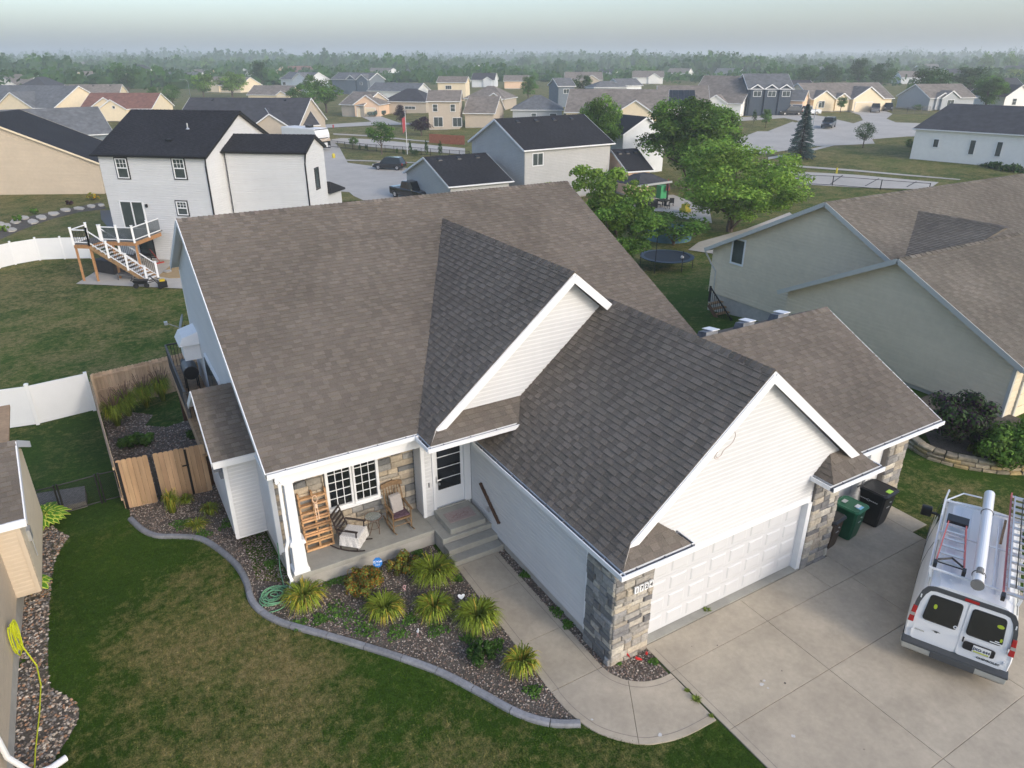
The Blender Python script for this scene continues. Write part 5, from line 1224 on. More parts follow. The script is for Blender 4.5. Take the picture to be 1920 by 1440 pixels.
# distant woods: individual trees scattered between the far roofs
occ = []
qd = random.Random(77); nt_ = 0; GRP = "hazy trees among the distant rooftops"
used_ = {}
LMK = [(15,"the left frame edge"),(70,"the wide hip roofed house"),(150,"the tan gable end"),(215,"the dark red roof"),(287,"the tall white house"),(345,"the curved street lamp"),(430,"the light crowned trees"),(500,"the cream brown roofed house"),(560,"the blue grey house"),(610,"the twin trees"),(655,"the navy roofed house"),(735,"the long grey roof"),(790,"the purple leaved tree"),(845,"the cream two storey house"),(905,"the brown hip roof"),(965,"the peach house"),(1005,"the grey hip roof"),(1062,"the slate blue house"),(1124,"the upright oval tree"),(1180,"the broad tan gable"),(1240,"the solar panels"),(1300,"the tall dark green tree"),(1350,"the white taupe roofed house"),(1445,"the navy dormer house"),(1510,"the blue spruce"),(1600,"the cream ranch house"),(1700,"the grey wooden fence"),(1790,"the brick fronted house"),(1850,"the bushy ranch tree"),(1910,"the right frame edge")]
rows = [(124,1.0),(128,1.0),(132,1.0),(137,1.0),(143,1.0),(150,.9),(158,.8),(168,.55),(178,.4)]
for by,dn in rows:
    x = -20
    while x < 1940:
        x += qd.uniform(20,46)/dn*(.85 if by < 130 else 1.1)
        yy = by+qd.uniform(-2.5,2.5); p = G(x,yy); d = depth(p); h = qd.uniform(9,17)
        if yy > 146 and 930 < x < 1500 and qd.random() < .6: continue
        if 1380 < x < 1700 and yy > 155: continue
        if 40 < x < 330 and yy > 160: continue
        if yy > 160 and (720 < x < 1250): continue
        if nt_ >= 250: break
        mt_ = ["leaf_mid","leaf_dark","leaf_mid","leaf_light"][qd.randrange(4)]; nt_ += 1
        lm = min(LMK,key=lambda l:abs(l[0]-x)); side = "right of" if x-lm[0] > 10 else ("left of" if x-lm[0] < -10 else "straight above")
        row = "faint" if by < 128 else ("distant" if by < 137 else ("small" if by < 148 else "nearer")); tn = {"leaf_mid":"green","leaf_dark":"dark green","leaf_light":"light green"}[mt_]
        lb = "%s %s tree in the haze %s %s" % (row,tn,side,lm[1]); used_[lb] = used_.get(lb,0)+1
        if used_[lb] > 1: lb = "%s %s tree %s %s, %s one of its clump" % (row,tn,side,lm[1],["second","third","fourth","fifth"][min(3,used_[lb]-2)])
        tree(lb,'far%d'%qd.randrange(4),p,h,h*qd.uniform(.75,1.15),mt_,rz=qd.uniform(0,6),clear=.05,group=GRP,name="distant_tree",trunk=False)
# horizon woods: nobody could count them
for bi,(dist,hh,n,amp) in enumerate(((430,9,5200,3),(620,12,6800,5),(900,15,7500,6),(1300,19,7500,8),(1900,24,7000,10),(2700,28,6000,14))):
    q = random.Random(90+bi); m = MB(); m.hc = True
    for i in range(n):
        az = YAW+R(q.uniform(-42,42)); dd = dist*q.uniform(.86,1.16); cx = round(az*dist/9)*9/dist; 
        rq = random.Random(int(cx*1e4)+bi*77); hx = hh*(.7+.45*rq.random())+amp*math.sin(az*9+bi)*math.sin(az*23+bi*2)
        off = (az-cx)*dist; bell = math.sqrt(max(0,1-(off/6.5)**2)); z = q.random()**.55*hx*(.35+.65*bell)
        p = Vector((math.sin(az)*dd,math.cos(az)*dd,terr(0,dd)+z)); s_ = q.uniform(.9,1.9)*(dist/600)**.55
        t1 = Vector((q.gauss(0,1),q.gauss(0,1),q.gauss(0,1))).normalized(); t2 = t1.orthogonal().normalized(); c = rq.uniform(.7,1.3)*q.uniform(.88,1.15); b = len(m.v)
        m.v += [tuple(p-t1*s_),tuple(p-t2*s_),tuple(p+t1*s_),tuple(p+t2*s_)]; m.f.append((b,b+1,b+2,b+3)); m.c.append((c*.95,c,c*.9)); m.m.append(0)
    for j in range(int(-R(42)*dist/9),int(R(42)*dist/9)+1):   # solid inner crowns so that the wood reads as a mass
        cx = round(YAW*dist/9+j)*9/dist; rq = random.Random(int(cx*1e4)+bi*77); hx = (hh*(.7+.45*rq.random())+amp*math.sin(cx*9+bi)*math.sin(cx*23+bi*2))*.88; dd = dist*(1+.1*(rq.random()-.5)); c = rq.uniform(.7,1.2); cxx,cyy,cz = math.sin(cx)*dd,math.cos(cx)*dd,terr(0,dd)
        if hx < 2: continue
        n0 = len(m.v); rr_ = 5.5+rq.random()*2
        for fr,fz in ((.8,0),(1,.45),(.72,.82)):
            for k in range(7): a = k*math.pi*2/7+j; jj = rq.uniform(.85,1.15); m.v.append((cxx+math.cos(a)*rr_*fr*jj,cyy+math.sin(a)*rr_*fr*jj,cz+hx*fz))
        m.v.append((cxx,cyy,cz+hx))
        for r_ in range(2):
            for k in range(7): m.f.append((n0+r_*7+k,n0+r_*7+(k+1)%7,n0+(r_+1)*7+(k+1)%7,n0+(r_+1)*7+k)); m.c.append((c,c,c)); m.m.append(0)
        for k in range(7): m.f.append((n0+14+k,n0+14+(k+1)%7,n0+21)); m.c.append((c*1.1,c*1.1,c*1.1)); m.m.append(0)
    m.build("far_woods","leaf_dark",kind='stuff')
# low hills behind
m = MB(); N_ = 60; rr = [(2500,-1.5),(2900,14),(3400,30)]
for d_,z_ in rr:
    for i in range(N_+1):
        az = YAW+R(-46+92*i/N_); k = interp(i/N_,[0,.35,.5,.75,1],[.25,.15,.5,1.0,.95])
        m.v.append((math.sin(az)*d_,math.cos(az)*d_,z_*k*(1+.12*math.sin(i*1.3)+.08*math.sin(i*3.1)) if z_ > 0 else z_))
for j in range(2):
    for i in range(N_): a = j*(N_+1)+i; m.f.append((a,a+1,a+N_+2,a+N_+1)); m.c.append(None); m.m.append(0)
m.build("hills","leaf_dark",kind='structure')
# ---------------- haze ----------------
hz = bpy.data.materials.new("haze"); hz.use_nodes = True; nn = hz.node_tree.nodes; nn.clear()
ho = nn.new("ShaderNodeOutputMaterial"); hv = nn.new("ShaderNodeVolumePrincipled"); hv.inputs["Color"].default_value = (.93,.97,1.0,1); hv.inputs["Density"].default_value = HAZE_D; hv.inputs["Anisotropy"].default_value = .2
hz.node_tree.links.new(hv.outputs[0],ho.inputs["Volume"]); MATS["haze"] = hz
m = MB(); m.box(-3600,4200,-400,4200,-4,48); ob = m.build("haze","haze",kind='stuff')
# ---------------- fences ----------------
def picket_fence(name,label,a,b,h,mat,rng,pw=.14,gap=.006,rails=None,face=1,posts=False,ear=True,skip=(),cat="fence",group=None):
    A = Vector(a); B = Vector(b); L = (B-A).length; d = (B-A).normalized(); n_ = Vector((-d.y,d.x))*face
    T = thing(name,label,cat,(A.x,A.y,terr(A.x,A.y)),0,group); n = int(L/(pw+gap))
    for i in range(n):
        u0 = i*(pw+gap); u1 = u0+pw
        if any(s0 < (u0+u1)/2 < s1 for s0,s1 in skip): continue
        p0 = A+d*u0; p1 = A+d*u1; z = terr(p0.x,p0.y); hh = h+rng.uniform(-.012,.012); t = .018; m = MB(); c = tv(rng,.82,1.2,.02); e = .03 if ear else 0
        def P(u,z_,k): q = A+d*u+n_*t*k; return (q.x,q.y,z_)
        ring = [(u0,z-.05),(u1,z-.05),(u1,z+hh-e),(u1-e,z+hh),(u0+e,z+hh),(u0,z+hh-e)]
        m.poly([P(u,zz,0) for u,zz in ring],c); m.poly([P(u,zz,1) for u,zz in ring[::-1]],c)
        for k in range(6): (ua,za),(ub,zb_) = ring[k-1],ring[k]; m.poly([P(ua,za,0),P(ua,za,1),P(ub,zb_,1),P(ub,zb_,0)],c)
        m.build("picket",mat,T,world=True)
    if rails:
        for rh_ in rails:
            m = MB(); zA,zB = terr(A.x,A.y)+rh_,terr(B.x,B.y)+rh_; o = n_*.05; m.beam((A.x+o.x,A.y+o.y,zA),(B.x+o.x,B.y+o.y,zB),.045,.09); m.build("rail",mat,T,world=True)
    if posts:
        k = 0
        while k <= L+.01:
            q = A+d*min(k,L-.05)+n_*.10; z = terr(q.x,q.y); m = MB(); m.box(q.x-.05,q.x+.05,q.y-.05,q.y+.05,z-.1,z+h-.02); m.build("post",mat,T,world=True); k += 2.4
    return T
rf = random.Random(5)
g1 = picket_fence("wooden_gate","tan dog eared wooden gate with black steel posts beside the white bump-out",(-.86,22.05),(1.66,21.75),1.72,"cedar",rf,face=-1,skip=((.90,.98),(1.88,1.96)),cat="gate")
for u in (.94,1.92,.02):
    p = Vector((-.86,22.05)).lerp(Vector((1.66,21.75)),u/2.54); z = terr(p.x,p.y); m = MB(); m.box(p.x-.035,p.x+.035,p.y-.05,p.y+.02,z-.05,z+1.66); m.build("post","black_metal",g1,world=True)
p = Vector((-.86,22.05)).lerp(Vector((1.66,21.75)),1.92/2.54); m = MB(); m.box(p.x-.16,p.x+.04,p.y-.07,p.y-.05,terr(p.x,p.y)+1.1,terr(p.x,p.y)+1.14); m.build("latch","black_metal",g1,world=True)
picket_fence("side_fence","narrow run of wooden fence seen edge on between the two side yards",(-.90,22.1),(-1.38,33.0),1.72,"cedar_pale",rf,face=1,rails=(.35,1.45),posts=False)
picket_fence("back_fence","pale wooden fence with rails behind the tall ornamental grasses",(-1.34,33.2),(3.2,34.3),1.78,"cedar_pale",rf,face=-1,rails=(.3,.95,1.6),posts=True)
def vinyl(name,label,pts,h,step=2.4):
    P = [Vector(p) for p in pts]; T = thing(name,label,"fence",(P[0].x,P[0].y,terr(P[0].x,P[0].y)))
    for a,b in zip(P[:-1],P[1:]):
        L = (b-a).length; n = max(1,round(L/step))
        for i in range(n):
            p = a.lerp(b,i/n); q = a.lerp(b,(i+1)/n); zp,zq = terr(p.x,p.y),terr(q.x,q.y); m = MB()
            m.beam((p.x,p.y,zp+h/2),(q.x,q.y,zq+h/2),.02,h-.25); m.build("panel","vinyl_white",T,world=True)
            m = MB(); m.beam((p.x,p.y,zp+h-.08),(q.x,q.y,zq+h-.08),.05,.15); m.build("rail","vinyl_white",T,world=True)
            m = MB(); m.beam((p.x,p.y,zp+.12),(q.x,q.y,zq+.12),.05,.15); m.build("rail","vinyl_white",T,world=True)
            m = MB(); m.box(p.x-.065,p.x+.065,p.y-.065,p.y+.065,zp-.1,zp+h+.06); m.loft([[(p.x-r_,p.y-r_,zp+h+z_),(p.x+r_,p.y-r_,zp+h+z_),(p.x+r_,p.y+r_,zp+h+z_),(p.x-r_,p.y+r_,zp+h+z_)] for r_,z_ in ((.085,.06),(.085,.09),(.01,.14))]); m.build("post","vinyl_white",T,world=True)
    p = P[-1]; z = terr(p.x,p.y); m = MB(); m.box(p.x-.065,p.x+.065,p.y-.065,p.y+.065,z-.1,z+h+.06); m.build("post","vinyl_white",T,world=True)
    return T
def X(px,py): g = G(px,py); return (g.x,g.y)
vinyl("vinyl_fence","white vinyl privacy fence crossing the side yard at the left edge",[X(-30,811),X(72,797),X(178,770)],1.78)
vinyl("vinyl_fence","white vinyl fence curving behind the raised deck at the far left",[X(-30,512),X(0,504),X(30,497),X(76,489),X(122,486),X(172,486)],1.75)
# black chain link gate
T = thing("chain_link_gate","black chain link fence and gate across the narrow side yard","gate",tuple(G(160,955)))
pts_ = [X(40,985),X(117,966),X(123,965),X(192,944),X(198,942),X(230,935)]
for i,(x,y) in enumerate(pts_[1:]):
    z = terr(x,y); m = MB(); m.tube([(x,y,z-.05),(x,y,z+1.08)],.028,6); m.build("post","black_metal",T,world=True)
for i in (0,2,4):
    (x0,y0),(x1,y1) = pts_[i],pts_[i+1]; z0,z1 = terr(x0,y0),terr(x1,y1); m = MB()
    m.tube([(x0,y0,z0+1.03),(x1,y1,z1+1.03)],.02,5)
    if i: m.tube([(x0,y0,z0+.08),(x1,y1,z1+.08)],.018,5)
    m.build("rail","black_metal",T,world=True); m = MB(); L = math.hypot(x1-x0,y1-y0); n = int(L/.07)
    for k in range(-14,n+1):
        for s_ in (1,-1):
            u0 = k*.07 if s_ == 1 else k*.07+1.0; u1 = u0+s_*1.0; v0,v1 = .06,1.03
            if u0 > u1: u0,u1,v0,v1 = u1,u0,v1,v0
            c0,c1 = max(u0,0),min(u1,L)
            if c1-c0 < .05: continue
            w0 = v0+(v1-v0)*(c0-u0)/(u1-u0); w1 = v0+(v1-v0)*(c1-u0)/(u1-u0)
            a = (x0+(x1-x0)*c0/L,y0+(y1-y0)*c0/L,z0+(z1-z0)*c0/L+w0); b = (x0+(x1-x0)*c1/L,y0+(y1-y0)*c1/L,z0+(z1-z0)*c1/L+w1); m.beam(a,b,.004,.004)
    m.build("mesh","black_metal",T,world=True,kind='stuff')
m = MB(); z0 = 0
for (a,b,c,d_) in ((G(44,905),G(113,900),G(113,895+25),G(44,940)),):
    P = [(-3.35,24.3),(-1.95,24.0),(-1.95,23.0),(-3.3,23.0)]; m = prism(P,terr(-2.6,23.5)-.1,terr(-2.6,23.5)+.28)
pm("grey_deck",(.13,.125,.12),.9,.3,12); stp2 = m.build("wooden_ramp","grey_deck"); tag(stp2,"weathered grey side stoop behind the black chain link gate","stoop")
# wrought fence by the flagpole and chain link by the right street
def bar_fence(name,label,pxs,h,mat="black_metal",step=1.8,bars=True):
    P = [G(*p) for p in pxs]; T = thing(name,label,"fence",tuple(P[0]))
    for a,b in zip(P[:-1],P[1:]):
        L = (b-a).length; n = max(1,int(L/step)); m = MB()
        for z in (h,h*.12): m.beam(a+Vector((0,0,z)),b+Vector((0,0,z)),.04,.05)
        m.build("rail",mat,T,world=True)
        for i in range(n+1):
            p = a.lerp(b,i/n); m = MB(); m.box(p.x-.035,p.x+.035,p.y-.035,p.y+.035,p.z-.1,p.z+h+.05); m.build("post",mat,T,world=True)
        if bars:
            m = MB(); k = int(L/.15)
            for i in range(k): p = a.lerp(b,i/k); m.box(p.x-.01,p.x+.01,p.y-.01,p.y+.01,p.z,p.z+h)
            m.build("bars",mat,T,world=True,kind='stuff')
bar_fence("metal_fence","black metal picket fence beside the camping trailer",[(620,276),(690,283),(790,291),(880,298)],1.1)
bar_fence("chain_link_fence","low black chain link fence along the street at the right",[(1478,345),(1560,349),(1650,357),(1740,364)],1.15,bars=False,step=4)
bar_fence("chain_link_fence","wire fence across the backyard beyond the main roof",[(1180,408),(1212,418),(1260,428)],1.1,bars=False,step=3)
bar_fence("wooden_fence","grey wooden fence between the cream ranch and the brick house",[(1672,214),(1700,214),(1742,213)],1.5,mat="grey_deck")
m = MB(); a,b,c = G(805,268),G(872,275),G(868,262)
pm("fence_red",(.30,.11,.06),.9,.2,3)
picket_fence("brown_fence","reddish brown wooden fence around the yard behind the purple tree",X(805,268),X(874,272),1.6,"fence_red",rf,pw=.3,gap=.01,ear=False)
# ---------------- deck and stairs of the white neighbour ----------------
DK = thing("raised_deck","raised deck with white posts, glass panels and wooden frame behind the white house","deck",(1.2,59.8,-2.6))
zf = .2
C1 = Vector((2.52,58.03)); C2 = Vector((4.2,60.2)); L1 = Vector((-1.3,59.52)); L2 = Vector((-.35,58.78)); M1 = Vector((.55,59.55)); W0 = Vector((1.3,64.0)); L3 = Vector((-.3,60.9))
m = prism([tuple(v) for v in (M1,C1,C2,Vector((4.75,61.1)),Vector((2.3,63.4)),Vector((.6,61.4)))],zf-.04,zf); m.build("deck_floor","grey_deck",DK,world=True)
m = prism([tuple(v) for v in (L1,L2,M1,Vector((.6,61.4)),L3)],zf-.05,zf-.005); m.build("deck_floor","grey_deck",DK,world=True)
pm("treated_wood",(.36,.19,.085),.8,.2,6,bump=.2,bs=40)
def B3(a,b,z,w_,h,mat,nm):
    m = MB(); m.beam((a.x,a.y,z),(b.x,b.y,z),w_,h); m.build(nm,mat,DK,world=True)
for a,b in ((L1,L2),(L1,L3),(M1,C1),(C1,Vector((4.55,60.6))),(L2,M1)): B3(a,b,zf-.19,.05,.27,"treated_wood","joist")
for v in (L1+Vector((.08,.06)),L2+Vector((.02,.15)),C1+Vector((-1.4,.9)),C1+Vector((.05,.2)),L3):
    z = -2.6; m = MB(); m.box(v.x-.08,v.x+.08,v.y-.08,v.y+.08,z,zf-.3); m.build("support_post","treated_wood",DK,world=True)
def rail_run(a,b,z0,z1,h=1.0,post0=True,post1=True,glass=False,bal="black_metal"):
    a3 = Vector((a.x,a.y,z0)); b3 = Vector((b.x,b.y,z1)); up = Vector((0,0,1)); L = (b3-a3).length
    for v,on in ((a3,post0),(b3,post1)):
        if on:
            m = MB(); m.box(v.x-.07,v.x+.07,v.y-.07,v.y+.07,v.z-.1,v.z+h+.12); m.box(v.x-.095,v.x+.095,v.y-.095,v.y+.095,v.z+h+.12,v.z+h+.17); m.build("post","vinyl_white",DK,world=True)
    m = MB(); m.beam(a3+up*h,b3+up*h,.06,.07); m.build("rail","vinyl_white",DK,world=True); m = MB(); m.beam(a3+up*.12,b3+up*.12,.05,.07); m.build("rail","vinyl_white",DK,world=True)
    if glass: m = MB(); m.beam(a3+up*.56,b3+up*.56,.01,.8); m.build("glass_panel","deck_glass",DK,world=True)
    else:
        for i in range(1,int(L/.16)): v = a3.lerp(b3,i/int(L/.16)); m = MB(); m.box(v.x-.012,v.x+.012,v.y-.012,v.y+.012,v.z+.12,v.z+h-.02); m.build("baluster",bal,DK,world=True)
pm("deck_glass",(.10,.12,.13),.08,alpha=.55,spec=.5)
rail_run(L1,L2,zf,zf); rail_run(L1,L3,zf,zf,post0=False); rail_run(M1,M1.lerp(C1,.5),zf,zf,glass=True); rail_run(M1.lerp(C1,.5),C1,zf,zf,glass=True,post0=False)
E1 = Vector((4.55,60.6)); rail_run(C1,C1.lerp(E1,.55),zf,zf,glass=True,post0=False); rail_run(C1.lerp(E1,.55),E1,zf,zf,glass=True,post0=False,post1=False)
T1,T2,B1,B2 = L2,Vector((.45,59.6)),Vector((2.73,56.82)),Vector((3.55,57.75))
nst = 14
for i in range(nst):
    t = (i+.5)/nst; a = T1.lerp(B1,t); b = T2.lerp(B2,t); z = zf-(zf+2.6)*(i+1)/(nst+1); m = MB(); m.beam((a.x,a.y,z),(b.x,b.y,z),.27,.04,up=(0,0,1)); m.build("tread","vinyl_white",DK,world=True)
for a,b in ((T1,B1),(T2,B2)):
    m = MB(); m.beam((a.x,a.y,zf-.22),(b.x,b.y,-2.55),.05,.28); m.build("stringer","old_wood",DK,world=True)
    for k in range(3): rail_run(a.lerp(b,k/3),a.lerp(b,(k+1)/3),zf-(zf+2.5)*k/3,zf-(zf+2.5)*(k+1)/3,post0=(k == 0))
# things on the patio
def boxthing(name,label,cat,px,py,L,W_,h,mat,rz=0,dz=0,bev=.04,legs=False):
    g = G(px,py); T = thing(name,label,cat,(g.x,g.y,g.z+dz),rz); m = MB()
    if legs:
        m.box(-L/2,L/2,-W_/2,W_/2,h-.12,h); m.build("top",mat,T)
        for sx in (-1,1):
            for sy in (-1,1): m = MB(); m.box(sx*(L/2-.06)-.03,sx*(L/2-.06)+.03,sy*(W_/2-.06)-.03,sy*(W_/2-.06)+.03,0,h-.12); m.build("leg",mat,T)
    else:
        m.loft([[(sx*(L/2-i),sy*(W_/2-i),z) for sx,sy in ((-1,-1),(1,-1),(1,1),(-1,1))] for i,z in ((bev,0),(0,bev),(0,h-bev),(bev,h))]); m.build("body",mat,T)
        m = MB(); m.box(-L/2+.05,L/2-.05,-W_/2+.05,W_/2-.05,h,h+.05); m.build("lid",mat,T)
    return T
pm("spa_brown",(.055,.05,.05),.7,.2,3)
boxthing("hot_tub","dark hot tub under the raised deck","hot tub",222,508,2.2,2.0,.95,"spa_brown",rz=.6,dz=.05)
boxthing("patio_table","low grey patio table beside the hot tub","table",238,525,1.1,.6,.45,"grey_deck",rz=-.5,dz=.05,legs=True)
boxthing("patio_table","dark table standing behind the deck stairs","table",275,492,1.3,.8,.75,"black_metal",rz=-.5,dz=.05,legs=True)
pm("tarp_tan",(.36,.26,.14),.9,.1,3)
g = [G(298,520),G(318,502),G(340,499),G(350,512),(G(352,522)),G(318,524)]; m = prism([(p.x,p.y) for p in g],G(320,512).z+.04,G(320,512).z+.09); tag(m.build("tan_mat","tarp_tan"),"tan outdoor mat lying on the patio near the foot of the deck stairs","mat")
g = G(315,512); m = MB(); m.lathe((g.x,g.y,g.z+.09),[(0,0),(.28,.0),(.3,.1),(.1,.14),(0,.15)],10); tag(m.build("fire_bowl","aluminium"),"small metal bowl on the tan patio mat","bowl")
pm("broom_red",(.35,.04,.03),.7)
g = G(302,495); m = MB(); m.tube([(g.x,g.y,g.z+.05),(g.x-.75,g.y+.9,g.z+1.5)],.025,5); T = thing("push_broom","red push broom leaning on the white house wall","broom",tuple(g)); m.build("handle","broom_red",T,world=True); m = MB(); m.beam((g.x-.35,g.y-.2,g.z+.08),(g.x+.35,g.y+.15,g.z+.08),.1,.12); m.build("head","broom_red",T,world=True)
# wheelbarrow and tank on the lawn
g = G(268,540); T = thing("garden_cart","black tubular garden cart parked on the grass before the patio","cart",tuple(g),-.3); m = MB()
m.tube([(-.7,0,.55),(.5,0,.35),(1.1,0,.5)],.03,5); m.tube([(-.7,.5,.55),(.5,.5,.35),(1.1,.5,.5)],.03,5); m.tube([(-.7,0,.55),(-.7,.5,.55)],.03,5); m.build("frame","black_metal",T)
m = MB(); m.loft([[(-.45,.02,.25),(.25,.02,.25),(.25,.48,.25),(-.45,.48,.25)],[(-.6,-.05,.5),(.4,-.05,.5),(.4,.55,.5),(-.6,.55,.5)]]); m.build("tray","black_metal",T)
for x in (-.4,.3): m = MB(); m.tube([(x,-.12,.18),(x,-.05,.18)],.18,10); m.build("wheel","rubber",T)
g = G(306,540); T = thing("pressure_washer","small black machine with yellow top beside the garden cart","machine",tuple(g),0); m = MB(); m.box(-.3,.3,-.25,.25,.08,.5); m.build("body","black_plastic",T); m = MB(); m.box(-.15,.2,-.15,.15,.5,.62); pm("tool_yellow",(.6,.42,.03),.5); m.build("engine","tool_yellow",T); m = MB(); m.tube([(-.3,-.2,.4),(-.7,-.2,.95),(-.7,.2,.95),(-.3,.2,.4)],.02,5); m.build("handle","black_metal",T)
for y in (-.28,.28): m = MB(); m.tube([(-.15,y,.13),(-.15,y+.05,.13)],.13,10); m.build("wheel","rubber",T)
# ---------------- side deck of the main house ----------------
SD = thing("side_deck","narrow deck with solid dark screen railing on the left side of the main house","deck",(2.0,26.5,-1.2))
dz_ = .95; ox = 1.56
m = MB(); m.box(ox,2.48,21.6,29.8,dz_-.04,dz_); m.build("deck_floor","old_wood",SD,world=True)
m = MB(); m.box(ox-.04,ox,21.6,29.85,dz_-.28,dz_-.0); m.build("beam","cedar",SD,world=True); m = MB(); m.box(ox,2.6,29.8,29.85,dz_-.28,dz_); m.build("beam","cedar",SD,world=True)
pm("screen_brown",(.035,.03,.028),.9,.2,20)
m = MB(); m.box(ox-.02,ox-.005,24.6,29.75,dz_+.04,dz_+.92); m.build("privacy_screen","screen_brown",SD,world=True)
m = MB(); m.box(ox-.03,ox+.04,24.6,29.8,dz_+.92,dz_+.97); m.build("rail","grey_deck",SD,world=True)
m = MB(); m.box(ox-.03,2.45,29.76,29.8,dz_+.92,dz_+.97); m.build("rail","black_metal",SD,world=True)
for i in range(8): m = MB(); x = ox+.06+i*.115; m.box(x-.01,x+.01,29.77,29.79,dz_,dz_+.92); m.build("baluster","black_metal",SD,world=True)
for i in range(7): m = MB(); x = ox+.06+i*.13; m.box(x-.01,x+.01,24.6,24.62,dz_,dz_+.92); m.build("baluster","black_metal",SD,world=True)
m = MB(); m.box(ox-.05,ox+.05,24.55,24.65,dz_,dz_+1.02); m.box(ox,2.45,24.58,24.64,dz_+.90,dz_+.95); m.build("post","grey_deck",SD,world=True)
for y in (29.3,22.2): z = terr(1.7,y); m = MB(); m.box(1.62,1.76,y-.07,y+.07,z-.1,dz_-.28); m.build("support_post","dark_wood",SD,world=True)
pm("grill_gray",(.10,.10,.105),.45,.1,5,metal=.3)
T = thing("pellet_grill","grey barrel smoker grill standing on the side deck","grill",(2.05,27.0,dz_)); m = MB(); m.tube([(0,-.45,.85),(0,.35,.85)],.27,14); m.build("barrel","grill_gray",T); m = MB(); m.tube([(0,-.47,.85),(0,-.45,.85)],.25,14); m.build("end_cap","black_metal",T); m = MB(); m.box(-.2,.2,.35,.75,.55,1.0); m.build("hopper","black_metal",T)
for sx in (-1,1):
    for y in (-.35,.3): m = MB(); m.box(sx*.2-.02,sx*.2+.02,y-.02,y+.02,0,.7); m.build("leg","black_metal",T)
pm("bucket_blue",(.05,.12,.30),.5)
T = thing("water_jug","clear blue water jug on the side deck behind the railing","jug",(2.1,24.1,dz_)); m = MB(); m.lathe((0,0,.2),[(0,0),(.15,0),(.16,.3),(.13,.36),(.05,.42),(0,.43)],12); m.build("body","bucket_blue",T); m = MB(); m.box(-.18,.18,-.18,.18,0,.2); m.build("stand","black_metal",T)
# satellite dish on pole
g = (3.05,28.9,2.6); T = thing("satellite_dish","grey satellite dish with long feed arm at the back corner of the main house","satellite dish",(2.45,28.6,2.1)); m = MB()
pm("dish_gray",(.33,.35,.36),.5)
m = MB(); m.tube([(2.6,28.3,2.2),(2.4,28.9,2.3),(2.35,29.2,2.8)],.025,6); m.build("mast","black_metal",T,world=True)
m = MB(); cdx = Vector((2.28,29.2,2.9)); ax = Vector((-.93,.05,.35)).normalized(); uu = ax.cross(Vector((0,0,1))).normalized(); vv = uu.cross(ax)
m.loft([[cdx+ax*(r_*r_*.35)+uu*math.cos(2*math.pi*k/16)*r_+vv*math.sin(2*math.pi*k/16)*r_ for k in range(16)] for r_ in (.02,.15,.27,.34)],cap=False); m.loft([[cdx-ax*.01+ax*(r_*r_*.35)+uu*math.cos(2*math.pi*k/16)*r_+vv*math.sin(2*math.pi*k/16)*r_ for k in range(16)] for r_ in (.34,.27,.15,.02)],cap=False); m.build("dish","dish_gray",T,world=True)
m = MB(); m.tube([(2.35,29.2,2.6),(1.75,29.25,2.95)],.015,5); m.build("feed_arm","dish_gray",T,world=True); m = MB(); m.box(1.66,1.78,29.18,29.32,2.9,3.02); m.build("receiver","aluminium",T,world=True)
# ---------------- garden plants ----------------
def tuft(name,label,cat,x,y,r_,h,n,mat,seed,wid=.012,tips=(1,1,1),z=None,group=None,droop=1.0,dry=.12):
    q = random.Random(seed); m = MB(); m.hc = True; z0 = terr(x,y)+.02 if z is None else z
    for i in range(n):
        a = q.uniform(0,6.283); l = r_*q.uniform(.55,1.1); hh = h*q.uniform(.6,1.1); b = Vector((x+math.cos(a)*q.uniform(0,.1),y+math.sin(a)*q.uniform(0,.1),z0)); d = Vector((math.cos(a),math.sin(a),0)); s_ = Vector((-d.y,d.x,0))*wid*q.uniform(.7,1.3)
        k = q.uniform(.55,1.45); c = (k*1.05,k,k*.8) if q.random() > dry else (2.2*k,1.25*k,1.3*k); up = q.uniform(.2,1)
        P = [b, b+d*l*.35+Vector((0,0,hh*.75)), b+d*l*.75+Vector((0,0,hh*(.95-.25*droop*(1-up)))), b+d*l*1.05+Vector((0,0,hh*(.75-.65*droop*(1-up))))]
        W_ = [1,1.1,.8,.1]; n0 = len(m.v)
        for p,w_ in zip(P,W_): m.v += [tuple(p-s_*w_),tuple(p+s_*w_)]
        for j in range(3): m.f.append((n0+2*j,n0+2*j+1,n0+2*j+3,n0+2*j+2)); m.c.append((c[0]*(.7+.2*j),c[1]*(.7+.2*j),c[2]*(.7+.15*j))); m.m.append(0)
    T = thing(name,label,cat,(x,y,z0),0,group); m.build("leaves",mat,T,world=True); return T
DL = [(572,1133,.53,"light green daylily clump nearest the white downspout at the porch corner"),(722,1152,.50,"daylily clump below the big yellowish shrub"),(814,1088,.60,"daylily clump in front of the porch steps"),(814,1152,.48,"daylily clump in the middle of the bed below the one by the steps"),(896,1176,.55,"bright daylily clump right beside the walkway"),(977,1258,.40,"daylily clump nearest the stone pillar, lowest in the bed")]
for i,(px,py,r_,lb) in enumerate(DL): g = G(px,py); tuft("daylily",lb,"plant",g.x,g.y,r_,(.5,.42,.56,.45,.6,.48)[i],(380,330,520,400,480,300)[i],"blade",100+i,droop=(1,1.15,.8,1.1,.9,1.05)[i],dry=(.3,.1,.05,.14,.06,.2)[i])
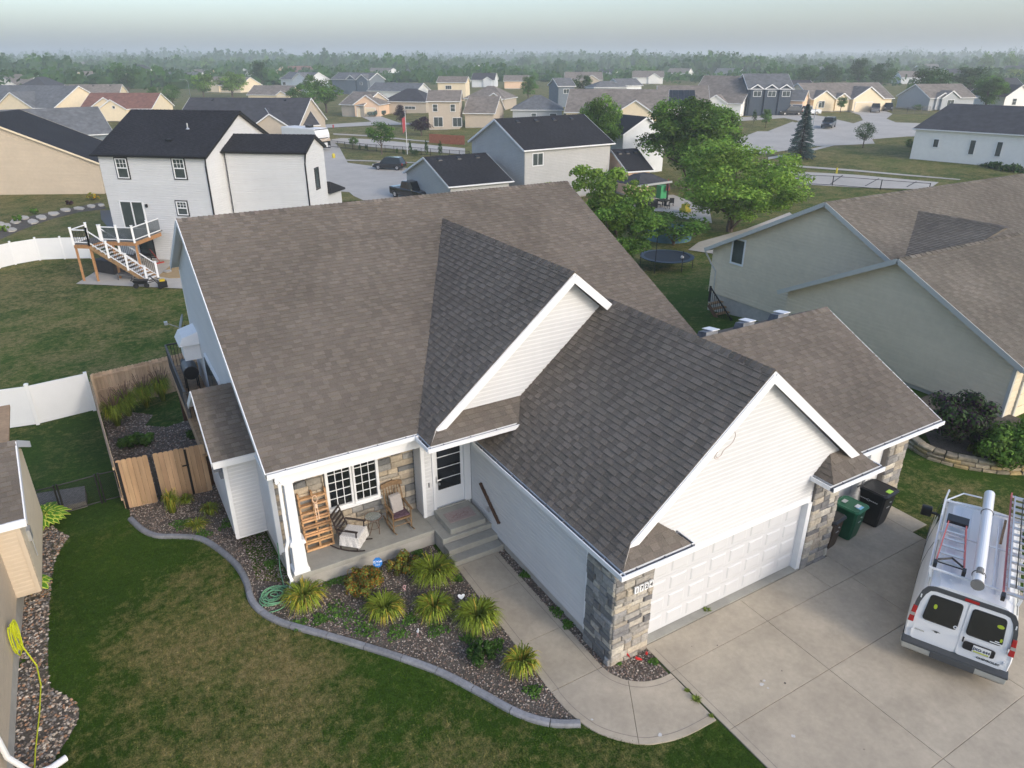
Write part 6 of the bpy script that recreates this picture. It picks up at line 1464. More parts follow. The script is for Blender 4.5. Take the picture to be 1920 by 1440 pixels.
def bush(name,label,cat,x,y,z,rx,ry,h,n,mat,seed,ls=.035,c2=None,p2=.3,nl=30):
    q = random.Random(seed); m = MB(); m.hc = True; Ls = []
    for i in range(nl):
        a = q.uniform(0,6.283); r_ = math.sqrt(q.random())*.75; Ls.append((math.cos(a)*r_*rx,math.sin(a)*r_*ry,h*q.uniform(.25,.85)*(1-.3*r_),q.uniform(.2,.36)*min(rx,ry,h),q.uniform(.5,1.5)))
    for i in range(n):
        l = q.choice(Ls); d = Vector((q.gauss(0,1),q.gauss(0,1),q.gauss(.3,1))).normalized(); p = Vector((x+l[0],y+l[1],z+l[2]))+d*l[3]*q.random()**.3
        if p.z < z+.02: p.z = z+.02+q.random()*.1
        t1 = (d.cross(Vector((q.gauss(0,1),q.gauss(0,1),q.gauss(0,1))))).normalized(); t2 = (d+t1*q.uniform(-.5,.5)).cross(t1).normalized(); w_ = ls*q.uniform(.6,1.3); k = l[4]*q.uniform(.7,1.3)
        c = (k,k,k) if not (c2 and q.random() < p2) else tuple(k*v for v in c2); b = len(m.v)
        m.v += [tuple(p-t1*w_),tuple(p-t2*w_*.6),tuple(p+t1*w_),tuple(p+t2*w_*.6)]; m.f.append((b,b+1,b+2,b+3)); m.c.append(c); m.m.append(0)
    T = thing(name,label,cat,(x,y,z)); m.build("foliage",mat,T,world=True); mm = MB()
    for i in range(6): a = i*1.05; mm.tube([(x,y,z),(x+math.cos(a)*rx*.5,y+math.sin(a)*ry*.5,z+h*.55)],.012,4)
    mm.build("stems","bark",T,world=True,kind='stuff'); return T
g = G(682,1108); bush("spirea_shrub","big yellowish green shrub with red tips below the porch edge","shrub",g.x,g.y,.02,.62,.55,.62,3600,"leaf_olive",1,.03,(2.2,.8,.7),.28)
g = G(757,1070); bush("spirea_shrub","smaller yellow green shrub right of the blue yard sign","shrub",g.x,g.y,.02,.50,.42,.52,2600,"leaf_olive",2,.03,(2.0,.8,.7),.2)
g = G(897,1240); bush("dark_shrub","low dark green shrub beside the lowest daylily","shrub",g.x,g.y,.02,.42,.38,.42,2600,"leaf_dark",3,.028)
g = G(985-480+480,1000);
for i,(px,py,r_,h_,lb) in enumerate(((325,962,.22,.8,"tall thin ornamental grass in front of the wooden gate"),(275,942,.18,.25,"low green weed at the foot of the wooden gate"),(395,965,.3,.35,"weedy green clump left of the bump-out"),(370,990,.35,.2,"flat weedy patch above the grey edging"),(350,945,.22,.25,"sparse weeds between the tall grass and the bump-out"))):
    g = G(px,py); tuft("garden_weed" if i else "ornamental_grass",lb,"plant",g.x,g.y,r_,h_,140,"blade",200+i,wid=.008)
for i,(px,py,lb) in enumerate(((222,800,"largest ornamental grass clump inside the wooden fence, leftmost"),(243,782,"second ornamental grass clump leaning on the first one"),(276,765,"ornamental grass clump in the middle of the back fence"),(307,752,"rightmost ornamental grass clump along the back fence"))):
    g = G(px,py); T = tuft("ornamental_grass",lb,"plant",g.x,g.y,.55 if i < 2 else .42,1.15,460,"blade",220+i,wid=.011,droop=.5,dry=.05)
    q = random.Random(i); m = MB(); m.hc = True
    for k in range(40):
        a = q.uniform(0,6.28); r1 = q.uniform(.1,.45); b = Vector((g.x+math.cos(a)*r1*.3,g.y+math.sin(a)*r1*.3,g.z+.8)); t = Vector((g.x+math.cos(a)*r1,g.y+math.sin(a)*r1,g.z+q.uniform(1.1,1.6))); m.tube([b,t],[.004,.012],3,col=(1,.8,.8))
    m.build("plumes","plume",T,world=True,kind='stuff') if "plume" in MATS else (pm("plume",(.17,.14,.10),.9,.2,10,tint=True),m.build("plumes","plume",T,world=True,kind='stuff'))
g = G(258,838); bush("leafy_shrub","leafy green shrub behind the wooden gate","shrub",g.x,g.y,g.z,.75,.5,.5,2200,"leaf_mid",7,.06)
g = G(375,820); bush("leafy_shrub","weedy green shrub behind the gate beside the bump-out wall","shrub",g.x,g.y,g.z,.6,.45,.45,1500,"leaf_mid",8,.05)
g = G(245,825); m = MB(); m.lathe((g.x,g.y,g.z+.02),[(0,0),(.17,0),(.18,.03),(0,.045)],12); tag(m.build("round_lid","concrete_gray"),"small round pale lid lying in the mulch behind the wooden gate","lid")
sheet("bed_grass",[(X(305,785)),(X(330,790)),(X(360,770)),(X(352,735)),(X(335,728))],.03,"grass",1)
# weedy ground cover between the stones of the bed
def cover(name,spots,n,seed,mat="leaf_mid"):
    q = random.Random(seed); m = MB(); m.hc = True
    for (px,py,r_) in spots:
        g = G(px,py)
        for i in range(n):
            a = q.uniform(0,6.283); rr = r_*q.random()**.6*(1+.3*math.sin(a*3+px)); x,y = g.x+math.cos(a)*rr,g.y+math.sin(a)*rr
            if y > 14.95 and x > 2.4: continue
            z = terr(x,y)+q.uniform(.02,.07); t1 = Vector((q.gauss(0,1),q.gauss(0,1),q.gauss(0,.5))).normalized(); t2 = t1.orthogonal().normalized(); w_ = q.uniform(.012,.03); c = tv(q,.5,1.5); b = len(m.v); p = Vector((x,y,z))
            m.v += [tuple(p-t1*w_),tuple(p-t2*w_),tuple(p+t1*w_),tuple(p+t2*w_)]; m.f.append((b,b+1,b+2,b+3)); m.c.append(c); m.m.append(0)
    return m.build(name,mat,kind='stuff')
cover("ground_cover",[(632,1148,.35),(660,1165,.40),(690,1185,.3),(640,1090,.25),(618,1096,.2),(745,1190,.25),(770,1165,.2),(820,1185,.25),(600,1165,.2),(560,1175,.2),(880,1200,.2),(930,1215,.2),(1000,1300,.2),(785,1040,.15),(745,1035,.15),(700,1130,.2),(860,1090,.12),(500,1000,.3),(470,960,.35),(430,985,.3),(380,1005,.25),(340,985,.3),(510,1060,.2),(1045,1150,.2),(1065,1175,.15),(1155,1245,.1),(985,1080,.15),(1225,1245,.1)],230,4)
# hosta: broad variegated leaves
def hosta(px,py,label,R_,n,seed):
    g = G(px,py); T = thing("hosta",label,"plant",tuple(g)); q = random.Random(seed)
    for i in range(n):
        a = i*2.4; ring = (i/n)**.5; l = R_*(.35+.75*ring)*q.uniform(.85,1.1); w_ = .10*q.uniform(.8,1.2); d = Vector((math.cos(a),math.sin(a),0)); s_ = Vector((-d.y,d.x,0)); b = g+d*l*.25+Vector((0,0,.12)); hh = .38*(1-.5*ring)
        m = MB(); P = [b, b+d*l*.3+Vector((0,0,hh*.7)), b+d*l*.6+Vector((0,0,hh)), b+d*l*.85+Vector((0,0,hh*.85)), b+d*l*1.05+Vector((0,0,hh*.5))]; W_ = [.15,.8,1,.75,.05]; G1 = (.62,1.15,.6); Y = (3.2,2.6,3.0)
        for j in range(4):
            for sd in (-1,1):
                p0,p1 = P[j],P[j+1]; a0,a1 = W_[j]*w_,W_[j+1]*w_; up = Vector((0,0,.02))
                m.poly([p0,p0+s_*sd*a0*.62+up,p1+s_*sd*a1*.62+up,p1],G1); m.poly([p0+s_*sd*a0*.62+up,p0+s_*sd*a0+up*.5,p1+s_*sd*a1+up*.5,p1+s_*sd*a1*.62+up],Y)
        m.build("leaf","blade",T,world=True)
hosta(78,985,"large variegated hosta beside the tan house wall and chain link gate",.62,62,1); hosta(68,1112,"small variegated hosta half hidden under the tan bump-out",.32,22,2)
# burgundy and green bushes beyond the driveway, with the stone retaining wall
_b = G(1790,838); bush("ninebark_bush","dark purple and green round bush before the beige neighbour wall","shrub",_b.x,_b.y,.15,1.3,1.15,2.0,9500,"leaf_burg",11,.06,(1.0,3.8,.6),.62,60)
_b = G(1893,872); bush("green_bush","dense bright green bush at the right edge beyond the van","shrub",_b.x,_b.y,.15,1.5,1.15,1.35,10500,"leaf_near",12,.06,(1.4,1.3,1.2),.3,60)
bush("low_shrub","low yellow green plant inside the curved stone wall","shrub",24.2,10.0,.15,.5,.35,.3,1500,"leaf_olive",13,.05)
rbed = [X(1722,806),X(1745,850),X(1800,862),X(1880,878),(26.5,8.6),(28,9.5),(28,13.5),(24.8,13.4)]
sheet("raised_bed",rbed,.22,"mulch",1)
RW = thing("stone_retaining_wall","curved dry stacked limestone wall around the bushes beyond the driveway","wall",(23.2,10.5,0))
pm("limestone",(.37,.32,.23),.9,.3,8,.2,2.5,.6,30,tint=True)
wp = smooth_path([(24.75,13.3),(23.75,12.45),(23.10,11.65),(22.82,10.95),(22.95,10.35),(23.3,9.75),(23.75,9.25),(24.25,8.85),(24.75,8.55)],8)
def lenpos(P,s_):
    for i in range(1,len(P)):
        l = (P[i]-P[i-1]).length
        if s_ <= l: return P[i-1].lerp(P[i],s_/l),(P[i]-P[i-1]).normalized()
        s_ -= l
    return P[-1],(P[-1]-P[-2]).normalized()
tl = sum((wp[i]-wp[i-1]).length for i in range(1,len(wp))); q = random.Random(9)
for lay in range(3):
    s_ = q.uniform(0,.2); zb = lay*.135-.02; end = tl-(0,.0,.35)[lay]
    while s_ < end-.15:
        l = q.uniform(.32,.62); p0,t0 = lenpos(wp,s_+.01); p1,t1 = lenpos(wp,min(s_+l-.015,tl)); h = .13+q.uniform(-.012,.008); w0 = q.uniform(.13,.17); nn_ = Vector((-t0.y,t0.x)); n1 = Vector((-t1.y,t1.x)); j = lambda: q.uniform(-.02,.02)
        off = (2-lay)*-.03; c = q.choice([(1.2,1.15,1.1),(1,.95,.85),(.85,.85,.85),(1.25,1.1,.75),(.7,.68,.66)])
        def ring(p,nv,e): return [(p.x+nv.x*(-w0+off)+j(),p.y+nv.y*(-w0+off)+j(),zb+.015),(p.x+nv.x*(-w0+off-.01)+j(),p.y+nv.y*(-w0+off-.01)+j(),zb+h*.8),(p.x+nv.x*(-w0*.7)+j(),p.y+nv.y*(-w0*.7)+j(),zb+h),(p.x+nv.x*w0*.8,p.y+nv.y*w0*.8,zb+h+j()*.4),(p.x+nv.x*w0,p.y+nv.y*w0,zb)]
        pm_,tm_ = lenpos(wp,min(s_+l/2,tl)); nm_ = Vector((-tm_.y,tm_.x)); m = MB(); m.loft([ring(p0,nn_,0),ring(pm_,nm_,0),ring(p1,n1,0)],c); m.build("stone","limestone",RW,world=True,bevel=.012); s_ += l
# ---------------- porch things ----------------
# dark rocking chair
def rocker(label,x,y,z,rz,mat,style):
    T = thing("rocking_chair",label,"rocking chair",(x,y,z),rz); W_ = .26
    for s_ in (-1,1):
        m = MB(); m.tube([(s_*W_,-.45,.10),(s_*W_,-.25,.045),(s_*W_,.0,.025),(s_*W_,.3,.05),(s_*W_,.52,.13)],.018,6); m.build("rocker",mat,T)
        m = MB(); m.tube([(s_*W_,-.24,.05),(s_*W_,-.24,.42),(s_*W_,-.25,.64)],.019,6); m.build("leg",mat,T)
        m = MB(); m.tube([(s_*W_,.22,.05),(s_*W_,.22,.42),(s_*(W_-.02),.42,1.1 if style else 1.05)],.02,6); m.build("back_post",mat,T)
        m = MB(); m.beam((s_*(W_+.01),-.30,.65),(s_*(W_+.01),.28,.66),.06,.025); m.build("armrest",mat,T)
        m = MB(); m.beam((s_*W_,-.24,.2),(s_*W_,.22,.2),.02,.02); m.build("stretcher",mat,T)
    m = MB(); m.tube([(-W_,-.24,.22),(W_,-.24,.22)],.014,5); m.build("stretcher",mat,T)
    m = MB(); m.loft([[(-.27,-.28,z_),(.27,-.28,z_),(.25,.25,z_-.03),(-.25,.25,z_-.03)] for z_ in (.40,.44)]); m.build("seat",mat,T)
    if style:   # carved crest rail and spindles
        m = MB(); m.loft([[(x_,.40-.0*x_,1.06+.05*math.cos(x_*5)),(x_,.44,1.06+.05*math.cos(x_*5)),(x_,.46,1.19+.05*math.cos(x_*6)),(x_,.42,1.19+.05*math.cos(x_*6))] for x_ in (-.31,-.2,-.1,0,.1,.2,.31)]); m.build("crest_rail",mat,T)
        for k in range(5): x_ = -.16+k*.08; m = MB(); m.tube([(x_,.25,.45),(x_,.36,.8),(x_,.43,1.1)],[.014,.02,.012],6); m.build("spindle",mat,T)
    else:
        for k in range(5): zz = .56+k*.12; yy = .26+(zz-.44)*.26; m = MB(); m.beam((-W_,yy,zz),(W_,yy,zz),.015,.07); m.build("slat",mat,T)
    return T
pm("crate_wood",(.44,.26,.13),.8,.2,12,tint=True); pm("chair_dark",(.035,.025,.022),.5,.2,10); pm("chair_oak",(.20,.125,.065),.6,.35,14,.3,5)
rc1 = rocker("dark brown slatted rocking chair with a lace seat cover on the porch",4.22,15.45,.5,R(205),"chair_dark",0)
rc1.rotation_euler[2] = R(48)
m = MB(); q = random.Random(3); rr = []
for k in range(24):
    t = k/24*4; s_ = int(t); f = t-s_; c = [(-.29,-.31),(.29,-.31),(.27,.22),(-.27,.22)]; a,b = c[s_],c[(s_+1)%4]; rr.append((a[0]+(b[0]-a[0])*f,a[1]+(b[1]-a[1])*f))
m.loft([[(x*.9,y*.9,.475) for x,y in rr],[(x,y,.465) for x,y in rr],[(x*(1.05+.05*(i%2)),y*(1.05+.05*(i%2)),.3) for i,(x,y) in enumerate(rr)],[(x*(1.10+.08*(i%2)),y*(1.10+.08*(i%2)),.19+.02*(i%2)) for i,(x,y) in enumerate(rr)]])
o = m.build("seat_cover","fabric_lace"); tag(o,"white lace cloth draped over the seat of the dark rocking chair","cloth"); o.location = rc1.location; o.rotation_euler = rc1.rotation_euler
rc2 = rocker("old carved wooden rocking chair with spindles beside the entry post",5.62,15.62,.5,R(0),"chair_oak",1)
pm("cushion_gray",(.36,.33,.31),.95,.1,20,bump=.3,bs=80)
m = MB(); m.loft([[(sx*w_,y_,.46+h_) for sx in (-1,1) for y_,h_ in (((.30,0),(.12,.0)) if sx > 0 else ((.12,0),(.30,0)))] for w_ in (.1,)]+[]) if False else None
m = MB(); m.loft([[(-.16,-.0+d,z_),(.17,-.0+d,z_),(.17,.10+d,z_+.01),(-.16,.10+d,z_+.01)] for z_,d in ((.47,.02),(.50,.0),(.70,.05),(.90,.13),(.93,.16))]); o = m.build("pillow","cushion_gray",bevel=.03); tag(o,"grey rectangular pillow standing on the old wooden rocking chair","pillow"); o.location = rc2.location; o.rotation_euler = (0,0,R(8))
pm("quilt_dark",(.10,.06,.08),.95,.6,14)
m = MB(); m.loft([[(-.24,-.24,z_),(.24,-.24,z_),(.22,.16,z_),(-.22,.16,z_)] for z_ in (.445,.485)]); o = m.build("quilt","quilt_dark",bevel=.015); tag(o,"dark patterned quilt folded on the seat of the old rocking chair","quilt"); o.location = rc2.location
# glass side table
T = thing("side_table","small round glass topped metal table between the two rocking chairs","table",(4.92,15.72,.5)); m = MB(); m.lathe((0,0,.515),[(0,0),(.225,0),(.225,.008),(0,.008)],24); m.build("glass_top","table_glass",T) if "table_glass" in MATS else (pm("table_glass",(.25,.28,.26),.08,alpha=.5),m.build("glass_top","table_glass",T))
m = MB(); m.tube([(.232*math.cos(a*math.pi/12),.232*math.sin(a*math.pi/12),.52) for a in range(25)],.012,6,cap=False); m.build("rim","dark_wood",T)
for k in range(4): a = k*math.pi/2+.5; m = MB(); m.tube([(.19*math.cos(a),.19*math.sin(a),0),(.14*math.cos(a+.9),.14*math.sin(a+.9),.51)],.009,5); m.build("leg","dark_wood",T)
m = MB(); m.tube([(.16*math.cos(a*math.pi/8),.16*math.sin(a*math.pi/8),.2) for a in range(17)],.006,4,cap=False); m.build("brace","dark_wood",T)
# stacked pallet planter rack
PR = thing("pallet_planter","tall orange brown pallet wood planter rack leaning against the stone wall","planter",(3.45,15.82,.5))
def prk(x0,x1,z0,z1,y0=0,y1=.03,nm="board"):
    ly = lambda z: .26*(z/1.62)
    m = MB(); c = tv(rnd,.75,1.35,.06); m.hexa([(x0,y0+ly(z0),z0),(x1,y0+ly(z0),z0),(x1,y1+ly(z0),z0),(x0,y1+ly(z0),z0)],[(x0,y0+ly(z1),z1),(x1,y0+ly(z1),z1),(x1,y1+ly(z1),z1),(x0,y1+ly(z1),z1)],c); m.build(nm,"crate_wood",PR)
for x in (-.37,-.02,.33): prk(x,x+.05,0,1.62,-.05,.05,"upright")
for i in range(8): z = .02+i*.205; prk(-.36,.37,z,z+.05,-.09,-.055); prk(-.36,.37,z+.01,z+.03,-.085,.05,"shelf"); 
for i in (1,2,3,4): z = .10+i*.205; prk(-.36,.37,z,z+.035,-.095,-.06)
m = MB(); m.hc = False
for s_ in (-.03,.03): m.tube([(s_,-.12,.95),(s_,-.05,1.3)],.012,5)
m.tube([(0,-.05,1.28),(0,-.03,1.4)],.05,6); m.tube([(.0+.06*math.cos(a*math.pi/6),-.02,1.52+.11*math.sin(a*math.pi/6)) for a in range(13)],.012,5); o = m.build("wooden_ornament","wall_peach"); tag(o,"small pale wooden ornament with looped ears hung on the pallet rack","ornament"); o.location = (3.47,15.82,.5)
# iron scroll on the stone wall
m = MB(); 
def scroll(cx,cz,r_,a0,turn,dirn=1): return [(cx+math.cos(a0+dirn*t*turn/18)*r_*(1-t/22),16.08,cz+math.sin(a0+dirn*t*turn/18)*r_*(1-t/22)) for t in range(19)]
for c_,z_,r_,a_,d_ in ((3.05,2.42,.07,0,1),(3.2,2.50,.06,2,-1),(3.36,2.53,.07,3,1)): m.tube(scroll(c_,z_,r_,a_,7,d_),.006,4)
m.tube([(3.0,16.08,2.40),(3.18,16.08,2.46),(3.42,16.08,2.56)],.006,4); m.tube([(3.12,16.08,2.42),(3.10,16.08,2.30)],.005,4); tag(m.build("iron_scroll","black_metal"),"thin black iron scroll hanging on the stone wall above the pallet rack","wall decoration")
# welcome mat on the entry pad
pm("mat_pink",(.34,.27,.25),.95,.2,30); pm("mat_ink",(.22,.10,.11),.95)
T = thing("door_mat","faded pinkish door mat with worn script on the entry step","mat",(7.2,15.05,.665)); m = MB(); m.box(-.40,.40,-.24,.24,0,.012); m.build("mat","mat_pink",T)
m = MB()
for i in range(7): x0 = -.25+i*.075; m.tube([(x0,-.02,.014),(x0+.03,.06*((i%3)-.8),.014),(x0+.07,.02,.014)],.006,4)
for i in range(5): x0 = -.15+i*.075; m.tube([(x0,-.12,.014),(x0+.03,-.09,.014),(x0+.06,-.12,.014)],.005,4)
m.build("lettering","mat_ink",T)
# long wooden board hung on the garage wall
m = MB(); m.beam((7.86,15.0,1.52),(7.86,13.95,.80),.04,.12,up=(1,0,0)); m.beam((7.84,14.98,1.55),(7.84,13.95,.85),.03,.03); tag(m.build("wooden_board","dark_wood"),"long dark wooden board fixed slanting on the white garage wall by the steps","board")
# coiled green hose and spigot
m = MB(); q = random.Random(8); path = []
cxh,cyh = 2.02,15.05
for i in range(170):
    t = i/170; a = t*6.283*8.3; r_ = .20+.14*math.sin(t*17)+q.uniform(-.01,.01); path.append(Vector((cxh+math.cos(a)*r_*1.15+.05*math.sin(t*9),cyh+math.sin(a)*r_*.95+.05*math.cos(t*11),.06+.03*math.sin(t*40)+t*.07)))
path += [Vector((2.3,15.3,.12)),Vector((2.35,15.8,.2)),Vector((2.42,16.05,.5)),Vector((2.44,16.1,.85))]
m.tube(path,.013,5); m.tube(smooth_path([(0,0),(1,1)],1) and [Vector((cxh-.15+.28*math.sin(t*.35),cyh-.45+.16*math.cos(t*.35)+t*.01,.05)) for t in range(20)],.013,5); tag(m.build("garden_hose","hose_green"),"pale green garden hose coiled beside the porch corner, running up the foundation","hose")
# yard signs and stakes
def frame_to_cam(p): return None
pm("sign_blue",(.02,.17,.50),.4); pm("sign_white",(.8,.8,.8),.5)
g = G(712,1093); T = thing("yard_sign","blue octagonal security sign with white ADT lettering on a stake","sign",(g.x,g.y,.02),R(-25)); m = MB(); m.box(-.012,.012,-.006,.006,0,.55); m.build("stake","aluminium",T)
m = MB(); o8 = [(.125*math.cos(math.pi/8+k*math.pi/4),.125*math.sin(math.pi/8+k*math.pi/4)) for k in range(8)]; tl_ = .35
def tp(x,z,y=0): return (x,y+z*tl_-.02,.62+z)
m.poly([tp(x,z,-.008) for x,z in o8]); m.poly([tp(x,z,.008) for x,z in o8[::-1]])
for k in range(8): m.poly([tp(*o8[k-1],.008),tp(*o8[k],.008),tp(*o8[k],-.008),tp(*o8[k-1],-.008)])
m.build("panel","sign_blue",T)
m = MB(); o6 = [(.095,.0),(.095,.052),(-.095,.052),(-.095,-.012)]; m.poly([tp(-.10,-.018,-.011),tp(.10,.012,-.011),tp(.10,.06,-.011),tp(-.10,.045,-.011)]); m.build("stripe","sign_white",T)
text_mesh("ADT",.085,"sign_blue",T,basis(tp(0,.022,-.014),(1,0,.06),(0,tl_,1)),bold=.004)
text_mesh("ADT",.06,"sign_white",T,basis(tp(0,-.055,-.012),(1,0,.0),(0,tl_,1)),name="lettering",sx=1.0)
g = G(866,1146); T = thing("heart_stake","white heart shaped garden stake beside the walkway","garden stake",(g.x,g.y,.02),R(-20)); m = MB(); m.tube([(0,0,0),(0,0,.34)],.006,5); m.build("stake","black_metal",T)
hp = [(.075*math.sin(t)**3*1.15,.072*(.8*math.cos(t)-.35*math.cos(2*t)-.12*math.cos(3*t))) for t in [k*math.pi/14 for k in range(28)]]; m = MB(); m.poly([(x,z*.4,.42+z) for x,z in hp][::-1]); m.poly([(x,z*.4+.01,.42+z) for x,z in hp]); [m.poly([(hp[k-1][0],hp[k-1][1]*.4,.42+hp[k-1][1]),(hp[k][0],hp[k][1]*.4,.42+hp[k][1]),(hp[k][0],hp[k][1]*.4+.01,.42+hp[k][1]),(hp[k-1][0],hp[k-1][1]*.4+.01,.42+hp[k-1][1])]) for k in range(28)]; m.build("heart","sign_white",T)
pm("pink_metal",(.60,.36,.36),.5)
g = G(760,1120); T = thing("ribbon_stake","small pale pink ribbon shaped garden stake in the middle of the bed","garden stake",(g.x,g.y,.02)); m = MB(); m.tube([(0,0,0),(0,0,.2)],.005,4); m.build("stake","aluminium",T); m = MB(); m.tube([(-.03,0,.16),(.03,.01,.24),(.035,.01,.29),(0,.015,.32),(-.035,.01,.29),(-.03,.01,.24),(.03,0,.16)],.010,5); m.build("ribbon","pink_metal",T)
g = G(784,1196); T = thing("flamingo_stake","tiny white flamingo figure standing in the gravel","garden figure",(g.x,g.y,.02)); m = MB()
for x in (-.012,.012): m.tube([(x,0,0),(x*.6,0,.14)],.004,4)
m.build("legs","pink_metal",T); m = MB(); m.tube([(0,.05,.15),(0,.0,.17),(0,-.03,.16)],[.012,.03,.012],7); m.tube([(0,-.03,.16),(0,-.05,.22),(0,-.02,.27),(0,-.045,.29),(0,-.07,.27)],[.012,.009,.009,.012,.003],6); m.build("body","sign_white",T)
pm("cardinal_red",(.45,.015,.015),.5)
for i,(px,py,lb) in enumerate(((1174,1238,"small red metal cardinal close to the stone pillar"),(1195,1246,"red metal cardinal in the middle of the three"),(1211,1237,"red metal cardinal nearest the garage door"))):
    g = G(px,py); s_ = .7 if i == 0 else 1.0; T = thing("cardinal_figure",lb,"garden figure",(g.x,g.y,.02),R(-60+i*50)); m = MB(); m.tube([(0,0,0),(0,0,.11)],.004,4); m.build("stake","black_metal",T); m = MB(); m.tube([(.12*s_,0,.07),(.05*s_,0,.12),(-.02*s_,0,.16),(-.06*s_,0,.2)],[.008,.03*s_,.035*s_,.02*s_],7); m.tube([(-.05*s_,0,.2),(-.03*s_,0,.25)],[.02*s_,.003],5); m.tube([(-.06*s_,0,.2),(-.09*s_,0,.195)],[.012,.002],5); m.build("bird","cardinal_red",T)
# ---------------- wheeled bins ----------------
pm("bin_brown",(.060,.042,.030),.55,.1,4); pm("bin_green",(.008,.085,.040),.45,.1,4); pm("lid_green",(.02,.13,.065),.45,.1,4); pm("sticker_lime",(.45,.75,.10),.5); pm("sticker_blue",(.25,.55,.75),.5)
def bin_(label,x,y,rz,body,lid,s_=1.0,stick=None,text=False):
    T = thing("wheeled_bin",label,"bin",(x,y,.04),rz); w0,w1,d0,d1,h = .24*s_,.31*s_,.26*s_,.40*s_,1.0*s_
    def rg(w_,da,db,z_,b=.05): return [(-w_+b,-da,z_),(w_-b,-da,z_),(w_,-da+b,z_),(w_,db-b,z_),(w_-b,db,z_),(-w_+b,db,z_),(-w_,db-b,z_),(-w_,-da+b,z_)]
    m = MB(); m.loft([rg(w0,d0,d0,0.02),rg(w0+.01,d0+.02,d0,.12),rg((w0+w1)/2,(d0+d1)/2,d0+.04,.55*h),rg(w1,d1-.05,d0+.07,.93*h),rg(w1+.02,d1-.03,d0+.09,.94*h),rg(w1+.02,d1-.03,d0+.09,.985*h)]); m.build("body",body,T)
    m = MB(); m.loft([rg(w1+.035,d1+.01,d0+.10,.99*h,.07),rg(w1+.035,d1+.01,d0+.10,1.02*h,.07),rg(w1-.0,d1-.05,d0+.05,1.055*h,.07),rg(w1-.04,d1-.09,d0+.01,1.045*h,.06)]); m.build("lid",lid,T)
    m = MB(); m.tube([(-w1+.03,d0+.15,.95*h),(w1-.03,d0+.15,.95*h)],.018,6); m.build("handle",lid,T)
    for sx in (-1,1): m = MB(); m.tube([(sx*(w0-.0),d0+.02,.13),(sx*(w0+.06),d0+.02,.13)],.125,12); m.build("wheel","rubber",T)
    m = MB(); m.box(-.07*s_,.07*s_,-(d0+d1)/2*1.02-.01,-(d0+d1)/2*1.02+.02,.60*h,.625*h); m.build("lift_bar","aluminium",T); m = MB(); m.box(-.07*s_,.0,-d1-.0,-d1+.03,.80*h,.815*h); m.build("label_plate","aluminium",T)
    if stick: m = MB(); m.box(-.10,.10,-d1+.06,-d1+.19,1.05*h,1.062*h); m.build("sticker",stick,T)
    return T
b1 = bin_("brown wheeled bin with black lid tucked beside the right stone pillar",15.62,9.50,R(8),"bin_brown","black_plastic",.95)
b2 = bin_("green wheeled bin with a blue and white sticker on its lid",16.52,9.48,R(8),"bin_green","lid_green",.98,"sticker_blue")
m = MB(); m.box(-.08,.10,-.26,-.14,1.036,1.05); m.build("sticker","sign_white",b2); m = MB(); m.box(-.12,.06,.1,.22,1.036,1.048); m.build("sticker","aluminium",b2)
b3 = bin_("larger black wheeled bin with a lime green sticker on its lid",17.75,9.50,R(6),"black_plastic","black_plastic",1.1,"sticker_lime")
pm("print_gray",(.55,.55,.55),.6)
m = MB(); q = random.Random(1)
for k in range(11):
    if k == 5: m.tube([(-.345,.05+.035*math.cos(a*1.05),.83+.035*math.sin(a*1.05)) for a in range(7)],.007,4); continue
    y_ = -.22+k*.05; m.box(-.352,-.343,y_,y_+.035,.82,.845)
m.build("print","print_gray",b3)
# ---------------- the van on the driveway ----------------
pm("van_glass",(.010,.013,.012),.07,.4,2,spec=.6); pm("bumper_gray",(.33,.33,.30),.45,.1,3); pm("bumper_dark",(.06,.065,.07),.5); pm("ladder_red",(.50,.14,.13),.55,.15,6); pm("plate_white",(.7,.72,.72),.4); pm("plate_green",(.45,.50,.06),.5); pm("ink_navy",(.02,.03,.07),.5); pm("rust",(.35,.20,.08),.9); pm("hivis",(.35,.45,.03),.7)
VN = thing("work_van","white work van with roof ladders, rear doors towards the camera","van",(14.10,5.10,.035),R(25.0))
HWR = [(.90,.36),(.985,.55),(1.0,.85),(.985,1.15),(.93,1.50),(.86,1.78),(.76,1.95),(.60,2.03),(.0,2.07)]
xo = lambda z: .13*max(0,z-1.0)
def vring(x,rear=False,zs=1.0,ws=1.0,ztop=2.07,xsh=0):
    P = []
    for y,z in HWR: zz = .36+(z-.36)*(ztop-.36)/(2.07-.36); P.append((x+(xo(zz) if rear else 0),y*ws,zz))
    return P+[(a,-b,c) for a,b,c in P[-2::-1]]
m = MB(); rings = [vring(.0,True,ws=.965),vring(.04,True,ws=.99),vring(.35),vring(3.75),vring(4.15,ztop=1.98,ws=.985),vring(4.75,ztop=1.36,ws=.97),vring(5.35,ztop=1.20,ws=.94),vring(5.6,ztop=1.0,ws=.86)]
m.loft(rings); m.build("body","white_paint",VN,smooth=False,bevel=0)
for y in (-.62,-.42,-.21,.21,.42,.62): m = MB(); m.beam((.45,y,2.055 if abs(y)<.5 else 2.04),(3.7,y,2.055 if abs(y)<.5 else 2.04),.05,.022); m.build("roof_rib","white_paint",VN)
m = MB(); m.loft([[(4.12,.80,1.86),(4.12,-.80,1.86),(4.70,-.88,1.42),(4.70,.88,1.42)],[(4.20,.80,1.90),(4.20,-.80,1.90),(4.76,-.88,1.45),(4.76,.88,1.45)]]); m.build("windshield","van_glass",VN)
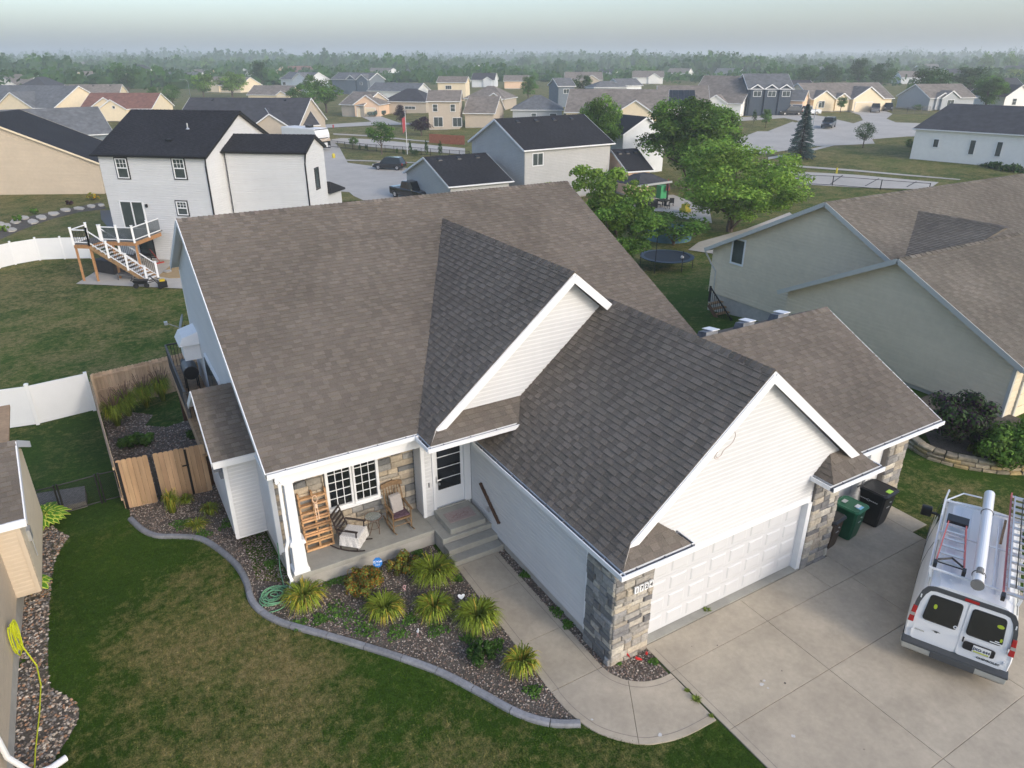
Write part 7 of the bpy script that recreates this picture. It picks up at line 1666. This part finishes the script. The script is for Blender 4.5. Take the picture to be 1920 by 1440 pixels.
for s_ in (-1,1):
    m = MB(); m.hexa([(3.35,s_*.95,1.35),(4.35,s_*.945,1.35),(4.35,s_*.93,1.37),(3.35,s_*.93,1.37)],[(3.35,s_*.875,1.80),(4.02,s_*.87,1.78),(4.02,s_*.85,1.78),(3.35,s_*.85,1.80)]); m.build("side_window","van_glass",VN)
    for x in (.95,4.55): m = MB(); m.tube([(x,s_*.78,.34),(x,s_*.985,.34)],.36,20); m.build("wheel","rubber",VN); m = MB(); m.tube([(x,s_*.975,.34),(x,s_*.995,.34)],.2,14); m.build("hubcap","chrome",VN)
    m = MB(); m.loft([[(4.30+a,s_*(1.05),1.18+b),(4.30+a,s_*1.30,1.18+b),(4.42+a,s_*1.30,1.18+b),(4.42+a,s_*1.05,1.18+b)] for a,b in ((.0,0),(-.02,.04),(-.02,.24),(0,.28))]); m.build("side_mirror","black_plastic",VN,bevel=.02)
    m = MB(); m.beam((4.36,s_*.93,1.3),(4.36,s_*1.1,1.3),.06,.05); m.build("mirror_arm","black_plastic",VN)
def RP(y,z,off=0): return (xo(z)-off,y,z)
def rpoly(nm,pts,off,mat,th=.02,label=None,par=None):
    m = MB(); o = [RP(y,z,off) for y,z in pts]; b = [(x+th,y,z) for x,y,z in o]; n = len(o)
    A = sum(pts[i-1][0]*pts[i][1]-pts[i][0]*pts[i-1][1] for i in range(n)); oo = o if A < 0 else o[::-1]; bb = b if A < 0 else b[::-1]
    m.poly(oo); m.poly(bb[::-1])
    for i in range(n): m.poly([bb[i-1],oo[i-1],oo[i],bb[i]])
    return m.build(nm,mat,par or VN,label=label)
def rrect(y0,y1,z0,z1,r_,tp=0.0):
    P = []
    for cy_,cz,a0 in ((y1-r_,z1-r_,0),(y0+r_,z1-r_,90),(y0+r_,z0+r_,180),(y1-r_,z0+r_,270)):
        for k in range(4): a = R(a0+k*30); P.append((cy_+r_*math.cos(a),cz+r_*math.sin(a)))
    return P
# black arch band over the doors
arch_o = [(.955,1.30),(.93,1.55),(.875,1.80),(.80,1.93),(.66,1.985),(-.66,1.985),(-.80,1.93),(-.875,1.80),(-.93,1.55),(-.955,1.30)]
arch_i = [(.87,1.30),(.85,1.55),(.79,1.75),(.72,1.86),(.62,1.89),(-.62,1.89),(-.72,1.86),(-.79,1.75),(-.85,1.55),(-.87,1.30)]
m = MB()
for i in range(9):
    q4 = [arch_o[i],arch_o[i+1],arch_i[i+1],arch_i[i]]; o = [RP(y,z,.022) for y,z in q4]; b = [RP(y,z,-.01) for y,z in q4]
    m.hexa(b,o)
m.build("rear_band","bumper_dark",VN)
for s_,nm in ((1,"left"),(-1,"right")):
    y0,y1 = (.012,.86) if s_ == 1 else (-.86,-.012); pts = rrect(y0,y1,.60,1.88,.06)
    pts = [(y*(1-max(0,z-1.5)*.18) if abs(y) > .5 else y,z) for y,z in pts]
    d_ = rpoly("rear_door",pts,.018,"white_paint",.03,label=nm+" rear door")
    gp = rrect(min(y0,y1)+(.07 if s_ == 1 else .12),max(y0,y1)-(.12 if s_ == 1 else .07),1.16,1.80,.07); gp = [(y*(1-max(0,z-1.4)*.16) if abs(y) > .5 else y,z) for y,z in gp]
    rpoly("window_seal",[(y*1.0,z) for y,z in gp],.022,"black_plastic",.01,par=d_)
    gp2 = [((y-(y0+y1)/2)*.93+(y0+y1)/2,(z-1.48)*.92+1.48) for y,z in gp]; rpoly("window",gp2,.027,"van_glass",.006,par=d_)
    m = MB(); tl = [(s_*.985,1.02),(s_*.875,1.02),(s_*.875,1.42),(s_*.955,1.42)]; m.hexa([RP(y,z,-.01) for y,z in tl],[RP(y,z,.035) for y,z in tl]); m.build("tail_light","red_lens",VN,bevel=.012)
    m = MB(); tl = [(s_*.98,1.18),(s_*.88,1.18),(s_*.88,1.25),(s_*.975,1.25)]; m.hexa([RP(y,z,.0) for y,z in tl],[RP(y,z,.040) for y,z in tl]); m.build("reverse_light","bumper_gray",VN)
    m = MB(); m.box(-.0-.03,.01,s_*.0-.0,s_*.0+.0,0,0) if False else None
    for z in (.75,1.1,1.65): m = MB(); m.box(xo(z)-.035,xo(z)-.005,s_*.865-.012,s_*.865+.012,z,z+.08); m.build("hinge","white_paint",VN)
m = MB(); m.hexa([RP(-.16,1.905,-.01),RP(.10,1.905,-.01),RP(.10,1.965,-.01),RP(-.16,1.965,-.01)],[RP(-.16,1.905,.03),RP(.10,1.905,.03),RP(.10,1.965,.03),RP(-.16,1.965,.03)]); m.build("brake_light","red_lens",VN)
rpoly("plate_recess",rrect(-.68,-.10,.80,1.01,.05),.024,"black_plastic",.01)
m = MB(); m.box(-.05,-.02,-.60,-.28,.825,.985); pl_ = m.build("license_plate","plate_white",VN); m = MB(); m.box(-.052,-.049,-.58,-.30,.835,.865); m.build("plate_stripe","plate_green",VN)
text_mesh("JXO 644",.085,"ink_navy",VN,basis((-.053,-.44,.915),(0,-1,0),(0,0,1)),bold=.003)
text_mesh("CHEVROLET",.066,"bumper_dark",VN,basis((-.022,-.60,.70),(0,-1,0),(0,0,1)),bold=.003,sx=1.15)
text_mesh("EXPRESS",.042,"bumper_gray",VN,basis((-.022,.72,.86),(0,-1,0),(0,0,1)),bold=.001,sx=1.2)
m = MB(); em = [(-.09,.96),(-.03,.985),(.03,.985),(.09,.96),(.03,.955),(.02,.93),(-.03,.94),(-.035,.96)]; m.poly([(-.024,-y+.42,z) for y,z in em]); m.poly([(-.0235,-y+.42,z) for y,z in em[::-1]]); m.build("emblem","bumper_dark",VN)
m = MB(); m.poly([RP(.115+.04*math.cos(a*math.pi/7),1.235+.04*math.sin(a*math.pi/7),.032) for a in range(14)]); m.build("sticker","plate_white",VN); m = MB(); m.poly([RP(.115+.022*math.cos(a*math.pi/4),1.235+.022*math.sin(a*math.pi/4),.0335) for a in range(8)]); m.build("sticker","ink_navy",VN)
m = MB(); m.poly([RP(-.52,1.19,.032),RP(-.76,1.19,.032),RP(-.76,1.215,.032),RP(-.52,1.215,.032)]); m.poly([RP(-.60,1.235,.032),RP(-.68,1.235,.032),RP(-.68,1.255,.032),RP(-.60,1.255,.032)]); m.build("sticker","plate_white",VN)
for y,z,w_,h_ in ((.56,1.55,.07,.12),(-.62,1.60,.13,.09),(-.70,1.30,.05,.09)): m = MB(); m.poly([RP(y+w_/2*math.cos(a*math.pi/5),z+h_/2*math.sin(a*math.pi/5),.0345) for a in range(10)]); m.build("reflective_vest","hivis",VN)
m = MB(); m.loft([[(-.20+a,-1.0+b,z),(-.20+a,1.0-b,z),(.06,1.02,z),(.06,-1.02,z)] for z,a,b in ((.36,.05,.06),(.42,.0,.03),(.54,0,.02))]); m.build("bumper","bumper_gray",VN,bevel=.015)
m = MB(); m.box(-.20,.05,-1.0,1.0,.54,.60); m.build("bumper_step","bumper_dark",VN,bevel=.015); m = MB(); m.box(-.215,-.17,-.42,.42,.40,.56); m.build("bumper_recess","bumper_dark",VN,bevel=.01)
m = MB(); m.box(.02,5.4,-.92,.92,.22,.38); m.build("underbody","black_plastic",VN)
m = MB()
for z in (.50,): m.beam((.1,1.003,.62),(5.3,.985,.62),.006,.03)
m.build("side_moulding","bumper_gray",VN)
for x in (2.2,3.3,4.45):
    m = MB(); m.tube([(x,1.0,.45),(x,1.004,.85),(x,.985,1.17),(x,.93,1.5),(x,.865,1.78)],.006,4); m.build("door_seam","bumper_dark",VN)
m = MB(); m.box(-.045,-.02,-.09,-.06,.98,1.10); m.build("door_handle","black_plastic",VN)
for s_ in (-1,1): m = MB(); m.tube([(.08,s_*.80,1.99),(3.9,s_*.80,2.0)],.012,5); m.build("drip_rail","bumper_gray",VN)
# rack
rz_ = 2.22
for i,x in enumerate((.42,2.0,3.55)):
    m = MB(); m.beam((x,-.86,rz_),(x,.86,rz_),.045,.035); m.build("crossbar","white_paint",VN)
    for s_ in (-1,1): m = MB(); m.beam((x,s_*.80,1.96),(x,s_*.84,rz_),.05,.04,up=(1,0,0)); m.build("rack_foot","white_paint",VN)
m = MB(); m.tube([(.4,.86,rz_),(3.55,.86,rz_),(4.3,.82,2.12),(4.55,.80,1.95)],.022,6); m.build("rack_rail","white_paint",VN); m = MB(); m.tube([(.4,-.86,rz_),(3.55,-.86,rz_)],.022,6); m.build("rack_rail","white_paint",VN); m = MB(); m.tube([(.45,-.30,rz_+.01),(3.0,-.30,rz_+.01)],.02,6); m.build("rack_rail","white_paint",VN)
m = MB(); m.tube([(3.5,.86,rz_),(4.25,.5,2.16),(4.3,.1,2.15)],.02,6); m.build("rack_rail","white_paint",VN)
# white conduit tube on the roof
CT = thing("conduit_tube","long white plastic tube with a grey end cap strapped along the van roof","tube",tuple(VN.location),R(25)); m = MB(); m.tube([(.14,-.02,2.36),(4.2,-.02,2.36)],.115,20); m.build("tube","white_paint",CT,smooth=False); m = MB(); m.tube([(.10,-.02,2.36),(.14,-.02,2.36)],.125,20); pm("cap_gray",(.18,.18,.175),.6); m.build("end_cap","cap_gray",CT)
for x in (.48,3.2): m = MB(); m.tube([(x,-.02+.122*math.cos(a*math.pi/8),2.36+.122*math.sin(a*math.pi/8)) for a in range(17)],.01,4,cap=False); m.build("strap","black_metal",CT)
m = MB(); m.tube([(.4,-.02,2.46),(.55,-.02,2.475)],.07,10); m.build("clamp","cap_gray",CT)
def ladder(name,label,y0,y1,y0b,y1b,xa,xb,z,n,foot=True):
    T = thing(name,label,"ladder",tuple(VN.location),R(25))
    for ya,yb in ((y0,y0b),(y1,y1b)):
        m = MB(); m.beam((xa,ya,z),(xb,yb,z),.028,.085); m.build("side_rail","ladder_red",T)
        if foot: m = MB(); m.box(xa-.06,xa+.1,ya-.035,ya+.035,z-.06,z+.06); m.build("foot","black_plastic",T)
    for i in range(n): t = (i+.6)/n; x = xa+(xb-xa)*t; m = MB(); m.beam((x,y0+(y0b-y0)*t,z),(x,y1+(y1b-y1)*t,z),.06,.03); m.build("rung","aluminium",T)
    return T
l1 = ladder("step_ladder","folded step ladder with pink red rails lying on the left of the van roof",.24,.78,.34,.70,.50,2.45,rz_+.07,6)
m = MB(); m.box(2.4,2.72,.30,.74,rz_+.04,rz_+.13); m.build("ladder_top","black_plastic",l1); m = MB(); m.box(.7,.74,.26,.76,rz_+.0,rz_+.04); m.tube([(.62,.74,rz_+.13),(.8,.5,rz_+.15),(.62,.28,rz_+.13)],.025,5); m.build("strap","black_metal",l1)
l2 = ladder("extension_ladder","long extension ladder with red rails and silver rungs on the right of the van roof",-.48,-.92,-.48,-.92,.05,4.6,rz_+.10,15)
for y in (-.54,-.86): m = MB(); m.beam((.25,y,rz_+.19),(4.3,y,rz_+.19),.028,.08); m.build("side_rail","ladder_red" if y < -.7 else "aluminium",l2)
for i in range(14): x = .45+i*.29; m = MB(); m.beam((x,-.54,rz_+.19),(x,-.86,rz_+.19),.035,.03); m.build("rung","aluminium",l2)
m = MB(); m.tube([(.3,-.66,rz_+.24),(4.2,-.70,rz_+.24)],.012,4); m.build("rope","black_metal",l2)
m = MB(); m.beam((3.3,-.42,rz_+.03),(2.2,-.36,rz_+.03),.05,.04); o = m.build("rack_bracket","old_wood",VN)
# ---------------- other vehicles ----------------
pm("paint_black",(.008,.009,.011),.25,spec=.6,coat=.7); pm("paint_darkgreen",(.03,.07,.06),.3,coat=.6); pm("paint_grayblue",(.04,.05,.065),.3,coat=.6); pm("paint_brown",(.06,.045,.04),.35,coat=.5); pm("headlight",(.6,.6,.62),.2)
def car(label,pos,rz,L,W_,Hh,kind,mat,name="parked_car",cat="car",group=None):
    T = thing(name,label,cat,tuple(pos),rz,group); w_ = W_/2; bl = Hh*.58
    def ring(x,z0,z1,ws): return [(x,-w_*ws*.93,z0),(x,-w_*ws,z0+.18),(x,-w_*ws,z1-.10),(x,-w_*ws*.93,z1),(x,w_*ws*.93,z1),(x,w_*ws,z1-.10),(x,w_*ws,z0+.18),(x,w_*ws*.93,z0)]
    g = .26
    if kind == 'suv': st = [(0,g+.1,bl-.15,.86),(.12,g,bl,.95),(.5,g,bl+.03,1),(L*.68,g,bl,1),(L*.74,g,bl-.04,1),(L*.95,g,bl-.16,.95),(L,g+.08,bl-.3,.84)]; gh = [(.10,.30),(.35,.05),(L*.60,.0),(L*.73,.0)]
    else: st = [(0,g+.15,bl+.02,.92),(.1,g+.08,bl+.06,.98),(1.8,g+.06,bl+.05,1),(L*.74,g+.06,bl+.02,1),(L*.95,g+.05,bl-.04,.97),(L,g+.15,bl-.18,.88)]
    m = MB(); m.loft([ring(*s_) for s_ in st]); m.build("body",mat,T,bevel=.02)
    if kind == 'suv': xs0,xs1,xt0,xt1 = .18,L*.745,.55,L*.60
    else: xs0,xs1,xt0,xt1 = 2.0,L*.75,2.15,L*.62
    zt = Hh-.06; a = w_*.93; b = w_*.78
    m = MB(); m.hexa([(xs0,-a,bl-.02),(xs1,-a,bl-.02),(xs1,a,bl-.02),(xs0,a,bl-.02)],[(xt0,-b,zt),(xt1,-b,zt),(xt1,b,zt),(xt0,b,zt)]); m.build("window","van_glass",T)
    m = MB(); m.hexa([(xt0-.03,-b-.01,zt),(xt1+.05,-b-.01,zt),(xt1+.05,b+.01,zt),(xt0-.03,b+.01,zt)],[(xt0+.05,-b+.06,Hh),(xt1-.05,-b+.06,Hh),(xt1-.05,b-.06,Hh),(xt0+.05,b-.06,Hh)]); m.build("roof",mat,T)
    for s_ in (-1,1):
        for fx in (0,.5,1):
            xa = xs0+(xs1-xs0)*fx; xb = xt0+(xt1-xt0)*fx; m = MB(); m.beam((xa,s_*(a+.005),bl),(xb,s_*(b+.005),zt),.07,.03,up=(0,1,0)); m.build("pillar",mat,T)
        m = MB(); m.box(xs1-.35,xs1-.15,s_*(w_+.01)-.08,s_*(w_+.01)+.08,bl-.02,bl+.16); m.build("side_mirror",mat if kind == 'suv' else "chrome",T)
        for x in (L*.18,L*.81):
            rr = .34 if kind == 'suv' else .39; m = MB(); m.tube([(x,s_*(w_-.2),rr),(x,s_*(w_+.015),rr)],rr,16); m.build("tyre","rubber",T); m = MB(); m.tube([(x,s_*(w_),rr),(x,s_*(w_+.03),rr)],rr*.62,10); m.build("rim","chrome",T)
        m = MB(); m.box(L-.14,L-.0,s_*w_*.72-.17,s_*w_*.72+.17,bl-.38,bl-.24); m.build("headlight","headlight",T)
        m = MB(); m.box(-.0,.1,s_*w_*.84-.08,s_*w_*.84+.08,bl-.3,bl-.02); m.build("tail_light","red_lens",T)
    if kind == 'pickup':
        m = MB(); m.box(.12,1.9,-w_*.82,w_*.82,bl+.052,bl+.056); m.build("bed_cover","black_plastic",T)
    m = MB(); m.box(L-.04,L+.03,-w_*.5,w_*.5,bl-.45,bl-.25); m.build("grille","chrome" if kind == 'pickup' else "black_plastic",T)
    m = MB(); m.box(-.05,.05,-w_*.86,w_*.86,g+.1,g+.28); m.box(L-.05,L+.06,-w_*.86,w_*.86,g+.02,g+.2); m.build("bumper","black_plastic" if kind == 'suv' else "chrome",T)
    return T
def face(px,py,px2,py2): a,b = G(px,py),G(px2,py2); return a,math.atan2(b.y-a.y,b.x-a.x)
a,an = face(759,319,703,317); car("black compact suv parked side on in the cul-de-sac",(a.x,a.y,a.z+.07),an,4.5,1.85,1.68,'suv',"paint_black")
a,an = face(738,368,800,384); car("black pickup truck parked beside the low grey garage",(a.x+.3,a.y,a.z+.07),an+.10,5.8,2.0,1.95,'pickup',"paint_black",cat="pickup truck")
a,an = face(1557,238,1540,247); car("dark blue suv parked in the right hand cul-de-sac facing the camera",(a.x,a.y,a.z+.07),an,4.9,2.0,1.85,'suv',"paint_grayblue")
a,an = face(1536,216,1510,216); car("white pickup truck before the navy house garage",(a.x,a.y,a.z+.07),an,5.8,2.0,1.9,'pickup',"white_paint",cat="pickup truck")
a,an = face(1512,217,1484,217); car("black car beside the white pickup at the navy house",(a.x,a.y+1.5,a.z+.07),an,5.0,2.0,1.8,'suv',"paint_black")
a,an = face(1640,209,1641,220); car("dark brown pickup truck on the cream ranch driveway",(a.x,a.y,a.z+.07),an,5.6,2.0,1.9,'pickup',"paint_brown",cat="pickup truck")
a,an = face(1664,207,1666,217); car("dark suv at the right of the brown pickup on the ranch driveway",(a.x,a.y,a.z+.07),an,4.8,1.95,1.8,'suv',"paint_black")
a,an = face(719,216,703,219); car("green pickup truck on the peach garage driveway",(a.x,a.y,a.z+.07),an,5.4,1.95,1.8,'pickup',"paint_darkgreen",cat="pickup truck")
# camping trailer
g = G(613,283); RV = thing("camping_trailer","white camping trailer with a black front cap parked beside the white house","trailer",(g.x-.3,g.y+.4,g.z+.05),R(118)); pm("rv_white",(.72,.72,.72),.4,.03,2); pm("rv_tan",(.45,.36,.27),.5)
m = MB(); m.loft([[(x,-1.25,z0),(x,1.25,z0),(x,1.25,z1),(x,-1.25,z1)] for x,z0,z1 in ((0,.9,2.2),(.35,.6,3.05),(8.2,.6,3.1))]); m.build("body","rv_white",RV,bevel=.06)
m = MB(); m.hexa([(-.03,-1.2,1.65),(-.03,1.2,1.65),(.12,1.2,1.65),(.12,-1.2,1.65)],[(.30,-1.2,2.98),(.30,1.2,2.98),(.45,1.2,2.98),(.45,-1.2,2.98)]); m.hexa([(-.06,-1.24,.6),(-.06,1.24,.6),(.3,1.24,.6),(.3,-1.24,.6)],[(-.03,-1.24,1.25),(-.03,1.24,1.25),(.3,1.24,1.25),(.3,-1.24,1.25)]); m.build("front_cap","paint_black",RV)
m = MB(); m.hexa([(-.05,-1.22,1.25),(-.05,1.22,1.25),(.2,1.22,1.25),(.2,-1.22,1.25)],[(-.04,-1.22,1.65),(-.04,1.22,1.65),(.2,1.22,1.65),(.2,-1.22,1.65)]); m.build("stripe","rv_tan",RV)
m = MB(); m.beam((-.07,-1.1,1.75),(-.10,0,1.35),.03,.08,up=(1,0,0)); m.beam((-.07,1.1,1.75),(-.10,0,1.35),.03,.08,up=(1,0,0)); m.beam((-.03,-.7,2.05),(-.03,.7,2.05),.03,.1); m.build("chevron_print","rv_white",RV)
m = MB(); m.box(2.5,3.4,-.4,.4,3.1,3.4); m.build("air_conditioner","black_plastic",RV); m = MB(); m.beam((-1.5,0,.45),(.3,-.5,.5),.1,.1); m.beam((-1.5,0,.45),(.3,.5,.5),.1,.1); m.build("hitch","black_metal",RV); m = MB(); m.box(-.65,-.3,-.2,.2,.5,1.1); m.build("gas_bottle","rv_white",RV)
for y in (-1.2,1.0): m = MB(); m.tube([(4.5,y,.38),(4.5,y+.2,.38)],.38,12); m.build("wheel","rubber",RV)
RV.scale = (1.0,1.25,1.15)
def simple(name,label,cat,px,py,fn,mat,nm="body",rz=0):
    g = G(px,py); T = thing(name,label,cat,tuple(g),rz); m = MB(); fn(m); m.build(nm,mat,T); return T
pm("jug_yellow",(.55,.45,.05),.5); pm("hydrant_red",(.40,.03,.02),.5); pm("pole_gray",(.33,.35,.36),.5,metal=.2)
simple("yellow_can","yellow can standing on the drive before the camping trailer","can",626,297,lambda m:m.lathe((0,0,0),[(0,0),(.25,0),(.25,.6),(.1,.75),(0,.75)],8),"jug_yellow")
def hyd(m): m.lathe((0,0,0),[(0,0),(.16,0),(.16,.08),(.11,.1),(.11,.5),(.16,.52),(.13,.62),(.04,.72),(0,.72)],10); m.tube([(-.2,0,.42),(.2,0,.42)],.06,6)
simple("fire_hydrant","red fire hydrant beside the far left street","hydrant",625,240,hyd,"hydrant_red"); simple("fire_hydrant","yellow fire hydrant by the right hand street","hydrant",1568,325,hyd,"jug_yellow")
def lamp(label,px,py,topy,arm):
    g = G(px,py); lo,hi = 2,14
    for i in range(30):
        h = (lo+hi)/2
        if proj(g+Vector((0,0,h)))[1] > topy: lo = h
        else: hi = h
    T = thing("street_lamp",label,"street lamp",tuple(g)); m = MB(); m.tube([(0,0,0),(0,0,h*.85),(arm*.1,0,h*.93),(arm*.45,0,h),(arm,0,h)],[.09,.06,.05,.04,.04],6); m.build("pole","pole_gray",T); m = MB(); m.beam((arm,0,h),(arm+.7*(1 if arm > 0 else -1),0,h-.03),.25,.12); m.build("lamp_head","pole_gray",T)
lamp("curved street lamp among the left trees",357,181,149,-2.2); lamp("street lamp rising behind the dark taupe roof",478,236,194,1.8); lamp("street lamp beside the blue spruce in the right cul-de-sac",1523,243,192,.6)
g = G(764,290); T = thing("flagpole","white flagpole with a hanging red flag at the green tree","flagpole",tuple(g)); h_ = 78*depth(g)/FPX; m = MB(); m.tube([(0,0,0),(0,0,h_)],[.06,.035],6); m.build("pole","rv_white",T); pm("flag_red",(.35,.06,.07),.8); m = MB(); m.loft([[(-.05,0,h_-1.0),(-.55,.1,h_-1.3),(-.5,.12,h_-3.6),(-.1,.02,h_-3.0)],[(-.05,.04,h_-1.0),(-.5,.2,h_-1.3),(-.45,.2,h_-3.6),(-.1,.07,h_-3.0)]]); m.build("flag","flag_red",T)
# trampoline
g = G(1252,503); TR = thing("trampoline","round black trampoline with net poles on the backyard grass behind the main roof","trampoline",(g.x-.2,g.y,g.z)); pm("mat_black",(.016,.020,.028),.6,.2,2); r_ = 2.05; zt = .95
m = MB(); m.lathe((0,0,zt-.02),[(0,0),(r_-.25,0),(r_-.25,.02),(0,.02)],28); m.build("jumping_mat","mat_black",TR); m = MB()
for k in range(28): a,b = 2*math.pi*k/28,2*math.pi*(k+1)/28; m.hexa([((r_-.28)*math.cos(a),(r_-.28)*math.sin(a),zt),((r_-.28)*math.cos(b),(r_-.28)*math.sin(b),zt),(r_*math.cos(b),r_*math.sin(b),zt-.03),(r_*math.cos(a),r_*math.sin(a),zt-.03)],[((r_-.28)*math.cos(a),(r_-.28)*math.sin(a),zt+.05),((r_-.28)*math.cos(b),(r_-.28)*math.sin(b),zt+.05),((r_+.03)*math.cos(b),(r_+.03)*math.sin(b),zt+.03),((r_+.03)*math.cos(a),(r_+.03)*math.sin(a),zt+.03)])
pm("pad_blue",(.03,.05,.08),.5); m.build("pad","pad_blue",TR)
for k in range(6): a = 2*math.pi*k/6+.4; m = MB(); m.tube([((r_-.05)*math.cos(a),(r_-.05)*math.sin(a),0),((r_-.05)*math.cos(a),(r_-.05)*math.sin(a),zt+(1.9 if k in (2,3) else .9 if k == 4 else 0.0))],.03,6); m.build("leg","black_metal",TR)
m = MB(); m.lathe((.45,-1.2,zt+.03),[(0,0),(.1,.03),(.13,.12),(.1,.21),(0,.24)],10); o = m.build("ball","rv_white"); o.location = TR.location; tag(o,"pale ball resting on the trampoline mat","ball")
# backyard patio with gazebo, seats and toys
sheet("patio",gpoly([(1150,388),(1178,372),(1262,366),(1330,392),(1335,420),(1280,412),(1250,398),(1170,394)]),.06,"concrete_far",3)
g = G(1212,384); GZ = thing("gazebo","dark gazebo with a grey roof on the far patio","gazebo",(g.x,g.y+1.0,g.z+.05),.1); m = MB(); m.hexa([(-2.6,-1.9,2.3),(2.6,-1.9,2.3),(2.6,1.9,2.3),(-2.6,1.9,2.3)],[(-.8,-.5,3.2),(.8,-.5,3.2),(.8,.5,3.2),(-.8,.5,3.2)]); m.build("canopy","roof_dark",GZ); m = MB(); m.box(-2.7,2.7,-2.0,-1.85,2.2,2.4); m.build("valance","aluminium",GZ)
for x in (-2.4,2.4):
    for y in (-1.7,1.7): m = MB(); m.box(x-.07,x+.07,y-.07,y+.07,0,2.3); m.build("post","black_metal",GZ)
g = G(1208,392); boxthing("outdoor_sofa","black wicker outdoor sofa under the gazebo edge","sofa",1212,392,2.2,.9,.75,"black_plastic",dz=.05)
def pchair(m):
    m.box(-.25,.25,-.25,.25,.4,.45); m.box(-.25,.25,.2,.25,.45,.95)
    for x in (-.22,.22):
        for y in (-.22,.22): m.box(x-.02,x+.02,y-.02,y+.02,0,.4)
for i,(x,y,lb) in enumerate(((1232,391,"black patio chair left of the patio table"),(1250,393,"black patio chair right of the patio table"),(1258,387,"black patio chair behind the patio table"))): simple("patio_chair",lb,"chair",x,y,pchair,"black_metal","frame",rz=i*1.3)
boxthing("patio_table","dark round patio table between black chairs","table",1242,388,1.2,1.2,.72,"black_metal",dz=.05,legs=True)
pm("toy_green",(.05,.30,.12),.5); pm("toy_blue",(.06,.30,.45),.5)
simple("play_house","small green and blue play slide on the patio","toy",1240,372,lambda m:m.box(-.5,.5,-.4,.4,0,1.5),"toy_green"); simple("folded_parasol","dark red folded parasol on the patio","parasol",1250,374,lambda m:m.lathe((0,0,0),[(.03,0),(.03,.9),(.22,1.0),(.12,1.9),(.02,2.3)],8),"flag_red")
simple("toy_car","yellow and green ride on toy at the patio edge","toy",1284,400,lambda m:(m.box(-.35,.35,-.5,.5,.15,.5),m.box(-.3,.3,-.3,.3,.5,.95)),"jug_yellow")
pm("pool_blue",(.10,.20,.26),.1,.2,1); simple("swimming_pool","round blue above ground pool half hidden under the light green tree","pool",1252,447,lambda m:m.lathe((0,0,0),[(0,0),(2.1,0),(2.1,.9),(2.0,.9),(2.0,.8),(0,.8)],24),"pool_blue")
sheet("patio",gpoly([(1290,470),(1310,455),(1400,430),(1480,400),(1500,415),(1440,440),(1340,478)]),.06,"concrete_far",3)
# plants by the beige house on the left
for i,(x,y,r_,mt,lb) in enumerate(((176,376,.9,"leaf_yellow","orange flowering clump against the white house corner"),(66,402,.55,"leaf_mid","green clump with yellow flowers on the stone path"),(33,417,.7,"leaf_mid","green clump at the left end of the stone path"),(130,385,.5,"leaf_purple","dark red low plant beside the beige wall"),(8,435,.6,"leaf_light","bright green plant cut by the left frame edge"))):
    g = G(x,y); bush("border_plant",lb,"plant",g.x,g.y,g.z,r_,r_*.7,r_*1.1,700,mt,60+i,.08,(3,1.2,.4) if i == 0 else (1.5,1.3,.8),.35,14)
g = G(205,405); m = MB(); 
sheet("side_bed",gpoly([(188,395),(214,395),(222,420),(205,430),(190,412)]),.03,"black_plastic")
